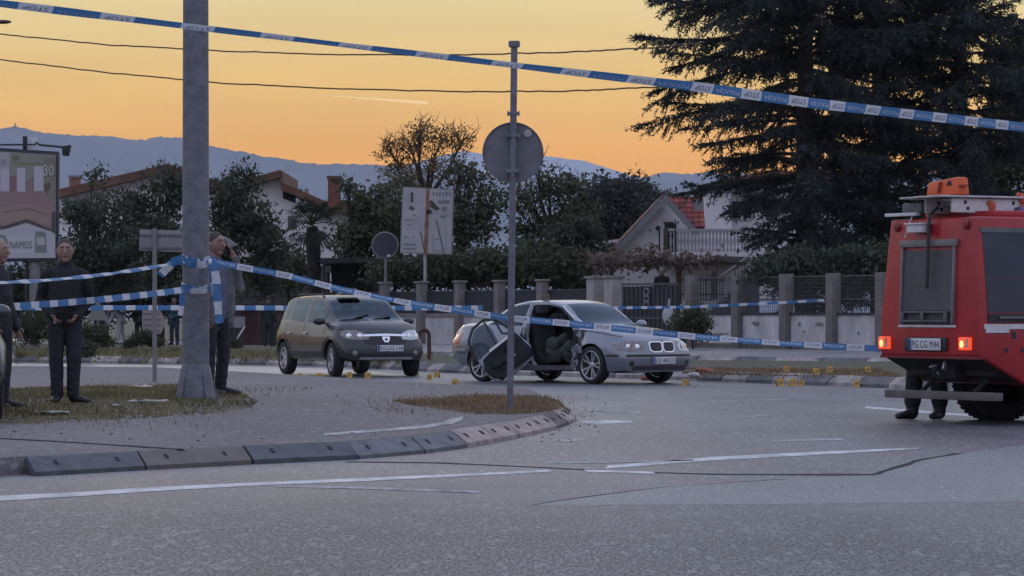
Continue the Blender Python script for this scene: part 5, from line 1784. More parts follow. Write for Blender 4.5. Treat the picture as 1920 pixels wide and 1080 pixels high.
CLOTH = dict(
    black_knit=mat('black_knit', (0.012, 0.013, 0.017), 0.9, var=0.3, scale=25, bump=0.3, bscale=120),
    dark_trousers=mat('dark_trousers', (0.016, 0.019, 0.027), 0.85, var=0.3, scale=10, bump=0.2, bscale=60),
    navy=mat('navy_jacket', (0.013, 0.015, 0.021), 0.85, var=0.3, scale=10, bump=0.2, bscale=60),
    grey_blue=mat('grey_blue_shirt', (0.105, 0.115, 0.165), 0.85, var=0.25, scale=10, bump=0.2, bscale=60),
    taupe=mat('taupe_jacket', (0.12, 0.118, 0.125), 0.85, var=0.25, scale=10, bump=0.2, bscale=60),
    shoe=mat('dark_shoe', (0.012, 0.012, 0.014), 0.5),
    white=mat('white_clothes', (0.50, 0.49, 0.52), 0.9, var=0.1, scale=10),
    teal=mat('teal_jacket', (0.015, 0.06, 0.08), 0.85, var=0.2, scale=10),
    jeans=mat('blue_jeans', (0.035, 0.042, 0.06), 0.85, var=0.3, scale=10),
    boot=mat('rubber_boot', (0.014, 0.014, 0.016), 0.6, var=0.2))


def mats_for(top, legs, hair=HAIRD, jacket='taupe', shoe='shoe'):
    return dict(skin=SKIN, top=CLOTH[top], legs=CLOTH[legs], jacket=CLOTH[jacket], shoe=CLOTH[shoe], hair=hair, eye=EYE, brow=HAIRD if hair is HAIRD else HAIRG, lip=LIP, phone=M_INK)


def person(label, px, py, z, h, yaw, mats, maker, voxel=0.008, group=None, folds=0.004):
    """a person standing at the ground pixel, h = height in metres (the maker works at 1.80 m)"""
    p = GI(px, py) if z is None else G(px, py, z)
    root = thing('person', label, 'person', p, yaw, group)
    B = Body(); maker(B)
    o = B.build(root, mats, voxel, folds=folds)
    k = h / 1.78
    root.scale = (k, k, k)
    return root


# man in black, hands together behind the belt, facing the camera
def mk_black(B):
    stance(B, hip_w=.085, foot=.085, loose=1.10, feet_yaw=(-.15, .85)); torso(B, hem=.90, belly=1.12)
    for s in (-1, 1):
        sh, el, wr = (s * .198, .01, 1.40), (s * .272, .08, 1.13), (s * .13, -.135, .955)
        B.seg([sh, el, wr], [.072, .062, .048], 'top')
        hand(B, wr, el, .7, -s)
    B.seg([(0, .02, 1.47), (0, .015, 1.535)], [(.085, .08), (.075, .072)], 'top')
    head(B, (0, -.015, 1.665), yaw=.05)
r = person('man in black sweater and dark trousers standing in the grass facing the camera', 122, 756, None, 1.745, 0.10, mats_for('black_knit', 'dark_trousers'), mk_black)
mb = MB(); mb.box((-.10, -.155, .90), (.035, .02, .05)); mb.build('key_fob', M_WHITE, r)


# man at the left edge, turned away to the right
def mk_edge(B):
    stance(B, foot=.12, loose=1.1, feet_yaw=(-.15, .2)); torso(B, hem=.82, belly=1.1)
    B.seg([(0, 0.01, .80), (0, 0, 1.2)], [(.19, .14), (.19, .14)], 'top')
    for s in (-1, 1):
        sh, el, wr = (s * .198, .01, 1.40), (s * .27, .04, 1.12), (s * .25, -.08, .86)
        B.seg([sh, el, wr], [.075, .066, .052], 'top'); hand(B, wr, el, .5, -s)
    head(B, (0, -.015, 1.665), yaw=0, hair='hair', bald=True)
person('grey haired man in dark jacket cut off by the left edge of the picture', -4, 766, None, 1.73, R(70), mats_for('navy', 'dark_trousers', HAIRG), mk_edge)


# man on the phone behind the lamp post
def mk_phone(B):
    stance(B, foot=.10, loose=1.0, feet_yaw=(.1, .45)); torso(B, hem=.90, belly=1.02)
    # open jacket: back and sides
    B.seg([(0, .035, .82), (0, .03, 1.1), (0, .03, 1.38)], [(.19, .12), (.195, .125), (.20, .115)], 'jacket')
    for s in (-1, 1):
        B.seg([(s * .15, -.04, .80), (s * .155, -.05, 1.1), (s * .14, -.05, 1.40)], [(.06, .085), (.062, .085), (.06, .075)], 'jacket')
    # far arm raised with the phone, near arm down
    B.seg([(.198, .01, 1.40), (.255, -.13, 1.18), (.150, -.155, 1.50)], [.072, .062, .046], 'jacket')
    B.seg([(.150, -.155, 1.49), (.120, -.12, 1.575)], [(.040, .024), (.044, .020)], 'skin', (0, 1, 0))
    for q in (.0, .018, .036, .054):
        B.seg([(.125, -.135 + q * .7, 1.565 + q * .4), (.098, -.13 + q * .7, 1.62 + q * .5), (.088, -.10 + q * .7, 1.645 + q * .4)], [.0095, .009, .008], 'skin')
    B.seg([(.13, -.10, 1.545), (.110, -.075, 1.575), (.095, -.055, 1.61)], [.012, .011, .009], 'skin')
    B.seg([(.104, -.10, 1.56), (.094, -.05, 1.69)], [(.030, .008), (.030, .008)], 'phone', (0, 1, 0))
    B.seg([(-.198, .01, 1.40), (-.25, .03, 1.14), (-.23, -.05, .88)], [.072, .062, .046], 'jacket'); hand(B, (-.23, -.05, .88), (-.25, .03, 1.14), .5, 1)
    head(B, (0, -.015, 1.665), yaw=0)
r = person('man in taupe jacket holding a phone to his ear behind the lamp post', 404, 742, None, 1.90, R(52), mats_for('grey_blue', 'dark_trousers'), mk_phone)


# fire fighter standing beyond the truck, only boots and trousers in view
def mk_fire(B):
    for s, fx in ((-1, -.95), (1, -.5)):
        B.seg([(s * .10, 0, .90), (s * .13, -.02, .50), (s * .15, .02, .20)], [(.11, .11), (.098, .10), (.095, .10)], 'legs')
        B.seg([(s * .15, .02, .26), (s * .15, .02, .07)], [(.088, .090), (.066, .074)], 'shoe')
        f = np.array((math.sin(fx), -math.cos(fx), 0))
        B.seg([np.array((s * .15, .05, .05)), np.array((s * .15, .02, .055)) + f * .10, np.array((s * .15, .02, .042)) + f * .21], [(.052, .05), (.056, .050), (.050, .036)], 'shoe')
    B.seg([(0, 0.01, .84), (0, .01, .98)], [(.175, .125), (.175, .125)], 'legs')
    torso(B, hem=.80)
    for s in (-1, 1):
        sh, el, wr = (s * .198, .01, 1.40), (s * .25, -.06, 1.16), (s * .15, -.28, 1.10)
        B.seg([sh, el, wr], [.078, .068, .055], 'top'); hand(B, wr, el, .6, -s)
    head(B, (0, -.015, 1.665))
p = P(1737, 588, 35.3); p.z = 0
root = thing('person', 'fire fighter in dark trousers and boots standing beyond the red fire engine', 'person', p, R(0))
B = Body(); mk_fire(B); B.build(root, mats_for('navy', 'navy', shoe='boot'), 0.012)


# ---- people in the background
def mk_stand(arms=0):
    def f(B):
        stance(B, foot=.12, loose=1.1); torso(B, hem=.84)
        for s in (-1, 1):
            sh, el, wr = (s * .198, .01, 1.40), (s * .26, .05, 1.14), ((s * .22, -.06, .90) if not arms else (s * .06, -.20, 1.05))
            B.seg([sh, el, wr], [.075, .064, .05], 'top'); hand(B, wr, el, .5, -s)
        head(B, (0, -.015, 1.665))
    return f


def mk_bend(B):
    for s, fx in ((-1, .10), (1, -.12)):
        B.seg([(s * .09, fx * .5, .88), (s * .10, fx, .48), (s * .10, fx * 1.6 + .03, .10)], [(.10, .10), (.075, .078), (.062, .066)], 'legs')
        B.seg([(s * .10, fx * 1.6 + .06, .04), (s * .10, fx * 1.6 - .14, .035)], [(.045, .042), (.042, .03)], 'shoe')
    B.seg([(0, .06, .88), (0, -.04, 1.05), (0, -.20, 1.22), (0, -.36, 1.30)], [(.18, .15), (.19, .15), (.20, .14), (.17, .11)], 'top')
    for s in (-1, 1):
        B.seg([(s * .19, -.34, 1.26), (s * .22, -.42, 1.0), (s * .16, -.52, .80)], [.07, .06, .05], 'top'); hand(B, (s * .16, -.52, .80), (s * .22, -.42, 1.0), .5, -s)
    B.seg([(0, -.36, 1.30), (0, -.46, 1.34)], [.06, .056], 'skin'); head(B, (0, -.54, 1.37), pitch=.6)


BG = 0.014
person('person in white bending over behind the weeds left of the lamp post', 226, 646, 0.02, 1.75, R(-65), mats_for('white', 'white', shoe='shoe'), mk_bend, BG)
person('ginger haired person in dark clothes behind the striped arrow board', 262, 646, 0.02, 1.72, R(20), mats_for('navy', 'dark_trousers', mat('ginger_hair', (0.22, 0.07, 0.03), 0.8)), mk_stand(), BG)
person('person in teal jacket standing right beside the lamp post far behind', 327, 647, 0.02, 1.72, R(-20), mats_for('teal', 'jeans'), mk_stand(1), BG)
person('person in long dark coat behind the tape left of the dark hatchback', 503, 651, 0.02, 1.74, R(160), mats_for('navy', 'navy'), mk_stand(), BG)
# ================================================================== poles, signs, tape
M_GALV = mat('galvanised_steel', (0.135, 0.14, 0.165), 0.62, metal=0.25, var=0.28, scale=7, bump=0.15, bscale=30)
M_GALV2 = mat('sign_back_grey', (0.135, 0.135, 0.155), 0.7, metal=0.1, var=0.2, scale=5)
M_POST = mat('post_grey', (0.18, 0.175, 0.18), 0.65, metal=0.2, var=0.15, scale=6)

# lamp post: big tapered steel tube with a flared foot
p = GI(367, 748); zb = p.z
LAMP = p.copy()
t = thing('lamp_post', 'thick grey steel lamp post with flared foot and police tape tied round it', 'lamp post', p)
mb = MB(); mb.lathe([(0.152, 0.0), (0.152, 0.5), (0.148, 3.0), (0.138, 6.0), (0.09, 11.5), (0, 11.5)], 40); mb.build('shaft', M_GALV, t, smooth=40)
mb = MB(); mb.lathe([(0.222, -0.05), (0.218, 0.05), (0.19, 0.20), (0.168, 0.34), (0.156, 0.38), (0.152, 0.39)], 40)
mb.build('foot', M_GALV, t, smooth=50)
mb = MB()
for k in range(5):
    a = k * 1.2566 + 0.3; c, s_ = math.cos(a), math.sin(a)
    for z0_, z1_ in ((0.0, .34),): mb.hexa([(c * .15 - s_ * .012, s_ * .15 + c * .012, 0), (c * .15 + s_ * .012, s_ * .15 - c * .012, 0), (c * .26 + s_ * .012, s_ * .26 - c * .012, 0), (c * .26 - s_ * .012, s_ * .26 + c * .012, 0)], [(c * .15 - s_ * .012, s_ * .15 + c * .012, .36), (c * .15 + s_ * .012, s_ * .15 - c * .012, .36), (c * .165 + s_ * .012, s_ * .165 - c * .012, .36), (c * .165 - s_ * .012, s_ * .165 + c * .012, .36)])
mb.build('rib', M_GALV, t)
mb = MB(); mb.box((0, -0.15, 1.35), (0.10, 0.012, 0.42)); mb.build('service_door', M_GALV, t, bevel=0.004)
mb = MB(); mb.tube([(0, 0, 11.4), (-.3, 0, 11.9), (-1.6, 0, 12.2)], .05, 8); o = mb.build('arm', M_GALV, t); mb = MB(); mb.box((-1.9, 0, 12.2), (.7, .25, .10)); mb.build('lantern', M_GALV, o)

# round sign seen from behind, on a tall post
p = GI(956, 768); s_ = F / p.y
t = thing('road_sign', 'large round sign seen from behind on tall grey post at the island tip', 'sign', p)
zt = lambda py: H - (py - HY) / F * p.y - p.z
lean = lambda z: 0.012 * z
mb = MB(); mb.tube([(0, 0, -0.1), (lean(zt(80)), 0, zt(84))], .036, 14); mb.build('post', M_GALV, t, smooth=40)
mb = MB(); x = lean(zt(84)); mb.lathe([(0, .045), (.058, .040), (.064, .02), (.060, -.025), (.036, -.03)], 18, Matrix.Translation((x, 0, zt(84)))); mb.build('post_cap', M_GALV, t, smooth=40)
zc = zt(286)
mb = MB(); M = Matrix.Translation((lean(zc), -0.055 * -1, zc)) @ Matrix.Rotation(R(90), 4, 'X')
Rr = 57.5 / s_
mb.lathe([(0, 0.0), (Rr - .012, 0.0), (Rr - .012, .014), (Rr, .014), (Rr, -.012), (0, -.012)], 56, M); d_ = mb.build('disc', M_GALV2, t, smooth=30)
mb = MB()
for z in (zt(213), zc + .18, zc - .2):
    mb.box((lean(z), 0.0, z), (.135, .075, .035)); mb.box((lean(z) - .06, -.02, z), (.012, .03, .06)); mb.box((lean(z) + .06, -.02, z), (.012, .03, .06))
mb.build('clamp', M_GALV, t, bevel=0.004)
mb = MB(); mb.disc((0.16, 0.0, 0), .045, None, 9); o = mb.build('sticker', mat('sticker_grey', (0.32, 0.31, 0.33), 0.6), d_); o.matrix_local = Matrix.Translation((lean(zc) + .0, 0.0385, zc + .21)) @ Matrix.Rotation(R(90), 4, 'X')

# arrow-shaped direction sign from behind, on its own post
p = GI(290, 716); s_ = F / p.y; zt = lambda py: H - (py - HY) / F * p.y - p.z; xt = lambda px: (px - 290) / s_
t = thing('direction_sign', 'grey back of an arrow shaped direction sign behind the lamp post', 'sign', p)
mb = MB(); mb.tube([(0, 0, -.1), (0, 0, zt(428))], .034, 12); mb.build('post', M_POST, t, smooth=40)
mb = MB(); M = Matrix.Translation((0, 0.06, 0)) @ Matrix(((1, 0, 0, 0), (0, 0, -1, 0), (0, 1, 0, 0), (0, 0, 0, 1)))
mb.prism([(xt(260), zt(470)), (xt(395), zt(475)), (xt(445), zt(459)), (xt(428), zt(446)), (xt(395), zt(434)), (xt(262), zt(430))], .02, M); pn = mb.build('panel', mat('arrow_back', (0.21, 0.20, 0.21), 0.7, var=0.12, scale=4), t, bevel=0.004)
mb = MB(); mb.bar((xt(262), 0.03, zt(440)), (xt(415), 0.03, zt(441)), .03); mb.bar((xt(262), 0.03, zt(464)), (xt(415), 0.03, zt(466)), .03); mb.build('rail', M_GALV2, pn)

# ------------------------------------------------------------------ barrier tape
def tape_mat():
    m = bpy.data.materials.new('barrier_tape'); m.use_nodes = True
    nt = m.node_tree; N, L = nt.nodes, nt.links
    b = N['Principled BSDF']; b.inputs['Roughness'].default_value = 0.45
    uv = N.new('ShaderNodeUVMap'); sep = N.new('ShaderNodeSeparateXYZ'); L.new(uv.outputs[0], sep.inputs[0])
    fr = N.new('ShaderNodeMath'); fr.operation = 'FRACT'; L.new(sep.outputs[0], fr.inputs[0])
    gt = N.new('ShaderNodeMath'); gt.operation = 'GREATER_THAN'; gt.inputs[1].default_value = 0.42; L.new(fr.outputs[0], gt.inputs[0])
    mx = N.new('ShaderNodeMix'); mx.data_type = 'RGBA'
    mx.inputs[6].default_value = (0.54, 0.57, 0.63, 1); mx.inputs[7].default_value = (0.055, 0.175, 0.37, 1)
    L.new(gt.outputs[0], mx.inputs[0])
    L.new(mx.outputs[2], b.inputs['Base Color'])
    tl = N.new('ShaderNodeBsdfTranslucent'); L.new(mx.outputs[2], tl.inputs[0])
    ms = N.new('ShaderNodeMixShader'); ms.inputs[0].default_value = 0.35
    out = [n for n in N if n.type == 'OUTPUT_MATERIAL'][0]
    L.new(b.outputs[0], ms.inputs[1]); L.new(tl.outputs[0], ms.inputs[2]); L.new(ms.outputs[0], out.inputs[0])
    return m


M_TAPE = tape_mat()
M_TB = mat('tape_ink_blue', (0.02, 0.05, 0.16), 0.5)
M_TW = mat('tape_ink_white', (0.55, 0.60, 0.68), 0.5)


class Ribbon:
    """flat tape along points; twist(t) turns it about its run (0 = face towards the viewer)"""
    def __init__(s, pts, width, sag=0.0, twist=None, n=160, pitch=0.5, phase=0.0, wob=0.0, seed=0):
        pts = [Vector(p) for p in pts]
        L_ = [0]
        for a, b in zip(pts, pts[1:]): L_.append(L_[-1] + (b - a).length)
        tot = L_[-1]; s.len = tot; s.w = width; s.pitch = pitch; s.phase = phase
        rr = random.Random(seed)
        ph = [rr.uniform(0, 6.28) for _ in range(6)]
        def pos(q):
            d = q * tot
            for i in range(len(pts) - 1):
                if d <= L_[i + 1] or i == len(pts) - 2:
                    k = (d - L_[i]) / max(1e-6, L_[i + 1] - L_[i]); c = pts[i].lerp(pts[i + 1], k); break
            c = c - Vector((0, 0, sag * 4 * q * (1 - q)))
            return c
        s.C, s.X, s.Y = [], [], []
        for i in range(n + 1):
            q = i / n
            c = pos(q); t = (pos(min(1, q + 1e-3)) - pos(max(0, q - 1e-3))).normalized()
            up = Vector((0, 0, 1)); up = (up - t * up.dot(t)).normalized(); back = up.cross(t)
            a = (twist(q) if twist else 0) + wob * (math.sin(q * 23 + ph[0]) + .6 * math.sin(q * 51 + ph[1]))
            s.C.append(c); s.X.append(t); s.Y.append(up * math.cos(a) + back * math.sin(a))
        s.n = n

    def at(s, u, v, lift=0.0):
        """u metres along, v across (-.5 .. .5)"""
        q = max(0, min(0.99999, u / s.len)) * s.n; i = int(q); k = q - i
        c = s.C[i].lerp(s.C[i + 1], k); y = s.Y[i].lerp(s.Y[i + 1], k).normalized(); x = s.X[i]
        nrm = x.cross(y)
        return c + y * v * s.w + nrm * lift

    def build(s, name, parent=None):
        vs, fs, uv = [], [], []
        cols = 3
        for i in range(s.n + 1):
            for k in range(cols + 1):
                v = k / cols - .5
                vs.append(s.at(i / s.n * s.len, v) + s.X[i].cross(s.Y[i]) * 0.05 * s.w * math.cos(v * math.pi))
        for i in range(s.n):
            for k in range(cols):
                a = i * (cols + 1) + k; fs.append((a, a + cols + 1, a + cols + 2, a + 1))
        me = bpy.data.meshes.new(name); me.from_pydata([tuple(v) for v in vs], [], fs); me.materials.append(M_TAPE)
        ul = me.uv_layers.new(name='UVMap')
        for p in me.polygons:
            i = p.index // cols; k = p.index % cols
            co = ((i, k), (i + 1, k), (i + 1, k + 1), (i, k + 1))
            for li, (a, b) in zip(p.loop_indices, co):
                ul.data[li].uv = ((a / s.n * s.len) / s.pitch + s.phase, b / cols)
        shade(me, 180)
        return link(name, me, parent)

    def letters(s, parent, flip=False, lift=0.006, u0=0.0, u1=None, hgt=0.55):
        """STOP on the white blocks, POLICIJA on the blue ones"""
        w, b = MB(), MB()
        u1 = u1 or s.len
        k0 = int(math.floor(s.phase)) - 1
        for k in range(k0, int(s.len / s.pitch + s.phase) + 2):
            for body, a, e, mb in (('STOP', 0.06, 0.36, w), ('POLICIJA', 0.47, 0.95, b)):
                ua, ue = (k + a - s.phase) * s.pitch, (k + e - s.phase) * s.pitch
                if ua < u0 or ue > u1: continue
                v, f = text_geo(body)
                hw = v[:, 0].max()
                sg = -1 if flip else 1
                mb.add([s.at((ua + ue) / 2 + sg * x / hw * (ue - ua) / 2, sg * y * hgt, lift) for x, y in v], f)
        if w.v: stuff(w.build('lettering', M_TB, parent))
        if b.v: stuff(b.build('lettering', M_TW, parent))


def tape(label, pts, width, letters=None, **kw):
    r = Ribbon(pts, width, **kw)
    t = thing('barrier_tape', label, 'tape', (0, 0, 0), 0)
    rb = r.build('ribbon', t)
    if letters is not None: r.letters(rb, **letters)
    return t, r


# nearest tape, high across the whole picture
tape('blue and white police tape nearest the camera slanting high across the whole street', [P(-60, -1, 21.0), P(365, 51, 21.6), P(960, 122, 22.4), P(1300, 162, 23.2), P(1520, 193, 24.2), P(1960, 243, 27.5)], 0.076,
     dict(flip=True, lift=0.007, hgt=0.50), n=260, pitch=0.56, phase=0.40, wob=0.10, seed=1,
     twist=lambda q: -1.15 + 0.97 * min(1, max(0, (q - .30) / .35)) + 0.12 * math.sin(q * 14))
# left of the lamp post: two short runs
tape('thin upper police tape running left from the lamp post across the men', [P(-40, 531, 31.0), P(343, 490, 35.85)], 0.066, None, sag=0.05, n=80, pitch=0.5, phase=.2, wob=.14, seed=2, twist=lambda q: 1.12)
tape('lower police tape running left from the lamp post in front of the man in black', [P(26, 574, 33.3), P(345, 543, 35.7)], 0.070, None, sag=0.02, n=80, pitch=0.30, phase=.1, wob=.08, seed=3, twist=lambda q: 0.35 * q)
# main run from the lamp post behind the round sign to the truck, with its loops and loose ends
e = TM @ Vector((-WT - .02, 0.10, 0.80))
t, r = tape('main police tape running from the lamp post past both cars to the fire engine', [P(394, 490, 35.9), P(540, 517, 35.7), P(640, 543, 35.6), P(760, 567, 35.5), P(870, 584, 35.4), P(960, 597, 35.2), P(1060, 606, 35.0), P(1300, 631, 34.9), P(1480, 645, 34.8), P(1650, 654, e.y)], 0.070,
            dict(flip=False, lift=0.005, hgt=.5), n=260, pitch=0.46, phase=.3, wob=.22, seed=4, twist=lambda q: 0.25 + 0.3 * math.sin(q * 9) - (0.5 if q < .12 else 0))
for py, h, ph in ((491, .11, .3), (542, .07, .45)):
    c = Vector((LAMP.x, LAMP.y, H - (py - HY) / F * LAMP.y))
    ring = [c + Vector((.163 * math.cos(a), .163 * math.sin(a), .025 * math.sin(a * 2 + 1))) for a in np.linspace(R(-200), R(20), 30)]
    Ribbon(ring, h, n=40, pitch=.5, phase=ph, wob=.15, seed=6).build('loop', t)
    Ribbon([p_ + Vector((0, 0, .035)) for p_ in ring], h * .5, n=40, pitch=.3, phase=ph + .3, wob=.3, seed=16).build('loop', t)
def tail(px, d, width, seed, ph, tw=1.2):
    Ribbon([P(x, y, d + (0 if i else 0)) for i, (x, y) in enumerate(px)], width, n=40, pitch=.34, phase=ph, wob=.12, seed=seed, twist=lambda q: 0.3 + tw * q).build('loose_end', t)
tail([(392, 486), (402, 500), (406, 530), (408, 565), (410, 592), (413, 606)], 35.7, .10, 7, .55, .4)
tail([(396, 490), (400, 520), (404, 560), (405, 580)], 35.74, .08, 8, .3, .6)
tail([(341, 486), (328, 490), (314, 502), (300, 516)], 35.6, .10, 9, .6, .2)
tail([(342, 548), (341, 570), (338, 592)], 35.8, .07, 10, .55, .5)
mb = MB(); mb.ellipsoid(P(337, 489, 35.65), (.03, .03, .045), 5, 4); mb.ellipsoid(P(394, 491, 35.70), (.024, .03, .04), 5, 4); mb.build('knot', M_TW, t, smooth=60)
# far run behind the hatchback
tape('far double police tape stretched level behind the men and the dark hatchback', [P(-60, 577, 62.5), P(430, 577, 64.5), P(700, 578, 66.5), P(905, 577, 68.5)], 0.098, None, sag=0.0, n=160, pitch=0.46, phase=.1, wob=.05, seed=11)
tape('thin far police tape running from the silver saloon roof line to the right fence', [P(1150, 577, 88), P(1300, 574, 90), P(1545, 563, 89.5)], 0.075, None, sag=0.02, n=120, pitch=0.55, phase=.1, wob=.1, seed=12)

# ------------------------------------------------------------------ evidence markers
M_YEL = mat('marker_yellow', (0.42, 0.25, 0.05), 0.65, var=0.3, scale=20)
MK = [(562, 710, 'leftmost of the row', '1'), (598, 711, 'second from the left', '2'), (655, 708, 'in front of the right front wheel of the dark hatchback', '3'), (690, 710, 'below the number plate of the dark hatchback', '4'),
      (779, 704, 'at the left front wheel of the dark hatchback', '5'), (805, 712, 'between both cars, nearer the camera of two', '6'), (819, 708, 'between both cars, farther of two', '7'), (853, 724, 'near the island edge left of the round sign post', '8'),
      (1285, 722, 'by the front bumper corner of the silver saloon', '9'),
      (1463, 724, 'first of three in a row by the right kerb', '10'), (1486, 724, 'middle of three in a row by the right kerb', '11'), (1503, 723, 'last of three in a row by the right kerb', '12'), (1607, 726, 'alone at the kerb left of the fire engine', '15'), (1677, 728, 'beside the kerb just left of the fire engine step', '16')]
def marker(p, label, num, k=1.0, yaw=0.0, col=None):
    t = thing('evidence_marker', label, 'evidence marker', p, yaw, 'yellow evidence markers on the road')
    w, d_, h = .075 * k, .055 * k, .15 * k
    mb = MB()
    mb.hexa([(-w, -d_, 0), (w, -d_, 0), (w, -d_ + .006, 0), (-w, -d_ + .006, 0)], [(-w * .9, -.003, h), (w * .9, -.003, h), (w * .9, .003, h), (-w * .9, .003, h)])
    mb.hexa([(-w, d_ - .006, 0), (w, d_ - .006, 0), (w, d_, 0), (-w, d_, 0)], [(-w * .9, -.003, h), (w * .9, -.003, h), (w * .9, .003, h), (-w * .9, .003, h)])
    mb.build('board', col or M_YEL, t)
    a = math.atan2(d_, h)
    M = Matrix.Translation((0, -d_ * .5 - .004, h * .5)) @ Matrix.Rotation(-a, 4, 'X') @ Matrix(((1, 0, 0, 0), (0, 0, -1, 0), (0, 1, 0, 0), (0, 0, 0, 1)))
    mb = MB(); put_text(mb, num, M, h * .5); mb.build('digit', M_INK, t)
    return t
rnd = random.Random(21)
for px, py, lab, num in MK:
    z = 0.0
    g = G(px, py, z)
    marker(g, 'yellow numbered evidence marker ' + lab, num, rnd.uniform(.64, .80), rnd.uniform(-.5, .5))
for px, py, lab, num in ((1475, 698, 'on the verge, leftmost of four beyond the kerb', '13'), (1530, 703, 'on the verge, second of four and nearest the kerb', '14'), (1556, 699, 'on the verge, third of four beyond the kerb', '17'), (1626, 699, 'on the verge, rightmost of four beyond the kerb', '18')):
    marker(G(px, py, 0.15), 'yellow numbered evidence marker ' + lab, num, .74, rnd.uniform(-.4, .4))
sal = [o for o in bpy.data.objects if o.name == 'saloon_car'][0]
q = Matrix.Translation(sal.location) @ Matrix.Rotation(R(-47.5), 4, 'Z') @ Vector((-0.22, -0.38, 1.388))
mk = marker(q, 'dark faced yellow evidence marker standing on the roof of the silver saloon', '0', .80, .2, mat('marker_dark', (0.10, 0.075, 0.05), .7, var=.4, scale=20))  # darker brown board than on the other markers
# a few broken bits on the road
M_RUB = mat('brick_rubble', (0.25, 0.09, 0.06), 0.9, var=0.3, scale=20)
for i, (px, py, r, lab) in enumerate(((1215, 713, .10, 'reddish chunk under the nose of the silver saloon'), (1318, 699, .11, 'reddish brick chunk on the verge right of the silver saloon'), (1300, 706, .08, 'pale broken bumper piece beside the silver saloon front'))):
    rr = random.Random(i); bm = bmesh.new(); bmesh.ops.create_icosphere(bm, subdivisions=2, radius=r)
    for v in bm.verts: v.co = Vector((v.co.x * 1.4, v.co.y, v.co.z * .6)) * rr.uniform(.8, 1.15)
    me = bpy.data.meshes.new('debris'); bm.to_mesh(me); bm.free(); me.materials.append(M_RUB if i < 2 else M_PAPER)
    o = link('rubble_chunk', me); o.location = G(px, py, .15 if i else 0) + Vector((0, 0, r * .3)); tag(o, lab, 'debris')

# ------------------------------------------------------------------ wires and a street lamp tip
M_WIRE = mat('wire', (0.06, 0.042, 0.025), 0.7)
def wire(label, px, d0, d1, r):
    pts = []
    for i in range(len(px)): pts.append(P(px[i][0], px[i][1], d0 + (d1 - d0) * i / (len(px) - 1)))
    fine = []
    for a, b in zip(pts, pts[1:]):
        for k in range(12): fine.append(a.lerp(b, k / 12))
    fine.append(pts[-1])
    rr = random.Random(3)
    mb = MB(); mb.tube([p_ + Vector((0, 0, rr.uniform(-.012, .012))) for p_ in fine], r, 6)
    tag(mb.build('overhead_wire', M_WIRE, None, smooth=60), label, 'wire')
wire('upper of two overhead wires crossing the sky behind the posts', [(-200, 40), (0, 64), (200, 84), (400, 95), (640, 103), (860, 103), (1060, 98), (1220, 90), (1320, 80)], 100, 82, .022)
wire('lower of two overhead wires crossing the sky behind the posts', [(-200, 84), (0, 112), (200, 136), (400, 155), (640, 167), (860, 172), (1060, 171), (1220, 164), (1330, 156)], 100, 82, .022)
mb = MB(); mb.bar(P(-40, 44, 60), P(8, 42, 60), .05); mb.ellipsoid(P(6, 41, 60), (.16, .1, .04), 10, 6); tag(mb.build('street_lamp', M_WIRE, None, smooth=60), 'tip of a street lamp arm poking in at the upper left edge', 'street lamp')
# ================================================================== fence, signs and houses behind the road
M_CONC = mat('fence_concrete', (0.20, 0.18, 0.175), 0.85, var=0.22, scale=2.5, bump=0.3, bscale=20)
M_PILL = mat('fence_pillar', (0.17, 0.152, 0.148), 0.85, var=0.25, scale=3, bump=0.3, bscale=20)
M_DIRTY = mat('dirty_white_wall', (0.46, 0.445, 0.45), 0.85, var=0.36, scale=1.1, col2=(0.60, 0.585, 0.59), stretch=(1, 1, 0.5))
M_FMETAL = mat('fence_metal_dark', (0.022, 0.024, 0.03), 0.7, var=0.25, scale=2)
M_RAIL = mat('fence_rail', (0.07, 0.07, 0.078), 0.7, metal=0.2)
M_SMUDGE = mat('wall_scrawl', (0.10, 0.095, 0.10), 0.9)


def fl(px, off=0.0):
    """point of the fence line under photograph column px; off = metres behind it"""
    k = (px - CX) / F
    A = Vector((-3.09, 109.0)); u = Vector((0.527, -0.850))
    t = (k * A.y - A.x) / (u.x - k * u.y)
    q = A + u * t + Vector((0.85, 0.527)) * off
    return Vector((q.x, q.y, 0))


FU = Vector((0.527, -0.850, 0)); FN = Vector((0.85, 0.527, 0))          # along the fence (to the right, nearer) and away from the road
FM = Matrix((FU, FN, (0, 0, 1))).transposed()


def fbox(mb, a, b, z0, z1, o0, o1):
    """box between fence points a and b, from z0 to z1, o0..o1 behind the line"""
    c = (a + b) / 2; l = (b - a).length
    mb.box(c + FN * (o0 + o1) / 2 + Vector((0, 0, (z0 + z1) / 2)), (l, abs(o1 - o0), z1 - z0), FM)


def zpx(px, py):
    p = fl(px); return H - (py - HY) / F * p.y


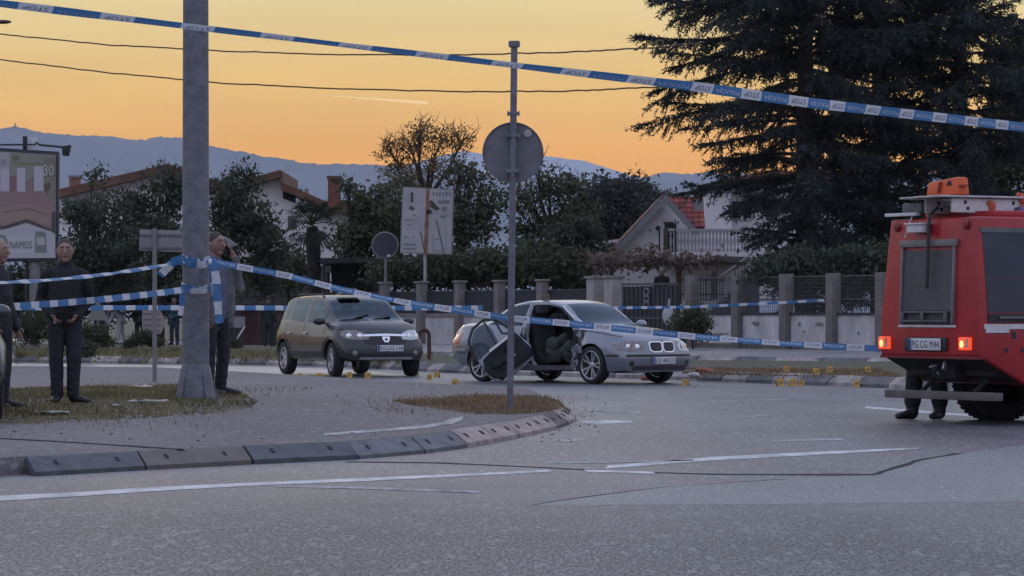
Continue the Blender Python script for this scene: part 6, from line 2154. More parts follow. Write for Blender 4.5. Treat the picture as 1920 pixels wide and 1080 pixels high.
# left fence: low wall with coping, round-headed pillars, dark sheet panels with a rail
PL = [655, 722, 791, 862, 937, 1017]
t = thing('boundary_fence', 'long concrete wall with beige pillars and dark panels left of the gate', 'fence')
PLx = [600] + PL + [1092]
for a, b in zip(PLx, PLx[1:]):
    A, B = fl(a), fl(b)
    mb = MB(); fbox(mb, A, B, 0.1, 1.06, 0.05, 0.25); mb.build('wall_panel', M_DIRTY if a > 700 else M_CONC, t)
    mb = MB(); fbox(mb, A, B, 1.06, 1.17, 0.0, 0.30); mb.build('coping', M_CONC, t, bevel=0.01)
    mb = MB(); fbox(mb, A, B, 1.17, 1.90, 0.12, 0.16); mb.build('sheet_panel', M_FMETAL, t)
    mb = MB(); fbox(mb, A, B, 1.90, 1.94, 0.10, 0.18); mb.build('rail', M_RAIL, t)
for i, px in enumerate(PL):
    A = fl(px); zt_ = 2.20 if px > 700 else 2.0
    mb = MB()
    mb.box(A + FN * 0.0 + Vector((0, 0, zt_ / 2)), (0.30, 0.32, zt_), FM)
    o = mb.build('pillar', M_PILL, t, bevel=0.05)
    mb = MB(); mb.box(A + Vector((0, 0, zt_ + .035)), (0.38, 0.40, 0.07), FM); mb.build('cap', M_CONC, o, bevel=0.02)
# gate between two pale pillars and the dark gate leaf
t = thing('gate', 'dark metal gate between pale pillars behind the silver saloon', 'gate')
for px, w in ((1116, .40), (1150, .46)):
    A = fl(px); mb = MB(); mb.box(A + Vector((0, 0, 1.13)), (w, .42, 2.26), FM); o = mb.build('pillar', mat('pale_pillar', (0.30, 0.275, 0.265), 0.85, var=0.2, scale=3), t, bevel=0.03)
    mb = MB(); mb.box(A + Vector((0, 0, 2.30)), (w + .10, .52, 0.09), FM); mb.build('cap', M_CONC, o, bevel=0.02)
A, B = fl(1164), fl(1270)
mb = MB(); fbox(mb, A, B, .1, 2.0, .06, .10); mb.build('leaf', M_FMETAL, t)
for z in (.25, 1.0, 2.04):
    mb = MB(); fbox(mb, A, B, z, z + .06, .02, .06); mb.build('rail', M_RAIL, t)
for k in range(13):
    q = A.lerp(B, (k + .5) / 13); mb = MB(); mb.box(q + Vector((0, 0, 1.05)) + FN * .04, (.03, .03, 1.95), FM); mb.build('upright', M_RAIL, t)
# ornament on the gate
mb = MB(); q = fl(1213)
for k in range(3):
    c = q - FN * .03 + Vector((0, 0, 1.45 + .18 * k)); mb.tube([c + FU * (.13 * math.cos(a)) + Vector((0, 0, .13 * math.sin(a))) for a in np.linspace(0, 6.28, 14)], .025, 5)
mb.build('scroll', mat('scroll_grey', (0.16, 0.165, 0.175), 0.7), t)
# right fence: square pillars, stained white wall panels, wire mesh above
t = thing('boundary_fence', 'stained white wall with square pillars left of the red fire engine', 'fence')
PR = [1297, 1384, 1474, 1562, 1655, 1760, 1880]
for i, px in enumerate(PR):
    A = fl(px); mb = MB(); mb.box(A + Vector((0, 0, 1.15)), (0.32, 0.30, 2.30), FM); mb.build('pillar', mat('square_pillar', (0.135, 0.122, 0.12), 0.85, var=0.25, scale=3, bump=.3, bscale=20), t, bevel=0.012)
for i, (a, b) in enumerate(zip(PR, PR[1:])):
    A, B = fl(a), fl(b)
    mb = MB(); fbox(mb, A, B, 0.1, 1.13, 0.05, 0.22); w = mb.build('wall_panel', M_DIRTY, t)
    mb = MB(); fbox(mb, A, B, 0.1, 0.30, 0.02, 0.05); mb.build('plinth', mat('plinth_dirt', (0.13, 0.11, 0.10), 0.9, var=.4, scale=2), t)
    rr = random.Random(i + 3); mb = MB()
    for k in range(rr.randint(1, 4)):       # dark scrawls and worn patches on the white panel
        q = A.lerp(B, rr.uniform(.15, .85)); z = rr.uniform(.5, .95); ww, hh = rr.uniform(.08, .30), rr.uniform(.04, .10)
        n = 8; c = q + FN * 0.045 + Vector((0, 0, z))
        mb.poly([c + FU * (ww * math.cos(6.28 * j / n) * rr.uniform(.5, 1)) + Vector((0, 0, hh * math.sin(6.28 * j / n) * rr.uniform(.4, 1))) for j in range(n)])
    mb.build('scrawl', mat('faded_scrawl', (0.17, 0.16, 0.165), 0.9), w)
    mb = MB(); fbox(mb, A, B, 1.13, 1.20, 0.0, 0.28); mb.build('coping', M_FMETAL, t)
    for z in (1.55, 2.20):
        mb = MB(); fbox(mb, A, B, z, z + .045, .12, .16); mb.build('rail', M_RAIL, t)
    mb = MB(); n = 26
    for k in range(n):
        q = A.lerp(B, (k + .5) / n) + FN * .14; mb.bar(q + Vector((0, 0, 1.2)), q + Vector((0, 0, 2.2)), .014)
    for k in range(9):
        z = 1.25 + k * .11; mb.bar(A + FN * .14 + Vector((0, 0, z)), B + FN * .14 + Vector((0, 0, z)), .010)
    stuff(mb.build('wire_mesh', M_RAIL, t))
# raised garden behind the wall
g0 = [fl(px, .35) for px in (600, 1100)]; 
yard = [fl(596, .35), fl(1092, .35), fl(1300, .35), fl(1920, .35), Vector((30, 80, 0)), Vector((34, 190, 0)), Vector((-14, 190, 0)), Vector((-12, 118, 0))]
structure(sheet('garden', [(p.x, p.y) for p in yard], mat('garden_earth', (0.04, 0.045, 0.025), 0.95, var=.5, scale=.8), lambda x, y: 0.95, 0, 0.1))

# hoop by the pavement
p = G(795, 674, .15); s_ = F / p.y
pts = [(-.115, 0)] + [(.115 * math.cos(a), .52 + .14 * math.sin(a)) for a in np.linspace(math.pi, 0, 12)] + [(.115, 0)]
mb = MB(); mb.tube([p + Vector((x, 0.1 * x, z - .05 * (z == 0))) for x, z in pts], .045, 8)
tag(mb.build('hoop_barrier', mat('rusty_brown', (0.055, 0.028, 0.022), 0.8, var=.4, scale=6), None, smooth=50), 'rusty brown hoop barrier on the pavement between the two cars', 'hoop barrier')

# ------------------------------------------------------------------ signs
def postsign(name, label, cat, px, d, py_top, z_base, rad, m):
    b = P(px, HY, d); b.z = z_base
    t = thing(name, label, cat, b)
    mb = MB(); mb.tube([(0, 0, 0), (0, 0, H - (py_top - HY) / F * d - z_base)], rad, 10); mb.build('post', m, t, smooth=40)
    return t, (lambda x, y: Vector(((x - px) / F * d, 0, H - (y - HY) / F * d - z_base)))


t, q = postsign('road_sign', 'dark round sign seen from behind, left of the map board', 'sign', 723, 111, 440, .9, .05, M_POST)
c = q(722, 460); rr_ = 24 / F * 111
mb = MB(); mb.lathe([(0, 0), (rr_, 0), (rr_, .03), (0, .03)], 36, Matrix.Translation(c + Vector((0, -.06, 0))) @ Matrix.Rotation(R(-90), 4, 'X')); dd = mb.build('disc', mat('sign_dark', (0.03, 0.035, 0.05), 0.6), t)
mb = MB(); mb.tube([c + Vector((rr_ * math.cos(a), -.045, rr_ * math.sin(a))) for a in np.linspace(0, 6.283, 40)], .03, 6); mb.build('rim', M_POST, dd)
mb = MB(); mb.box(c + Vector((.13, -.10, -.36)), (.12, .01, .07)); mb.build('sticker', M_WHITE, dd)

t, q = postsign('map_board', 'pale two panel map board with a rusty middle strip on one post', 'notice board', 797, 110, 476, .9, .055, mat('pale_post', (0.34, 0.33, 0.33), 0.6))
M_BOARD = mat('board_face', (0.36, 0.35, 0.365), 0.7, var=.14, scale=2)
def quadp(mb, pts, y, th=.03):
    vs = [q(*a) + Vector((0, y, 0)) for a in pts] + [q(*a) + Vector((0, y + th, 0)) for a in pts]; n = len(pts)
    mb.add(vs, [tuple(range(n)), tuple(range(2 * n - 1, n - 1, -1))] + [(i, i + n, (i + 1) % n + n, (i + 1) % n) for i in range(n)])
mb = MB(); quadp(mb, [(755, 350), (851, 355), (848, 478), (750, 475)], -.08, .05); bd = mb.build('frame', mat('board_frame', (0.25, 0.25, 0.255), .6), t)
mb = MB(); quadp(mb, [(757.5, 353), (800, 355), (796, 474), (752.5, 472)], -.095, .02); f1 = mb.build('map_panel', M_BOARD, bd)
mb = MB(); quadp(mb, [(805, 355), (848.5, 358), (845.5, 475), (801, 474)], -.095, .02); f2 = mb.build('map_panel', M_BOARD, bd)
mb = MB(); quadp(mb, [(799.5, 352), (806, 352), (802, 477), (794.5, 477)], -.10, .03); mb.build('middle_strip', mat('rust_strip', (0.22, 0.12, 0.075), .8, var=.4, scale=4), bd)
mg = mat('print_grey', (0.17, 0.17, 0.185), .8); mgd = mat('print_dark', (0.07, 0.075, 0.08), .8)
mb = MB()
def pr(a, b, c_, d_): mb.poly([q(a, b) + Vector((0, -.099, 0)), q(c_, b) + Vector((0, -.099, 0)), q(c_, d_) + Vector((0, -.099, 0)), q(a, d_) + Vector((0, -.099, 0))])
pr(770, 365, 775, 380); mb.poly([q(768.5, 365) + Vector((0, -.099, 0)), q(772.5, 359) + Vector((0, -.099, 0)), q(776.5, 365) + Vector((0, -.099, 0))])
mb.poly([q(x, y) + Vector((0, -.099, 0)) for x, y in [(763, 394), (767, 390), (771, 385), (775, 389), (779, 393), (772, 395), (768, 392)]])
mb.build('print', mgd, f1)
mb = MB()
for y in (457, 465): pr(757, y, 780, y + 3.2)
for a in ((759, 443, 763, 447), (774, 443, 777, 446), (775, 402, 779, 405), (760, 412, 775, 414), (764, 421, 772, 423), (760, 430, 768, 431)): pr(*a)
mb.build('print', mg, f1)
mb = MB()
for k in range(6): pr(811 + k * 6.2, 360 + (k % 2), 814.5 + k * 6.2, 367)
pr(822, 376, 843, 382)
for a in ((828, 388, 838, 396), (826, 404, 836, 409), (836, 402, 841, 404)): pr(*a)
for a in ((812, 438, 813, 470), (812, 470, 832, 471), (836, 420, 837, 470), (815, 448, 824, 450)): pr(*a)
mb.build('print', mg, f2)
mb = MB(); rr = random.Random(3)
for (cx, cy, r_) in ((813, 386, 9), (809, 380, 6), (806, 398, 7), (820, 391, 6)): mb.poly([q(cx + r_ * math.cos(a) * rr.uniform(.5, 1), cy + r_ * .8 * math.sin(a) * rr.uniform(.5, 1)) + Vector((0, -.1, 0)) for a in np.linspace(6.28, 0, 12)[:-1]])
mb.tube([q(818, 412) + Vector((0, -.105, 0)), q(821, 425) + Vector((0, -.105, 0)), q(829, 460) + Vector((0, -.105, 0)), q(833, 477) + Vector((0, -.105, 0))], .018, 5)
mb.tube([q(788, 434) + Vector((0, -.105, 0)), q(792, 452) + Vector((0, -.105, 0)), q(796, 470) + Vector((0, -.105, 0))], .018, 5)
mb.build('stain', mat('stain_brown', (0.085, 0.075, 0.06), .9, var=.4, scale=3), bd)

# triangular sign back and striped arrow board among the weeds on the left
t, q = postsign('road_sign', 'grey triangular sign seen from behind above the weeds right of the man in black', 'sign', 184, 96, 568, .05, .035, M_POST)
mb = MB(); quadp(mb, [(162, 600), (206, 601), (184, 563)], -.05, .03); mb.build('panel', mat('triangle_back', (0.20, 0.185, 0.175), .7, var=.2, scale=3), t)
t, q = postsign('arrow_board', 'pale striped arrow board standing left of the lamp post', 'sign', 290, 97, 575, .05, .05, mat('red_brown_post', (0.08, 0.055, 0.06), .7))
mb = MB(); quadp(mb, [(267, 626), (302, 626), (312, 604), (300, 580), (267, 580)], -.07, .03); pn = mb.build('panel', mat('pale_panel', (0.26, 0.23, 0.235), .7), t)
mb = MB()
for y in (587, 598, 609, 619): quadp(mb, [(269, y + 3), (304 - abs(y - 604) * .25, y + 3), (304 - abs(y - 604) * .25, y), (269, y)], -.076, .005)
mb.build('stripe', mat('panel_stripe', (0.15, 0.12, 0.125), .7), pn)

# ------------------------------------------------------------------ billboard
t, q = postsign('billboard', 'tall furniture billboard with a lamp arm at the left edge', 'billboard', 65, 95, 488, .05, .16, M_POST)
mb = MB(); quadp(mb, [(-150, 268), (112, 285), (110, 490), (-150, 492)], -.22, .28); fr_ = mb.build('frame', mat('billboard_frame', (0.03, 0.035, 0.045), .6), t, bevel=.02)
mb = MB(); quadp(mb, [(-146, 276), (107, 291), (106, 484), (-146, 486)], -.235, .02); po = mb.build('poster', mat('poster_pale', (0.36, 0.33, 0.335), .75, var=.06, scale=1), fr_)
layer = [0]
def area(pts, col, name='print'):
    layer[0] += 1
    mb = MB(); mb.poly([q(*a) + Vector((0, -.236 - .0015 * layer[0], 0)) for a in pts[::-1]]); mb.build(name, mat('poster_%03d' % layer[0], col, .75), po)
area([(-146, 276), (107, 291), (106, 360), (-146, 360)], (0.24, 0.225, 0.20))
area([(-146, 276), (20, 286), (20, 360), (-146, 360)], (0.36, 0.33, 0.36))
area([(26, 304), (82, 306), (82, 312), (26, 310)], (0.20, 0.19, 0.11)); area([(26, 292), (38, 293), (38, 302), (26, 302)], (0.16, 0.15, 0.09))
for a in ((-60, 312, -10, 360), (4, 318, 20, 358), (34, 316, 50, 360), (66, 312, 84, 359)): area([(a[0], a[1]), (a[2], a[1]), (a[2], a[3]), (a[0], a[3])], (0.43, 0.40, 0.46))
area([(21, 330), (34, 330), (34, 360), (21, 360)], (0.19, 0.125, 0.115)); area([(50, 340), (64, 334), (64, 362), (50, 362)], (0.21, 0.165, 0.155))
area([(84, 296), (107, 297), (106, 480), (84, 470)], (0.20, 0.19, 0.155))
area([(84, 346), (96, 342), (97, 352), (92, 360), (98, 386), (92, 392), (88, 366)], (0.10, 0.085, 0.065))
area([(-146, 360), (88, 360), (106, 386), (106, 430), (60, 420), (50, 412), (10, 425), (-146, 415)], (0.25, 0.17, 0.155))
area([(-146, 384), (12, 388), (56, 382), (102, 398), (102, 424), (60, 410), (8, 420), (-146, 410)], (0.28, 0.195, 0.17))
area([(12, 397), (56, 391), (96, 403), (96, 405), (56, 393), (12, 399)], (0.15, 0.10, 0.095))
area([(-20, 418), (8, 425), (52, 411), (98, 430), (97, 434), (52, 417), (8, 430), (-20, 424)], (0.075, 0.055, 0.055))
area([(99, 398), (106, 398), (106, 438), (99, 434)], (0.06, 0.06, 0.07))
area([(-146, 426), (8, 432), (52, 419), (96, 434), (106, 440), (106, 484), (-146, 486)], (0.40, 0.385, 0.41))
area([(18, 444), (65, 446), (65, 474), (18, 474)], (0.45, 0.435, 0.46))
area([(-12, 446), (0, 440), (12, 442), (17, 452), (16, 462), (4, 466), (-12, 462)], (0.16, 0.19, 0.17)); area([(-8, 450), (2, 445), (10, 448), (12, 456), (2, 461), (-8, 458)], (0.40, 0.39, 0.41))
area([(69, 434), (88, 435), (90, 474), (68, 474)], (0.17, 0.18, 0.175)); area([(71, 445), (86, 445), (87, 460), (71, 460)], (0.36, 0.36, 0.37))
M_GRN = mat('poster_green', (0.13, 0.17, 0.135), .75)
pm = Matrix(((1, 0, 0, 0), (0, 0, -1, 0), (0, 1, 0, 0), (0, 0, 0, 1)))
mb = MB(); put_text(mb, 'NAMOS', Matrix.Translation(q(42, 459) + Vector((0, -.300, 0))) @ pm, .23, .66); mb.build('lettering', M_GRN, po)
mb = MB(); put_text(mb, '30', Matrix.Translation(q(94, 320) + Vector((0, -.300, 0))) @ pm, .33, .30); mb.build('lettering', mat('poster_white', (0.45, 0.46, 0.40), .75), po)
mb = MB(); put_text(mb, 'ID A', Matrix.Translation(q(0, 304) + Vector((0, -.300, 0))) @ pm, .17, .5); mb.build('lettering', mat('poster_grey', (0.22, 0.20, 0.22), .75), po)
mb = MB(); mb.bar(q(48, 282) + Vector((0, -.1, 0)), q(48, 256) + Vector((0, -.1, 0)), .12); mb.bar(q(-150, 274) + Vector((0, -.3, 0)), q(70, 272) + Vector((0, -.3, 0)), .05); mb.tube([q(70, 268) + Vector((0, -.3, 0)), q(78, 273) + Vector((0, -.4, 0)), q(126, 279) + Vector((0, -1.0, 0))], .035, 6)
ar = mb.build('lamp_arm', M_FMETAL, t)
mb = MB(); c = q(134, 284) + Vector((0, -1.0, 0)); mb.hexa([c + Vector((-.12, -.1, -.17)), c + Vector((.06, -.1, -.19)), c + Vector((.06, .1, -.19)), c + Vector((-.12, .1, -.17))], [c + Vector((-.13, -.13, .10)), c + Vector((.13, -.13, .14)), c + Vector((.13, .13, .14)), c + Vector((-.13, .13, .10))]); mb.build('flood_lamp', M_FMETAL, ar, bevel=.02)
mb = MB(); quadp(mb, [(53, 258), (70, 258), (70, 280), (53, 280)], -.05, .05); mb.build('bracket_plate', M_WHITE, ar)
mb = MB(); mb.tube([q(50, 490), q(50, 640)], .05, 8); mb.build('back_post', M_FMETAL, t)

# ------------------------------------------------------------------ houses
M_RENDER = mat('white_render', (0.62, 0.59, 0.60), .85, var=.08, scale=.8)
M_RENDERL = mat('pale_render', (0.58, 0.55, 0.58), .85, var=.07, scale=.6)
M_WINDOW = mat('window_dark', (0.012, 0.014, 0.018), .12, spec=.8)
M_TILE = [mat('roof_tile_a', (0.20, 0.045, 0.035), .8, var=.25, scale=3), mat('roof_tile_b', (0.235, 0.06, 0.045), .8, var=.25, scale=3), mat('roof_tile_c', (0.15, 0.035, 0.03), .8, var=.25, scale=3)]
M_BARGE = mat('grey_bargeboard', (0.20, 0.195, 0.20), .8, var=.15, scale=2)
M_BRICK = mat('chimney_brick', (0.17, 0.06, 0.042), .9, var=.3, scale=5)
M_OLDROOF = mat('old_tile_roof', (0.12, 0.062, 0.042), .9, var=.35, scale=2)
M_TIMBER = mat('brown_timber', (0.07, 0.045, 0.038), .8, var=.3, scale=4)


def house(name, label, px, d, z0=0.0):
    b = P(px, HY, d); b.z = z0
    t = thing(name, label, 'house', b)
    return t, (lambda x, y, dy=0.0: Vector(((x - px) / F * d, dy, H - (y - HY) / F * d - z0)))


def slab(mb, pts, y0, y1):
    n = len(pts); mb.add([Vector((p.x, y0, p.z)) for p in pts] + [Vector((p.x, y1, p.z)) for p in pts], [tuple(range(n)), tuple(range(2 * n - 1, n - 1, -1))] + [(i, i + n, (i + 1) % n + n, (i + 1) % n) for i in range(n)])


# gabled house with balcony
t, q = house('gabled_house', 'white gabled house with red roof and a balcony in front of the conifer', 1250, 124, .9)
mb = MB(); slab(mb, [q(1140, 490), q(1247, 376), q(1300, 432), q(1420, 432), q(1420, 590), q(1140, 590)], 0, 7); mb.build('wall', M_RENDER, t)
mb = MB()
A, B, C_ = q(1247, 366), q(1128, 492), q(1310, 438)
for a, b in ((A, B), (A, C_)):
    dv = (b - a).normalized(); n = Vector((-dv.z, 0, dv.x)); n = n if n.z > 0 else -n
    slab(mb, [a + n * .02, b + n * .02, b - n * .20, a - n * .20], -.55, -.35)
slab(mb, [A + Vector((-.26, 0, -.34)), A + Vector((0, 0, .03)), A + Vector((.26, 0, -.34))], -.56, -.34); mb.build('bargeboard', M_BARGE, t)
mb = MB(); dv = (B - A).normalized(); n = Vector((-dv.z, 0, dv.x)); n = n if n.z > 0 else -n
slab(mb, [A + n * .06, B + n * .06, B - n * .05, A - n * .05], -.5, 7.2); mb.build('roof', M_OLDROOF, t)
# cross roof on the right with rows of red tiles facing the road
R0, R1 = q(1252, 372), q(1322, 372); e0, e1 = q(1306, 428), q(1322, 428)
bk = 1.6; nr = 6
rf = MB(); rf.add([R0 + Vector((0, bk + .05, 0)), R1 + Vector((0, bk + .05, 0)), e1 + Vector((0, .2, -.06)), e0 + Vector((0, .2, -.06))], [(0, 3, 2, 1)]); rfo = rf.build('roof', M_TILE[2], t)
tile_me = []
for m in M_TILE:
    mb = MB(); n = 6
    for k in range(n):
        a0, a1 = math.pi * k / n, math.pi * (k + 1) / n
        mb.add([(-.12 * math.cos(a0), 0, .045 * math.sin(a0)), (-.12 * math.cos(a1), 0, .045 * math.sin(a1)), (-.12 * math.cos(a1), -.34, .03 + .045 * math.sin(a1)), (-.12 * math.cos(a0), -.34, .03 + .045 * math.sin(a0))], [(0, 1, 2, 3)])
    mb.poly([(-.12 * math.cos(math.pi * k / n), -.34, .03 + .045 * math.sin(math.pi * k / n)) for k in range(n + 1)])
    tile_me.append(mb.mesh('tile', [m]))
rr = random.Random(5)
slope = Vector((0, -(bk - .2), e0.z - R0.z)); ang = math.atan2(slope.z, -slope.y)
for i in range(nr):
    f = i / nr
    xl = R0.x + (e0.x - R0.x) * f * 1.0; y = bk - (bk - .2) * f; z = R0.z + (e0.z - R0.z) * f
    x = R1.x - .1
    while x > xl + .05:
        o = link('tile', rr.choice(tile_me), rfo); o.location = (x, y, z + .05); o.rotation_euler = (-ang, 0, rr.uniform(-.03, .03)); x -= .235
mb = MB(); slab(mb, [q(1302, 372), q(1322, 371), q(1322, 430), q(1306, 430)], .9, 1.0); mb.build('gable_end', M_BARGE, t)
mb = MB(); mb.tube([q(1250, 370, 1.6), q(1322, 370, 1.6)], .09, 8); mb.build('ridge_tile', M_TILE[0], t)
# balcony
mb = MB(); slab(mb, [q(1240, 474), q(1440, 474), q(1440, 488), q(1240, 488)], -1.4, 0); mb.build('balcony_slab', M_RENDERL, t)
mb = MB(); slab(mb, [q(1240, 430), q(1440, 432), q(1440, 437), q(1240, 435)], -1.42, -1.28); mb.build('handrail', mat('pale_rail', (0.33, 0.31, 0.32), .8), t)
mb = MB(); slab(mb, [q(1241, 430), q(1249, 430), q(1249, 492), q(1241, 492)], -1.46, -1.22); mb.build('balcony_post', M_TIMBER, t)
bal = MB(); h = (473 - 436) / F * 124; bal.lathe([(.045, 0), (.055, h * .1), (.030, h * .2), (.062, h * .5), (.030, h * .8), (.05, h * .9), (.045, h)], 8); bme = bal.mesh('baluster', [mat('pale_rail', (0, 0, 0))]); shade(bme, 60)
for k in range(26):
    o = link('baluster', bme, t); o.location = q(1254 + k * 6.6, 473, -1.35)
mb = MB(); slab(mb, [q(1246, 419), q(1268, 419), q(1268, 474), q(1246, 474)], -.03, .02); mb.build('balcony_door', M_WINDOW, t)
mb = MB(); slab(mb, [q(1244, 416), q(1263, 416), q(1263, 419), q(1244, 419)], -.05, .0); mb.build('door_head', M_TIMBER, t)
for x, y in ((1219, 432), (1271, 417)):
    mb = MB(); mb.ellipsoid(q(x, y, -.03), (.04, .03, .04), 8, 6); mb.build('wall_spot', M_INK, t)
mb = MB(); mb.tube([q(1236, 424, -.15), q(1236, 470, -.15)], .03, 6); mb.ellipsoid(q(1233, 428, -.25), (.10, .04, .10), 10, 6); mb.bar(q(1226, 460, -.15), q(1236, 460, -.1), .03); mb.build('aerial', M_FMETAL, t)
# stairs with railing on the right of the house
st = MB()
for k in range(11):
    x = 1312 + k * 9; y = 590 - k * 8.0
    slab(st, [q(x, y), q(x + 9.5, y), q(x + 9.5, 592), q(x, 592)], -3.2, -2.0)
st.build('stairs', mat('stair_grey', (0.075, 0.075, 0.085), .85), t)
mb = MB(); mb.bar(q(1318, 535, -3.2), q(1400, 477, -3.2), .06); mb.bar(q(1318, 545, -3.2), q(1404, 490, -3.2), .04); mb.build('handrail', mat('pale_rail', (0, 0, 0)), t)
for k in range(14):
    x = 1322 + k * 6; mb = MB(); mb.bar(q(x, 537 - k * 4.1, -3.2), q(x, 582 - k * 5.2, -3.2), .035); mb.build('railing_bar', mat('pale_rail', (0, 0, 0)), t)
mb = MB(); slab(mb, [q(1326, 508), q(1334, 508), q(1334, 560), q(1326, 560)], -3.3, -3.1); mb.build('newel_post', M_TIMBER, t)
mb = MB(); slab(mb, [q(1318, 481), q(1400, 484), q(1400, 496), q(1318, 492)], -2.4, 0); mb.build('porch_roof', mat('porch_dark', (0.09, 0.08, 0.08), .85), t)
# garden railing in front of the house
t2 = thing('garden_railing', 'black spiked garden railing in front of the white gabled house', 'railing')
d_ = 112
for k in range(16):
    x = 1277 + k * 5.2
    mb = MB(); mb.bar(P(x, 562, d_), P(x, 518, d_), .035); mb.bar(P(x, 518, d_), P(x, 514, d_), .02); mb.build('bar', M_FMETAL, t2)
for y in (525, 552):
    mb = MB(); mb.bar(P(1274, y, d_), P(1360, y, d_), .05); mb.build('rail', M_FMETAL, t2)
# pergola with the last vine leaves
t3 = thing('pergola', 'brown timber pergola with withered vine over the gate', 'pergola')
d_ = 108
for y, dd_, x0_, x1_ in ((497, d_, 1100, 1400), (500, d_ + 2.2, 1110, 1330)):
    mb = MB(); mb.bar(P(x0_, y, dd_), P(x1_, y - 3, dd_), .13, .10); mb.build('beam', M_TIMBER, t3)
for x, y0_ in ((1273, 482), (1146, 500)):
    mb = MB(); mb.bar(P(x, y0_, d_), P(x, 570, d_), .20 if x > 1200 else .13); mb.build('post', M_TIMBER, t3)
mb = MB(); mb.bar(P(1266, 412, d_), P(1266, 484, d_), .04); mb.build('pipe', M_FMETAL, t3)

# tall white house behind the conifer
t, q = house('white_house', 'tall white rendered house half hidden behind the large conifer', 1420, 150, 0)
mb = MB(); slab(mb, [q(1322, 345), q(1372, 345), q(1372, 560), q(1322, 560)], 0, 9); slab(mb, [q(1372, 330), q(1560, 330), q(1560, 560), q(1372, 560)], 1.2, 9); mb.build('wall', M_RENDERL, t)
mb = MB(); slab(mb, [q(1316, 346), q(1450, 318), q(1570, 332), q(1570, 340), q(1450, 326), q(1316, 352)], -.6, 9.6); mb.build('roof', M_OLDROOF, t)
for x0_, x1_, y0_, y1_ in ((1377, 1393, 376, 408), (1398, 1412, 376, 408), (1440, 1462, 380, 412)):
    mb = MB(); slab(mb, [q(x0_, y0_), q(x1_, y0_), q(x1_, y1_), q(x0_, y1_)], 1.15, 1.25); w = mb.build('window', M_WINDOW, t)
    mb = MB(); slab(mb, [q(x0_ - 2, y0_ - 2), q(x1_ + 2, y0_ - 2), q(x1_ + 2, y0_), q(x0_ - 2, y0_)], 1.1, 1.2); slab(mb, [q(x0_ - 2, y1_), q(x1_ + 2, y1_), q(x1_ + 2, y1_ + 3), q(x0_ - 2, y1_ + 3)], 1.05, 1.2); mb.build('frame', M_WHITE, w)
mb = MB(); slab(mb, [q(1367, 372), q(1372, 372), q(1372, 408), q(1367, 408)], -.05, 0); mb.build('shutter', M_BARGE, t)

# low building with a white roof edge left of the gable
t, q = house('low_shed', 'low pale shed roof showing left of the white gabled house', 1150, 128, .9)
mb = MB(); slab(mb, [q(1118, 456), q(1172, 450), q(1172, 560), q(1118, 560)], 0, 4); mb.build('wall', M_RENDERL, t)
mb = MB(); slab(mb, [q(1112, 455), q(1178, 446), q(1178, 452), q(1112, 461)], -.3, 4.2); mb.build('roof', M_RENDERL, t)

# left houses
t, q = house('gabled_house', 'wide low gabled white house left of the lamp post behind trees', 300, 142, 0)
mb = MB(); slab(mb, [q(112, 372), q(140, 366), q(318, 322), q(420, 352), q(420, 600), q(112, 600)], 0, 9); mb.build('wall', M_RENDER, t)
mb = MB(); slab(mb, [q(110, 357), q(318, 309), q(318, 324), q(110, 373)], -.8, 9.5); slab(mb, [q(318, 309), q(432, 347), q(432, 362), q(318, 324)], -.8, 9.5); rf = mb.build('roof', M_OLDROOF, t)
mb = MB(); slab(mb, [q(124, 329), q(143, 329), q(143, 356), q(124, 356)], 1, 1.5); ch = mb.build('chimney', mat('chimney_brick_pale', (0.22, 0.11, 0.08), .9, var=.3, scale=4), rf)
mb = MB(); slab(mb, [q(122, 327), q(145, 327), q(145, 331), q(122, 331)], .95, 1.55); mb.build('chimney_cap', M_BARGE, ch)
mb = MB(); mb.bar(q(143, 330, 1.2), q(168, 343, 1.2), .05); mb.build('stay', M_FMETAL, ch)
for x0_, x1_, y0_, y1_ in ((118, 129, 391, 414), (152, 172, 402, 432), (250, 272, 395, 425)):
    mb = MB(); slab(mb, [q(x0_, y0_), q(x1_, y0_), q(x1_, y1_), q(x0_, y1_)], -.04, .03); w = mb.build('window', M_WINDOW, t)
    mb = MB(); slab(mb, [q(x0_ - 2, y1_), q(x1_ + 2, y1_), q(x1_ + 2, y1_ + 3), q(x0_ - 2, y1_ + 3)], -.12, .0); mb.build('sill', M_WHITE, w)
t, q = house('stepped_house', 'house with stepped brown roofs and small chimneys right of the lamp post', 520, 146, 0)
mb = MB(); slab(mb, [q(436, 362), q(526, 334), q(530, 340), q(530, 372), q(605, 400), q(605, 600), q(436, 600)], 0, 9); mb.build('wall', M_RENDER, t)
mb = MB(); slab(mb, [q(430, 347), q(527, 320), q(527, 334), q(430, 362)], -.8, 9.5); slab(mb, [q(527, 320), q(532, 322), q(534, 346), q(528, 346)], -.8, 9.5); slab(mb, [q(529, 342), q(612, 378), q(612, 392), q(529, 357)], -.7, 9.4); rf = mb.build('roof', M_OLDROOF, t)
for x0_ in (557, 568):
    mb = MB(); slab(mb, [q(x0_, 352), q(x0_ + 7, 352), q(x0_ + 7, 372), q(x0_, 372)], 1, 1.4); mb.build('chimney', M_BARGE, rf)
for x0_, x1_, y0_, y1_ in ((455, 475, 390, 420), (540, 556, 405, 430)):
    mb = MB(); slab(mb, [q(x0_, y0_), q(x1_, y0_), q(x1_, y1_), q(x0_, y1_)], -.04, .03); mb.build('window', M_WINDOW, t)
t, q = house('brick_chimney_house', 'low brown roof with a tall red brick chimney behind the palm', 630, 134, 0)
mb = MB(); slab(mb, [q(590, 398), q(690, 398), q(690, 600), q(590, 600)], 0, 8); mb.build('wall', M_RENDER, t)
mb = MB(); slab(mb, [q(582, 400), q(620, 376), q(648, 376), q(700, 400)], -.6, 8.5); rf = mb.build('roof', M_OLDROOF, t)
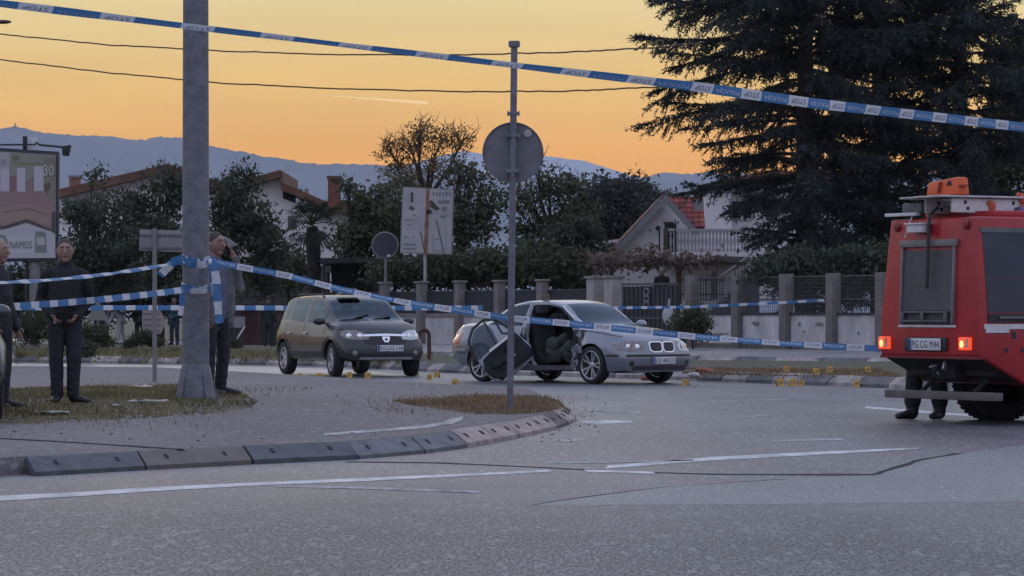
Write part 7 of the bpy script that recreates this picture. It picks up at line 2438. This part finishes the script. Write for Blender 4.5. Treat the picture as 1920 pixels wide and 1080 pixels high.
mb = MB(); slab(mb, [q(618, 336), q(641, 336), q(641, 390), q(618, 390)], -1.2, -.65); ch = mb.build('chimney', M_BRICK, rf)
mb = MB(); slab(mb, [q(616, 332), q(643, 332), q(643, 338), q(616, 338)], -1.26, -.6); slab(mb, [q(627, 338), q(631, 338), q(631, 346), q(627, 346)], -1.23, -1.19); mb.build('chimney_cap', mat('chimney_cap_brick', (0.13, 0.05, 0.04), .9), ch)

# dark carport and the masonry wall beside it
t, q = house('carport', 'dark flat roofed carport behind the fence right of the palm', 660, 117, .3); t['category'] = 'carport'
mb = MB(); slab(mb, [q(604, 485), q(716, 485), q(716, 492), q(604, 496)], -1.5, 3); mb.build('roof', M_FMETAL, t)
mb = MB(); slab(mb, [q(614, 492), q(712, 492), q(712, 600), q(620, 600)], 2, 2.3); mb.build('back_wall', mat('carport_wall', (0.035, 0.035, 0.035), .9, var=.4, scale=2), t)
mb = MB(); slab(mb, [q(675, 512), q(703, 512), q(703, 540), q(675, 540)], 1.9, 2.0); mb.build('opening', M_INK, t)
mb = MB(); slab(mb, [q(704, 511), q(716, 509), q(718, 526), q(708, 527)], -1.0, -.95); mb.build('notice', mat('pale_notice', (0.22, 0.20, 0.20), .8), t)
for x in (612, 712):
    mb = MB(); slab(mb, [q(x - 2, 490), q(x + 2, 490), q(x + 2, 600), q(x - 2, 600)], -1.4, -1.25); mb.build('post', M_FMETAL, t)
b0 = P(520, HY, 121); b0.z = 0
t = thing('garden_wall', 'greyish block wall behind the palm left of the dark hatchback', 'wall', b0)
q = lambda x, y, dy=0.0: Vector(((x - 520) / F * 121, dy, H - (y - HY) / F * 121))
mb = MB(); slab(mb, [q(424, 520), q(618, 496), q(618, 645), q(424, 645)], .06, .3); mb.build('core', mat('block_joint', (0.055, 0.05, 0.045), .95), t)
bl = []
for i in range(3):
    mb = MB(); mb.box((0, 0, 0), (.575, .14, .275)); me_ = mb.mesh('block', [mat('wall_block_%d' % i, [(0.105, 0.095, 0.085), (0.12, 0.108, 0.096), (0.09, 0.082, 0.075)][i], .95, var=.25, scale=3)]); bl.append(me_)
rr = random.Random(2); z = .15; row = 0
while z < 3.1:
    x = -2.0 + (.3 if row % 2 else 0)
    while x < 1.95:
        px_ = 520 + x / 121 * F; top = 520 - (px_ - 424) / 194 * 24
        if z < q(0, top).z - .1:
            o = link('block', rr.choice(bl), t); o.location = (x, .05 + rr.uniform(-.008, .008), z); o.rotation_euler = (0, 0, rr.uniform(-.008, .008))
        x += .6
    z += .3; row += 1
# things at the far pavement left of the hatchback
t = thing('information_stand', 'small pale panel on legs with a tilted white pole left of the dark coat', 'panel')
mb = MB(); mb.box(P(447, 604, 104), (.42, .05, .36)); mb.build('panel', mat('dull_panel', (0.20, 0.20, 0.205), .8), t)
for x in (438, 455):
    mb = MB(); mb.bar(P(x, 612, 104), P(x, 652, 104), .05); mb.build('leg', M_FMETAL, t)
mb = MB(); mb.bar(P(441, 640, 102), P(459, 612, 102), .09, .05); tag(mb.build('leaning_board', M_WHITE, None), 'white board leaning at a slant over the small shrub', 'board')
mb = MB(); mb.box(P(470, 608, 112) , (.6, .3, 1.4)); o = mb.build('kiosk_box', mat('maroon_box', (0.075, 0.035, 0.035), .8, var=.3, scale=3), None, bevel=.02); tag(o, 'dull maroon cabinet beside the person in the dark coat', 'cabinet')
mb = MB(); mb.bar(P(1255, 560, 92), P(1253, 585, 92), .05); mb.ellipsoid(P(1253, 592, 92), (.17, .1, .28), 10, 8); tag(mb.build('plastic_bag', mat('bag_white', (0.36, 0.36, 0.38), .6, var=.2, scale=10), None, smooth=60), 'white plastic bag hanging in front of the dark gate', 'bag')
mb = MB(); mb.box(P(1260, 541, 98), (.30, .10, .26)); mb.mi = 1; mb.box(P(1259, 541, 98) - Vector((0, .056, 0)), (.18, .006, .14)); tag(mb.build('letter_box', [M_TIMBER, mat('letter_yellow', (0.22, 0.15, 0.06), .8)], None), 'small brown letter box with yellowish plate beside the gate', 'letter box')


# bald man in the raised garden, behind the gate
person('person in dark top standing in the garden behind the gate', 1241, HY, None, 1.75, R(15), mats_for('navy', 'dark_trousers', HAIRG), mk_stand(1), BG) if False else None
p = P(1241, HY, 106); p.z = .96
root = thing('person', 'person in dark top standing in the garden behind the dark gate', 'person', p, R(25)); root.scale = (1, 1, .98)
B = Body(); mk_stand(1)(B); B.build(root, mats_for('navy', 'dark_trousers', HAIRG), BG)

# dark car whose edge shows at the left border, a copy of the hatchback body in blue grey
M_BG = lined(mat('blue_grey_paint', (0.04, 0.045, 0.055), 0.35, metal=.2, coat=.5))
c_, _ = build_hatch('parked_car', 'nose edge of a grey car cut off by the left border', M_BG, (-6.06, 31.4, .16), R(-72), plate='PG 442')
# ================================================================== trees and shrubs
M_BARK = mat('bark', (0.028, 0.024, 0.022), .95, var=.4, scale=6, bump=.5, bscale=25)
def leafmat(name, c1, c2, sc=0.9):
    m = mat(name, c1, .75, spec=.25, var=.35, scale=sc, col2=c2)
    nt = m.node_tree; N, L = nt.nodes, nt.links
    b = N['Principled BSDF']; out = [n for n in N if n.type == 'OUTPUT_MATERIAL'][0]
    tl = N.new('ShaderNodeBsdfTranslucent'); tl.inputs[0].default_value = (*[min(1, c * 1.3) for c in c2], 1)
    ms = N.new('ShaderNodeMixShader'); ms.inputs[0].default_value = .18
    L.new(b.outputs[0], ms.inputs[1]); L.new(tl.outputs[0], ms.inputs[2]); L.new(ms.outputs[0], out.inputs[0])
    return m
L_DARK = leafmat('leaf_dark', (0.040, 0.052, 0.036), (0.082, 0.094, 0.062))
L_MID = leafmat('leaf_mid', (0.045, 0.060, 0.030), (0.09, 0.10, 0.055))
L_OLIVE = leafmat('leaf_olive', (0.062, 0.072, 0.042), (0.11, 0.112, 0.066))
L_RUST = leafmat('leaf_rust', (0.16, 0.10, 0.045), (0.25, 0.16, 0.07))
L_CEDAR = leafmat('needle_cedar', (0.028, 0.040, 0.042), (0.054, 0.068, 0.068))
L_PALM = leafmat('palm_leaf', (0.018, 0.026, 0.017), (0.04, 0.05, 0.03))
L_VINE = leafmat('vine_leaf', (0.11, 0.08, 0.068), (0.24, 0.18, 0.15))


def leaf_arrays(C, size, r, aspect=.55, droop=0.0):
    """one bent leaf (two triangles) at each centre"""
    n = len(C)
    a = r.normal(size=(n, 3)); a[:, 2] -= droop; a /= np.linalg.norm(a, axis=1)[:, None]
    b = r.normal(size=(n, 3)); b -= a * (a * b).sum(1)[:, None]; b /= np.linalg.norm(b, axis=1)[:, None] + 1e-9
    s = size * r.uniform(.55, 1.35, n)[:, None]
    k = np.cross(a, b) * s * .18
    V = np.stack([C - a * s, C + b * s * aspect + k, C + a * s, C - b * s * aspect + k], 1).reshape(-1, 3)
    Fa = np.arange(n * 4).reshape(n, 4)
    return V, Fa


def broadleaf(label, px, d, base_z, lobes, n, leaf, m, seed, name='tree', cat='tree', trunk=.16, gap=.35, twigs=0, twig_top=0.0, per=26):
    """lobes: list of (px, py, rx, ry) in photograph pixels that together make the crown; they get real depth"""
    r = np.random.default_rng(seed); rr = random.Random(seed)
    b = P(px, HY, d); b.z = base_z
    t = thing(name, label, cat, b)
    k = d / F
    ells = []
    for (x, y, rx, ry) in lobes:
        c = P(x, y, d + rr.uniform(-.5, .5) * rx * k) - b
        ells.append((np.array(c), np.array((rx * k, max(rx, ry) * k * .9, ry * k))))
    vol = np.array([e[1][0] * e[1][2] for e in ells]); vol = vol / vol.sum()
    pts = []
    spr = []
    for e, w in zip(ells, vol):
        # sprays: clusters of leaves along twig ends, mostly in the outer shell, some inside
        ns = max(6, int(n * w / per))
        u = r.normal(size=(ns, 3)); u /= np.linalg.norm(u, axis=1)[:, None]
        rad = r.uniform(0, 1, ns) ** .45
        wob = 1 + .16 * np.sin(u[:, 0] * 5 + seed) * np.cos(u[:, 2] * 6 + 2 * seed) + r.normal(0, .07, ns)
        c = e[0] + u * e[1] * (rad * wob)[:, None]
        # holes where whole sprays are missing
        keep = (np.sin(c[:, 0] * 2.3 + seed) * np.cos(c[:, 2] * 2.7 + seed * 1.7) * np.sin(c[:, 1] * 1.9) + r.normal(0, .35, ns)) > -gap * -1 - 1.0 + gap
        c = c[keep]; spr.append(c)
        sp = r.normal(0, 1, (len(c), per, 3)) * (leaf * 1.9) * np.array((1.25, 1.25, .75))
        pts.append((c[:, None, :] + sp).reshape(-1, 3))
    C = np.concatenate(pts)
    zmin = .05
    C = C[C[:, 2] > zmin]
    V, Fa = leaf_arrays(C, leaf, r, droop=.25)
    np_mesh('crown', V, Fa, m, t)
    # trunk and limbs
    mb = MB()
    cen = np.average([e[0] for e in ells], axis=0, weights=vol); top = max(e[0][2] for e in ells)
    fork = Vector((rr.uniform(-.1, .1), 0, max(.5, min(e[0][2] - e[1][2] * .6 for e in ells))))
    mb.tube([(0, 0, -.1), (rr.uniform(-.08, .08), 0, fork.z * .5), fork], [trunk, trunk * .85, trunk * .7], 9)
    for e in ells:
        c = Vector(e[0]); m1 = fork.lerp(c, .5) + Vector((rr.uniform(-.2, .2), rr.uniform(-.2, .2), .15))
        mb.tube([fork, m1, c, c + Vector((rr.uniform(-.3, .3), 0, e[1][2] * .6))], [trunk * .55, trunk * .38, trunk * .2, .012], 6)
        for _ in range(7):
            u = Vector(r.normal(size=3)).normalized(); tip = c + Vector((u.x * e[1][0], u.y * e[1][1], abs(u.z) * e[1][2])) * .9
            s0 = m1.lerp(c, rr.random()); mid = s0.lerp(tip, .5) + Vector((rr.uniform(-.1, .1), 0, .1)); mb.tube([s0, mid, tip], [trunk * .16, trunk * .10, .008], 4)
    for _ in range(twigs):
        e = rr.choice(ells); c = Vector(e[0]); a = rr.uniform(-.9, .9); l = rr.uniform(.6, 1.1)
        s0 = c + Vector((rr.uniform(-.5, .5) * e[1][0], rr.uniform(-.5, .5) * e[1][1], 0)); tip = s0 + Vector((math.sin(a) * e[1][0] * l, rr.uniform(-.3, .3), math.cos(a) * e[1][2] * l * (1.1 + twig_top)))
        mid = s0.lerp(tip, .5) + Vector((rr.uniform(-.15, .15), 0, 0)); mb.tube([s0, mid, tip], [.022, .013, .005], 4)
        for _ in range(3):
            s1 = s0.lerp(tip, rr.uniform(.4, .9)); mb.tube([s1, s1 + Vector((rr.uniform(-.35, .35), rr.uniform(-.2, .2), rr.uniform(.1, .45)))], [.011, .005], 3)
    mb.build('trunk', M_BARK, t, smooth=60)
    return t


# left of the lamp post, in front of the wide gabled house
broadleaf('dark leafy tree left of the lamp post behind the man in black', 190, 112, 0, [(190, 450, 66, 90), (165, 510, 50, 60), (235, 480, 45, 70), (150, 400, 30, 34)], 7500, .10, L_DARK, 1, gap=.3, twigs=10)
broadleaf('leafy tree right up against the left side of the lamp post', 300, 110, 0, [(300, 400, 55, 62), (320, 350, 34, 40), (285, 460, 60, 70), (330, 500, 50, 60), (250, 385, 36, 34)], 7000, .10, L_DARK, 2, gap=.35, twigs=26, twig_top=.35)
broadleaf('dark leafy tree directly right of the lamp post', 430, 111, 0, [(425, 380, 42, 50), (470, 420, 52, 62), (420, 460, 46, 70), (500, 470, 42, 56), (455, 340, 26, 28), (480, 520, 60, 40)], 8000, .10, L_DARK, 3, gap=.3, twigs=24, twig_top=.35)
broadleaf('small sprig of a tree showing above the roof at the far left', 180, 125, 0, [(178, 330, 17, 14), (180, 400, 20, 40)], 700, .10, L_DARK, 4, trunk=.07, gap=.3)
broadleaf('low round shrub under the trees left of the dark hatchback', 540, 118, 0, [(540, 500, 34, 40), (505, 520, 30, 30)], 2600, .10, L_OLIVE, 23, gap=.2, name='shrub', cat='shrub', trunk=.05)
# between palm and map board
broadleaf('olive green tree between the palm and the map board', 685, 122, 0, [(690, 430, 50, 52), (665, 460, 44, 46), (712, 390, 42, 40), (668, 380, 24, 26), (735, 440, 34, 60), (650, 352, 12, 14)], 9000, .10, L_OLIVE, 5, gap=.25, twigs=6)
broadleaf('autumn tree with thin reddish leaves rising above the map board', 800, 126, .9, [(730, 285, 34, 26), (770, 275, 40, 30), (790, 250, 36, 26), (830, 262, 44, 30), (868, 262, 30, 26), (745, 320, 40, 24), (810, 310, 46, 26), (775, 355, 60, 40)], 6500, .055, L_RUST, 6, gap=.35, twigs=45, twig_top=.3, per=10)
broadleaf('dark leafy tree between map board and round sign post', 860, 119, .9, [(855, 400, 34, 60), (890, 350, 42, 46), (880, 440, 52, 60), (915, 400, 40, 50), (860, 330, 26, 30), (760, 360, 44, 30), (745, 400, 26, 30)], 7000, .10, L_OLIVE, 7, gap=.45, twigs=14)
broadleaf('loose leafy tree right of the round sign with sky showing through', 1040, 119, .9, [(985, 370, 40, 46), (1030, 345, 46, 40), (1070, 360, 40, 36), (1000, 430, 46, 46), (1050, 420, 40, 44), (1090, 400, 34, 40), (1010, 310, 24, 20)], 6500, .10, L_OLIVE, 8, gap=.55, twigs=22, twig_top=.2)
broadleaf('dense dark tree mass left of the white gable', 1160, 158, .9, [(1150, 400, 70, 70), (1100, 430, 60, 60), (1215, 395, 52, 48), (1180, 370, 50, 40), (1120, 380, 40, 40), (1240, 400, 40, 40)], 24000, .12, leafmat('leaf_far', (0.040, 0.046, 0.044), (0.068, 0.074, 0.066)), 9, gap=-.3, twigs=16, twig_top=.15)
broadleaf('ivy dark bush in front of the low shed left of the gable', 1080, 114, .9, [(1060, 470, 50, 40), (1110, 480, 34, 30), (1000, 490, 50, 36), (1090, 440, 30, 30)], 8500, .10, L_DARK, 10, gap=0.0, name='bush', cat='bush', trunk=.05)
# hedge behind the left fence
broadleaf('long dark hedge behind the panels of the left fence', 880, 112.5, .9, [(740, 515, 50, 34), (800, 510, 50, 36), (860, 505, 50, 40), (920, 505, 50, 40), (980, 505, 50, 40), (1040, 505, 50, 40), (1090, 508, 40, 36)], 11500, .10, L_OLIVE, 11, gap=-.1, name='hedge', cat='hedge', trunk=.05)
# right edge
broadleaf('greener leafy tree at the right edge behind the conifer', 1880, 112, .9, [(1880, 300, 70, 80), (1900, 200, 60, 70), (1840, 340, 50, 60), (1920, 420, 70, 80), (1900, 90, 60, 60), (1850, 420, 60, 60)], 12000, .12, L_OLIVE, 12, gap=.2, twigs=10)
broadleaf('dark undergrowth bush behind the mesh fence under the conifer', 1500, 93, .9, [(1440, 510, 40, 30), (1500, 505, 50, 40), (1560, 505, 50, 40), (1620, 500, 50, 44), (1690, 500, 60, 50), (1780, 490, 70, 60), (1880, 480, 80, 60)], 15000, .09, L_DARK, 13, gap=-.2, name='bush', cat='bush', trunk=.05)
broadleaf('dark hedge under the trees behind the men and the billboard post', 200, 119, 0, [(0, 540, 60, 60), (70, 545, 60, 60), (140, 540, 60, 60), (210, 540, 60, 60), (280, 545, 60, 60), (350, 545, 60, 60), (-60, 540, 60, 60)], 15000, .11, L_DARK, 41, gap=-.4, name='hedge', cat='hedge', trunk=.05)
# shrubs at the roadside
broadleaf('scruffy green shrub against the wall beside the gate', 1300, 91, .15, [(1300, 600, 22, 34), (1275, 610, 14, 26), (1320, 615, 14, 26)], 3200, .05, L_OLIVE, 14, gap=.25, name='shrub', cat='shrub', trunk=.03)
broadleaf('small round shrub on the verge right of the lamp post', 441, 92, .12, [(440, 646, 12, 10)], 1100, .03, L_MID, 15, gap=0, name='shrub', cat='shrub', trunk=.02)
for i, (px, lob, lab) in enumerate(((95, [(70, 610, 34, 34), (110, 622, 30, 26), (45, 625, 24, 26)], 'weedy bush between the two dark clothed men'), (185, [(172, 627, 30, 22), (198, 640, 18, 10), (160, 640, 22, 18)], 'weedy bush under the grey triangular sign'), (150, [(150, 670, 18, 24), (160, 655, 16, 18)], 'small leafy bush on the road edge right of the man in black'), (265, [(268, 634, 22, 14), (244, 645, 14, 7), (290, 642, 18, 8)], 'low weedy bush left of the sign post'))):
    broadleaf(lab, px, (90, 88, 74, 87)[i], .12, lob, (9000, 7000, 3600, 4500)[i], .030, L_MID if i != 2 else L_DARK, 30 + i, name='bush', cat='bush', gap=.1, trunk=.02)

# vine on the pergola
r = np.random.default_rng(77); C = []
for _ in range(170):
    x = r.uniform(1110, 1360); y = 492 + r.normal(0, 8) * (1 if x < 1290 else .6) - (10 if 1150 < x < 1270 else 0) * r.random()
    if x > 1290 and r.random() < .5: continue
    c = np.array(P(x, y, 107.6 + r.uniform(-.3, 1.8))); C.append(c + r.normal(0, .12, (9, 3)))
V, Fa = leaf_arrays(np.concatenate(C), .085, r, .8)
v_ = thing('vine', 'withered pale vine trailing over the pergola beams', 'vine'); np_mesh('leaves', V, Fa, L_VINE, v_)
mb = MB(); rr = random.Random(4)
for k in range(8):
    x = 1120 + k * 30; mb.tube([P(x + rr.uniform(-8, 8), 494 + rr.uniform(-6, 6), 107.8), P(x + 14, 490 + rr.uniform(-8, 8), 108), P(x + 34, 495 + rr.uniform(-5, 5), 107.9)], .018, 4)
mb.build('stem', M_BARK, v_)

# palm
b = P(590, HY, 116); b.z = 0
t = thing('palm_tree', 'fan palm with thick dark trunk behind the dark hatchback', 'palm tree', b)
q = lambda x, y, dy=0.0: Vector(((x - 590) / F * 116, dy, H - (y - HY) / F * 116))
mb = MB(); mb.tube([(0, 0, -.1), q(591, 560), q(589, 500), q(587, 450), q(585, 425)], [.26, .22, .23, .27, .20], 12)
for k in range(90):
    a = rr.uniform(0, 6.28); z = rr.uniform(.3, 3.9); mb.bar((math.cos(a) * .22, math.sin(a) * .22, z), (math.cos(a) * .31, math.sin(a) * .31, z + rr.uniform(-.05, .12)), .05, .03)
mb.build('trunk', M_BARK, t)
top = q(585, 420); fr_me = []
for k in range(34):
    a = rr.uniform(0, 6.28); el = rr.uniform(-.75, 1.1); l = rr.uniform(.55, .8)
    dirn = Vector((math.cos(a) * math.cos(el), math.sin(a) * math.cos(el), math.sin(el)))
    end = top + dirn * l
    mb = MB(); mb.tube([top, top.lerp(end, .5) + Vector((0, 0, .04)), end], [.02, .016, .012], 4)
    up = Vector((0, 0, 1)); side = dirn.cross(up).normalized(); nrm = side.cross(dirn)
    for j in range(15):
        th = -1.9 + 3.8 * j / 14; ll = rr.uniform(.42, .62)
        dv = dirn * math.cos(th) + side * math.sin(th) + nrm * rr.uniform(-.12, .12)
        tip = end + dv * ll + Vector((0, 0, -.22 * ll - (.12 if el < 0 else 0))); w = (dv.cross(nrm)).normalized() * .028
        md = end + dv * ll * .55
        mb.add([end, md + w, tip, md - w], [(0, 1, 2, 3)])
    mb.build('frond', L_PALM, t)


# ------------------------------------------------------------------ conifers: tiers of drooping, feathered boughs
def conifer(label, px, d, base_z, height, rmax, seed, nb, m, z_lo=.6, lean=0.0, side_bias=None, dens=1.0):
    r = np.random.default_rng(seed); rr = random.Random(seed)
    b = P(px, HY, d); b.z = base_z
    t = thing('conifer', label, 'tree', b)
    mb = MB(); mb.tube([(0, 0, -.1), (lean * .3, 0, height * .35), (lean * .7, 0, height * .7), (lean, 0, height)], [.34, .27, .16, .02], 12)
    NV, NF = [], []; off = 0
    for i in range(nb):
        f = (i + rr.random()) / nb; z = z_lo + (height - z_lo) * f
        a = i * 2.399 + rr.uniform(-.5, .5)
        L_ = float(np.interp(z, [p_[0] for p_ in rmax], [p_[1] for p_ in rmax])) * rr.uniform(.62, 1.10)
        rise = rr.uniform(-.28, .34); n = 9
        pts = []
        for k in range(n + 1):
            s = k / n; x = L_ * s
            zz = z + x * rise - .16 * L_ * s ** 2.2 + .07 * L_ * max(0, s - .75) * 2
            pts.append(Vector((lean * f + math.cos(a) * x + math.sin(a * 3 + s * 3) * .06 * L_ * s, math.sin(a) * x + math.cos(a * 2 + s * 2) * .06 * L_ * s, zz)))
        mb.tube(pts, [max(.008, (.02 + .05 * (1 - f)) * (1 - k / n) + .010) for k in range(n + 1)], 5)
        # side twigs with needles, hanging a little
        nt_ = int(L_ * 15 * dens)
        for _ in range(nt_):
            s = rr.uniform(.10, 1.0) ** .8; k = min(n - 1, int(s * n)); p0 = pts[k].lerp(pts[k + 1], s * n - k)
            dv = (pts[k + 1] - pts[k]).normalized(); sd = Vector((-dv.y, dv.x, 0)).normalized() * rr.choice((-1, 1))
            tl = (.26 + .55 * L_ * .22 * (1 - abs(s - .45))) * rr.uniform(.5, 1.25)
            dirn = (dv * rr.uniform(.4, 1.0) + sd * rr.uniform(.3, 1.0) + Vector((0, 0, rr.uniform(-.95, .15)))).normalized()
            if s > .93: dirn = (dv + sd * rr.uniform(-.3, .3) + Vector((0, 0, rr.uniform(-.2, .3)))).normalized()
            nn = max(5, int(tl * 26)); ss = np.linspace(0.05, 1, nn)[:, None]
            base = np.array(p0) + np.array(dirn) * tl * ss + np.array((0, 0, -.16)) * tl * ss ** 2
            nd = np.array(dirn) * .55 + r.normal(0, .62, (nn, 3)); nd[:, 2] -= .12; nd /= np.linalg.norm(nd, axis=1)[:, None]
            ln = r.uniform(.06, .13, (nn, 1)); wv = np.cross(nd, r.normal(size=(nn, 3))); wv /= np.linalg.norm(wv, axis=1)[:, None] + 1e-9; wv *= r.uniform(.018, .034, (nn, 1))
            V = np.stack([base - wv, base + wv, base + nd * ln * 1.6], 1).reshape(-1, 3)
            NV.append(V); NF.append(np.arange(nn * 3).reshape(nn, 3) + off); off += nn * 3
            tip = np.array(dirn) * tl + np.array((0, 0, -.16)) * tl
            w2 = np.cross(np.array(dirn), (0.3, 0.5, .8)); w2 = w2 / (np.linalg.norm(w2) + 1e-9) * .012
            NV.append(np.array([np.array(p0) - w2, np.array(p0) + w2, np.array(p0) + tip])); NF.append(np.array([[off, off + 1, off + 2]])); off += 3
    mb.build('trunk', M_BARK, t, smooth=50)
    np_mesh('crown', np.concatenate(NV), np.concatenate(NF), m, t)
    return t


PROF = [(0, 1.6), (2.5, 2.2), (3.4, 2.7), (4.6, 3.6), (6.5, 4.4), (8.6, 5.1), (11, 5.2), (15, 4.0), (19.5, .5)]
conifer('huge dark conifer with drooping boughs towering over the white houses', 1510, 100, .9, 19, PROF, 3, 240, L_CEDAR, z_lo=.7, dens=1.35)
PROF2 = [(0, 2.6), (2.5, 3.2), (4.6, 4.0), (8.6, 4.8), (12, 4.6), (18, .5)]
conifer('dark conifer in the middle of the group behind the orange case', 1650, 105, .9, 17.5, PROF2, 9, 165, L_CEDAR, z_lo=.8, dens=.95)
conifer('dark conifer behind the fire engine, rightmost of the group', 1800, 103, .9, 17, PROF2, 5, 175, L_CEDAR, z_lo=.8, dens=1.1)

# unseen tree belt added beyond the left border to block orange sky reflections
r = np.random.default_rng(91); C = []
for k in range(240):
    t_ = r.random(); x = -24 - 26 * t_ + r.normal(0, 1.2); y = 36 + 120 * t_ + r.normal(0, 2)
    hgt = r.uniform(.3, 5.5 + 2 * math.sin(t_ * 17)); C.append(np.array((x, y, hgt)) + r.normal(0, .55, (60, 3)))
V, Fa = leaf_arrays(np.concatenate(C), .22, r)
V[:, 2] = np.maximum(V[:, 2], 0.0)
tag(stuff(np_mesh('unseen_treeline', V, Fa, L_DARK)), 'unseen belt of trees added outside the left border', 'trees')
# ================================================================== air
def haze(dens):
    m = bpy.data.materials.new('haze'); m.use_nodes = True
    nt = m.node_tree; nt.nodes.clear()
    o = nt.nodes.new('ShaderNodeOutputMaterial'); v = nt.nodes.new('ShaderNodeVolumePrincipled')
    v.inputs['Color'].default_value = (0.86, 0.90, 0.96, 1); v.inputs['Density'].default_value = dens; v.inputs['Anisotropy'].default_value = 0.0
    nt.links.new(v.outputs[0], o.inputs['Volume'])
    mb = MB(); mb.box((0, 2400, 150), (4600, 5600, 302.4))
    h = mb.build('haze', m); stuff(h)
    tag(h, 'thin evening haze lying over the street and paling the hills', 'haze')
HAZE = 6.0e-5
haze(HAZE)
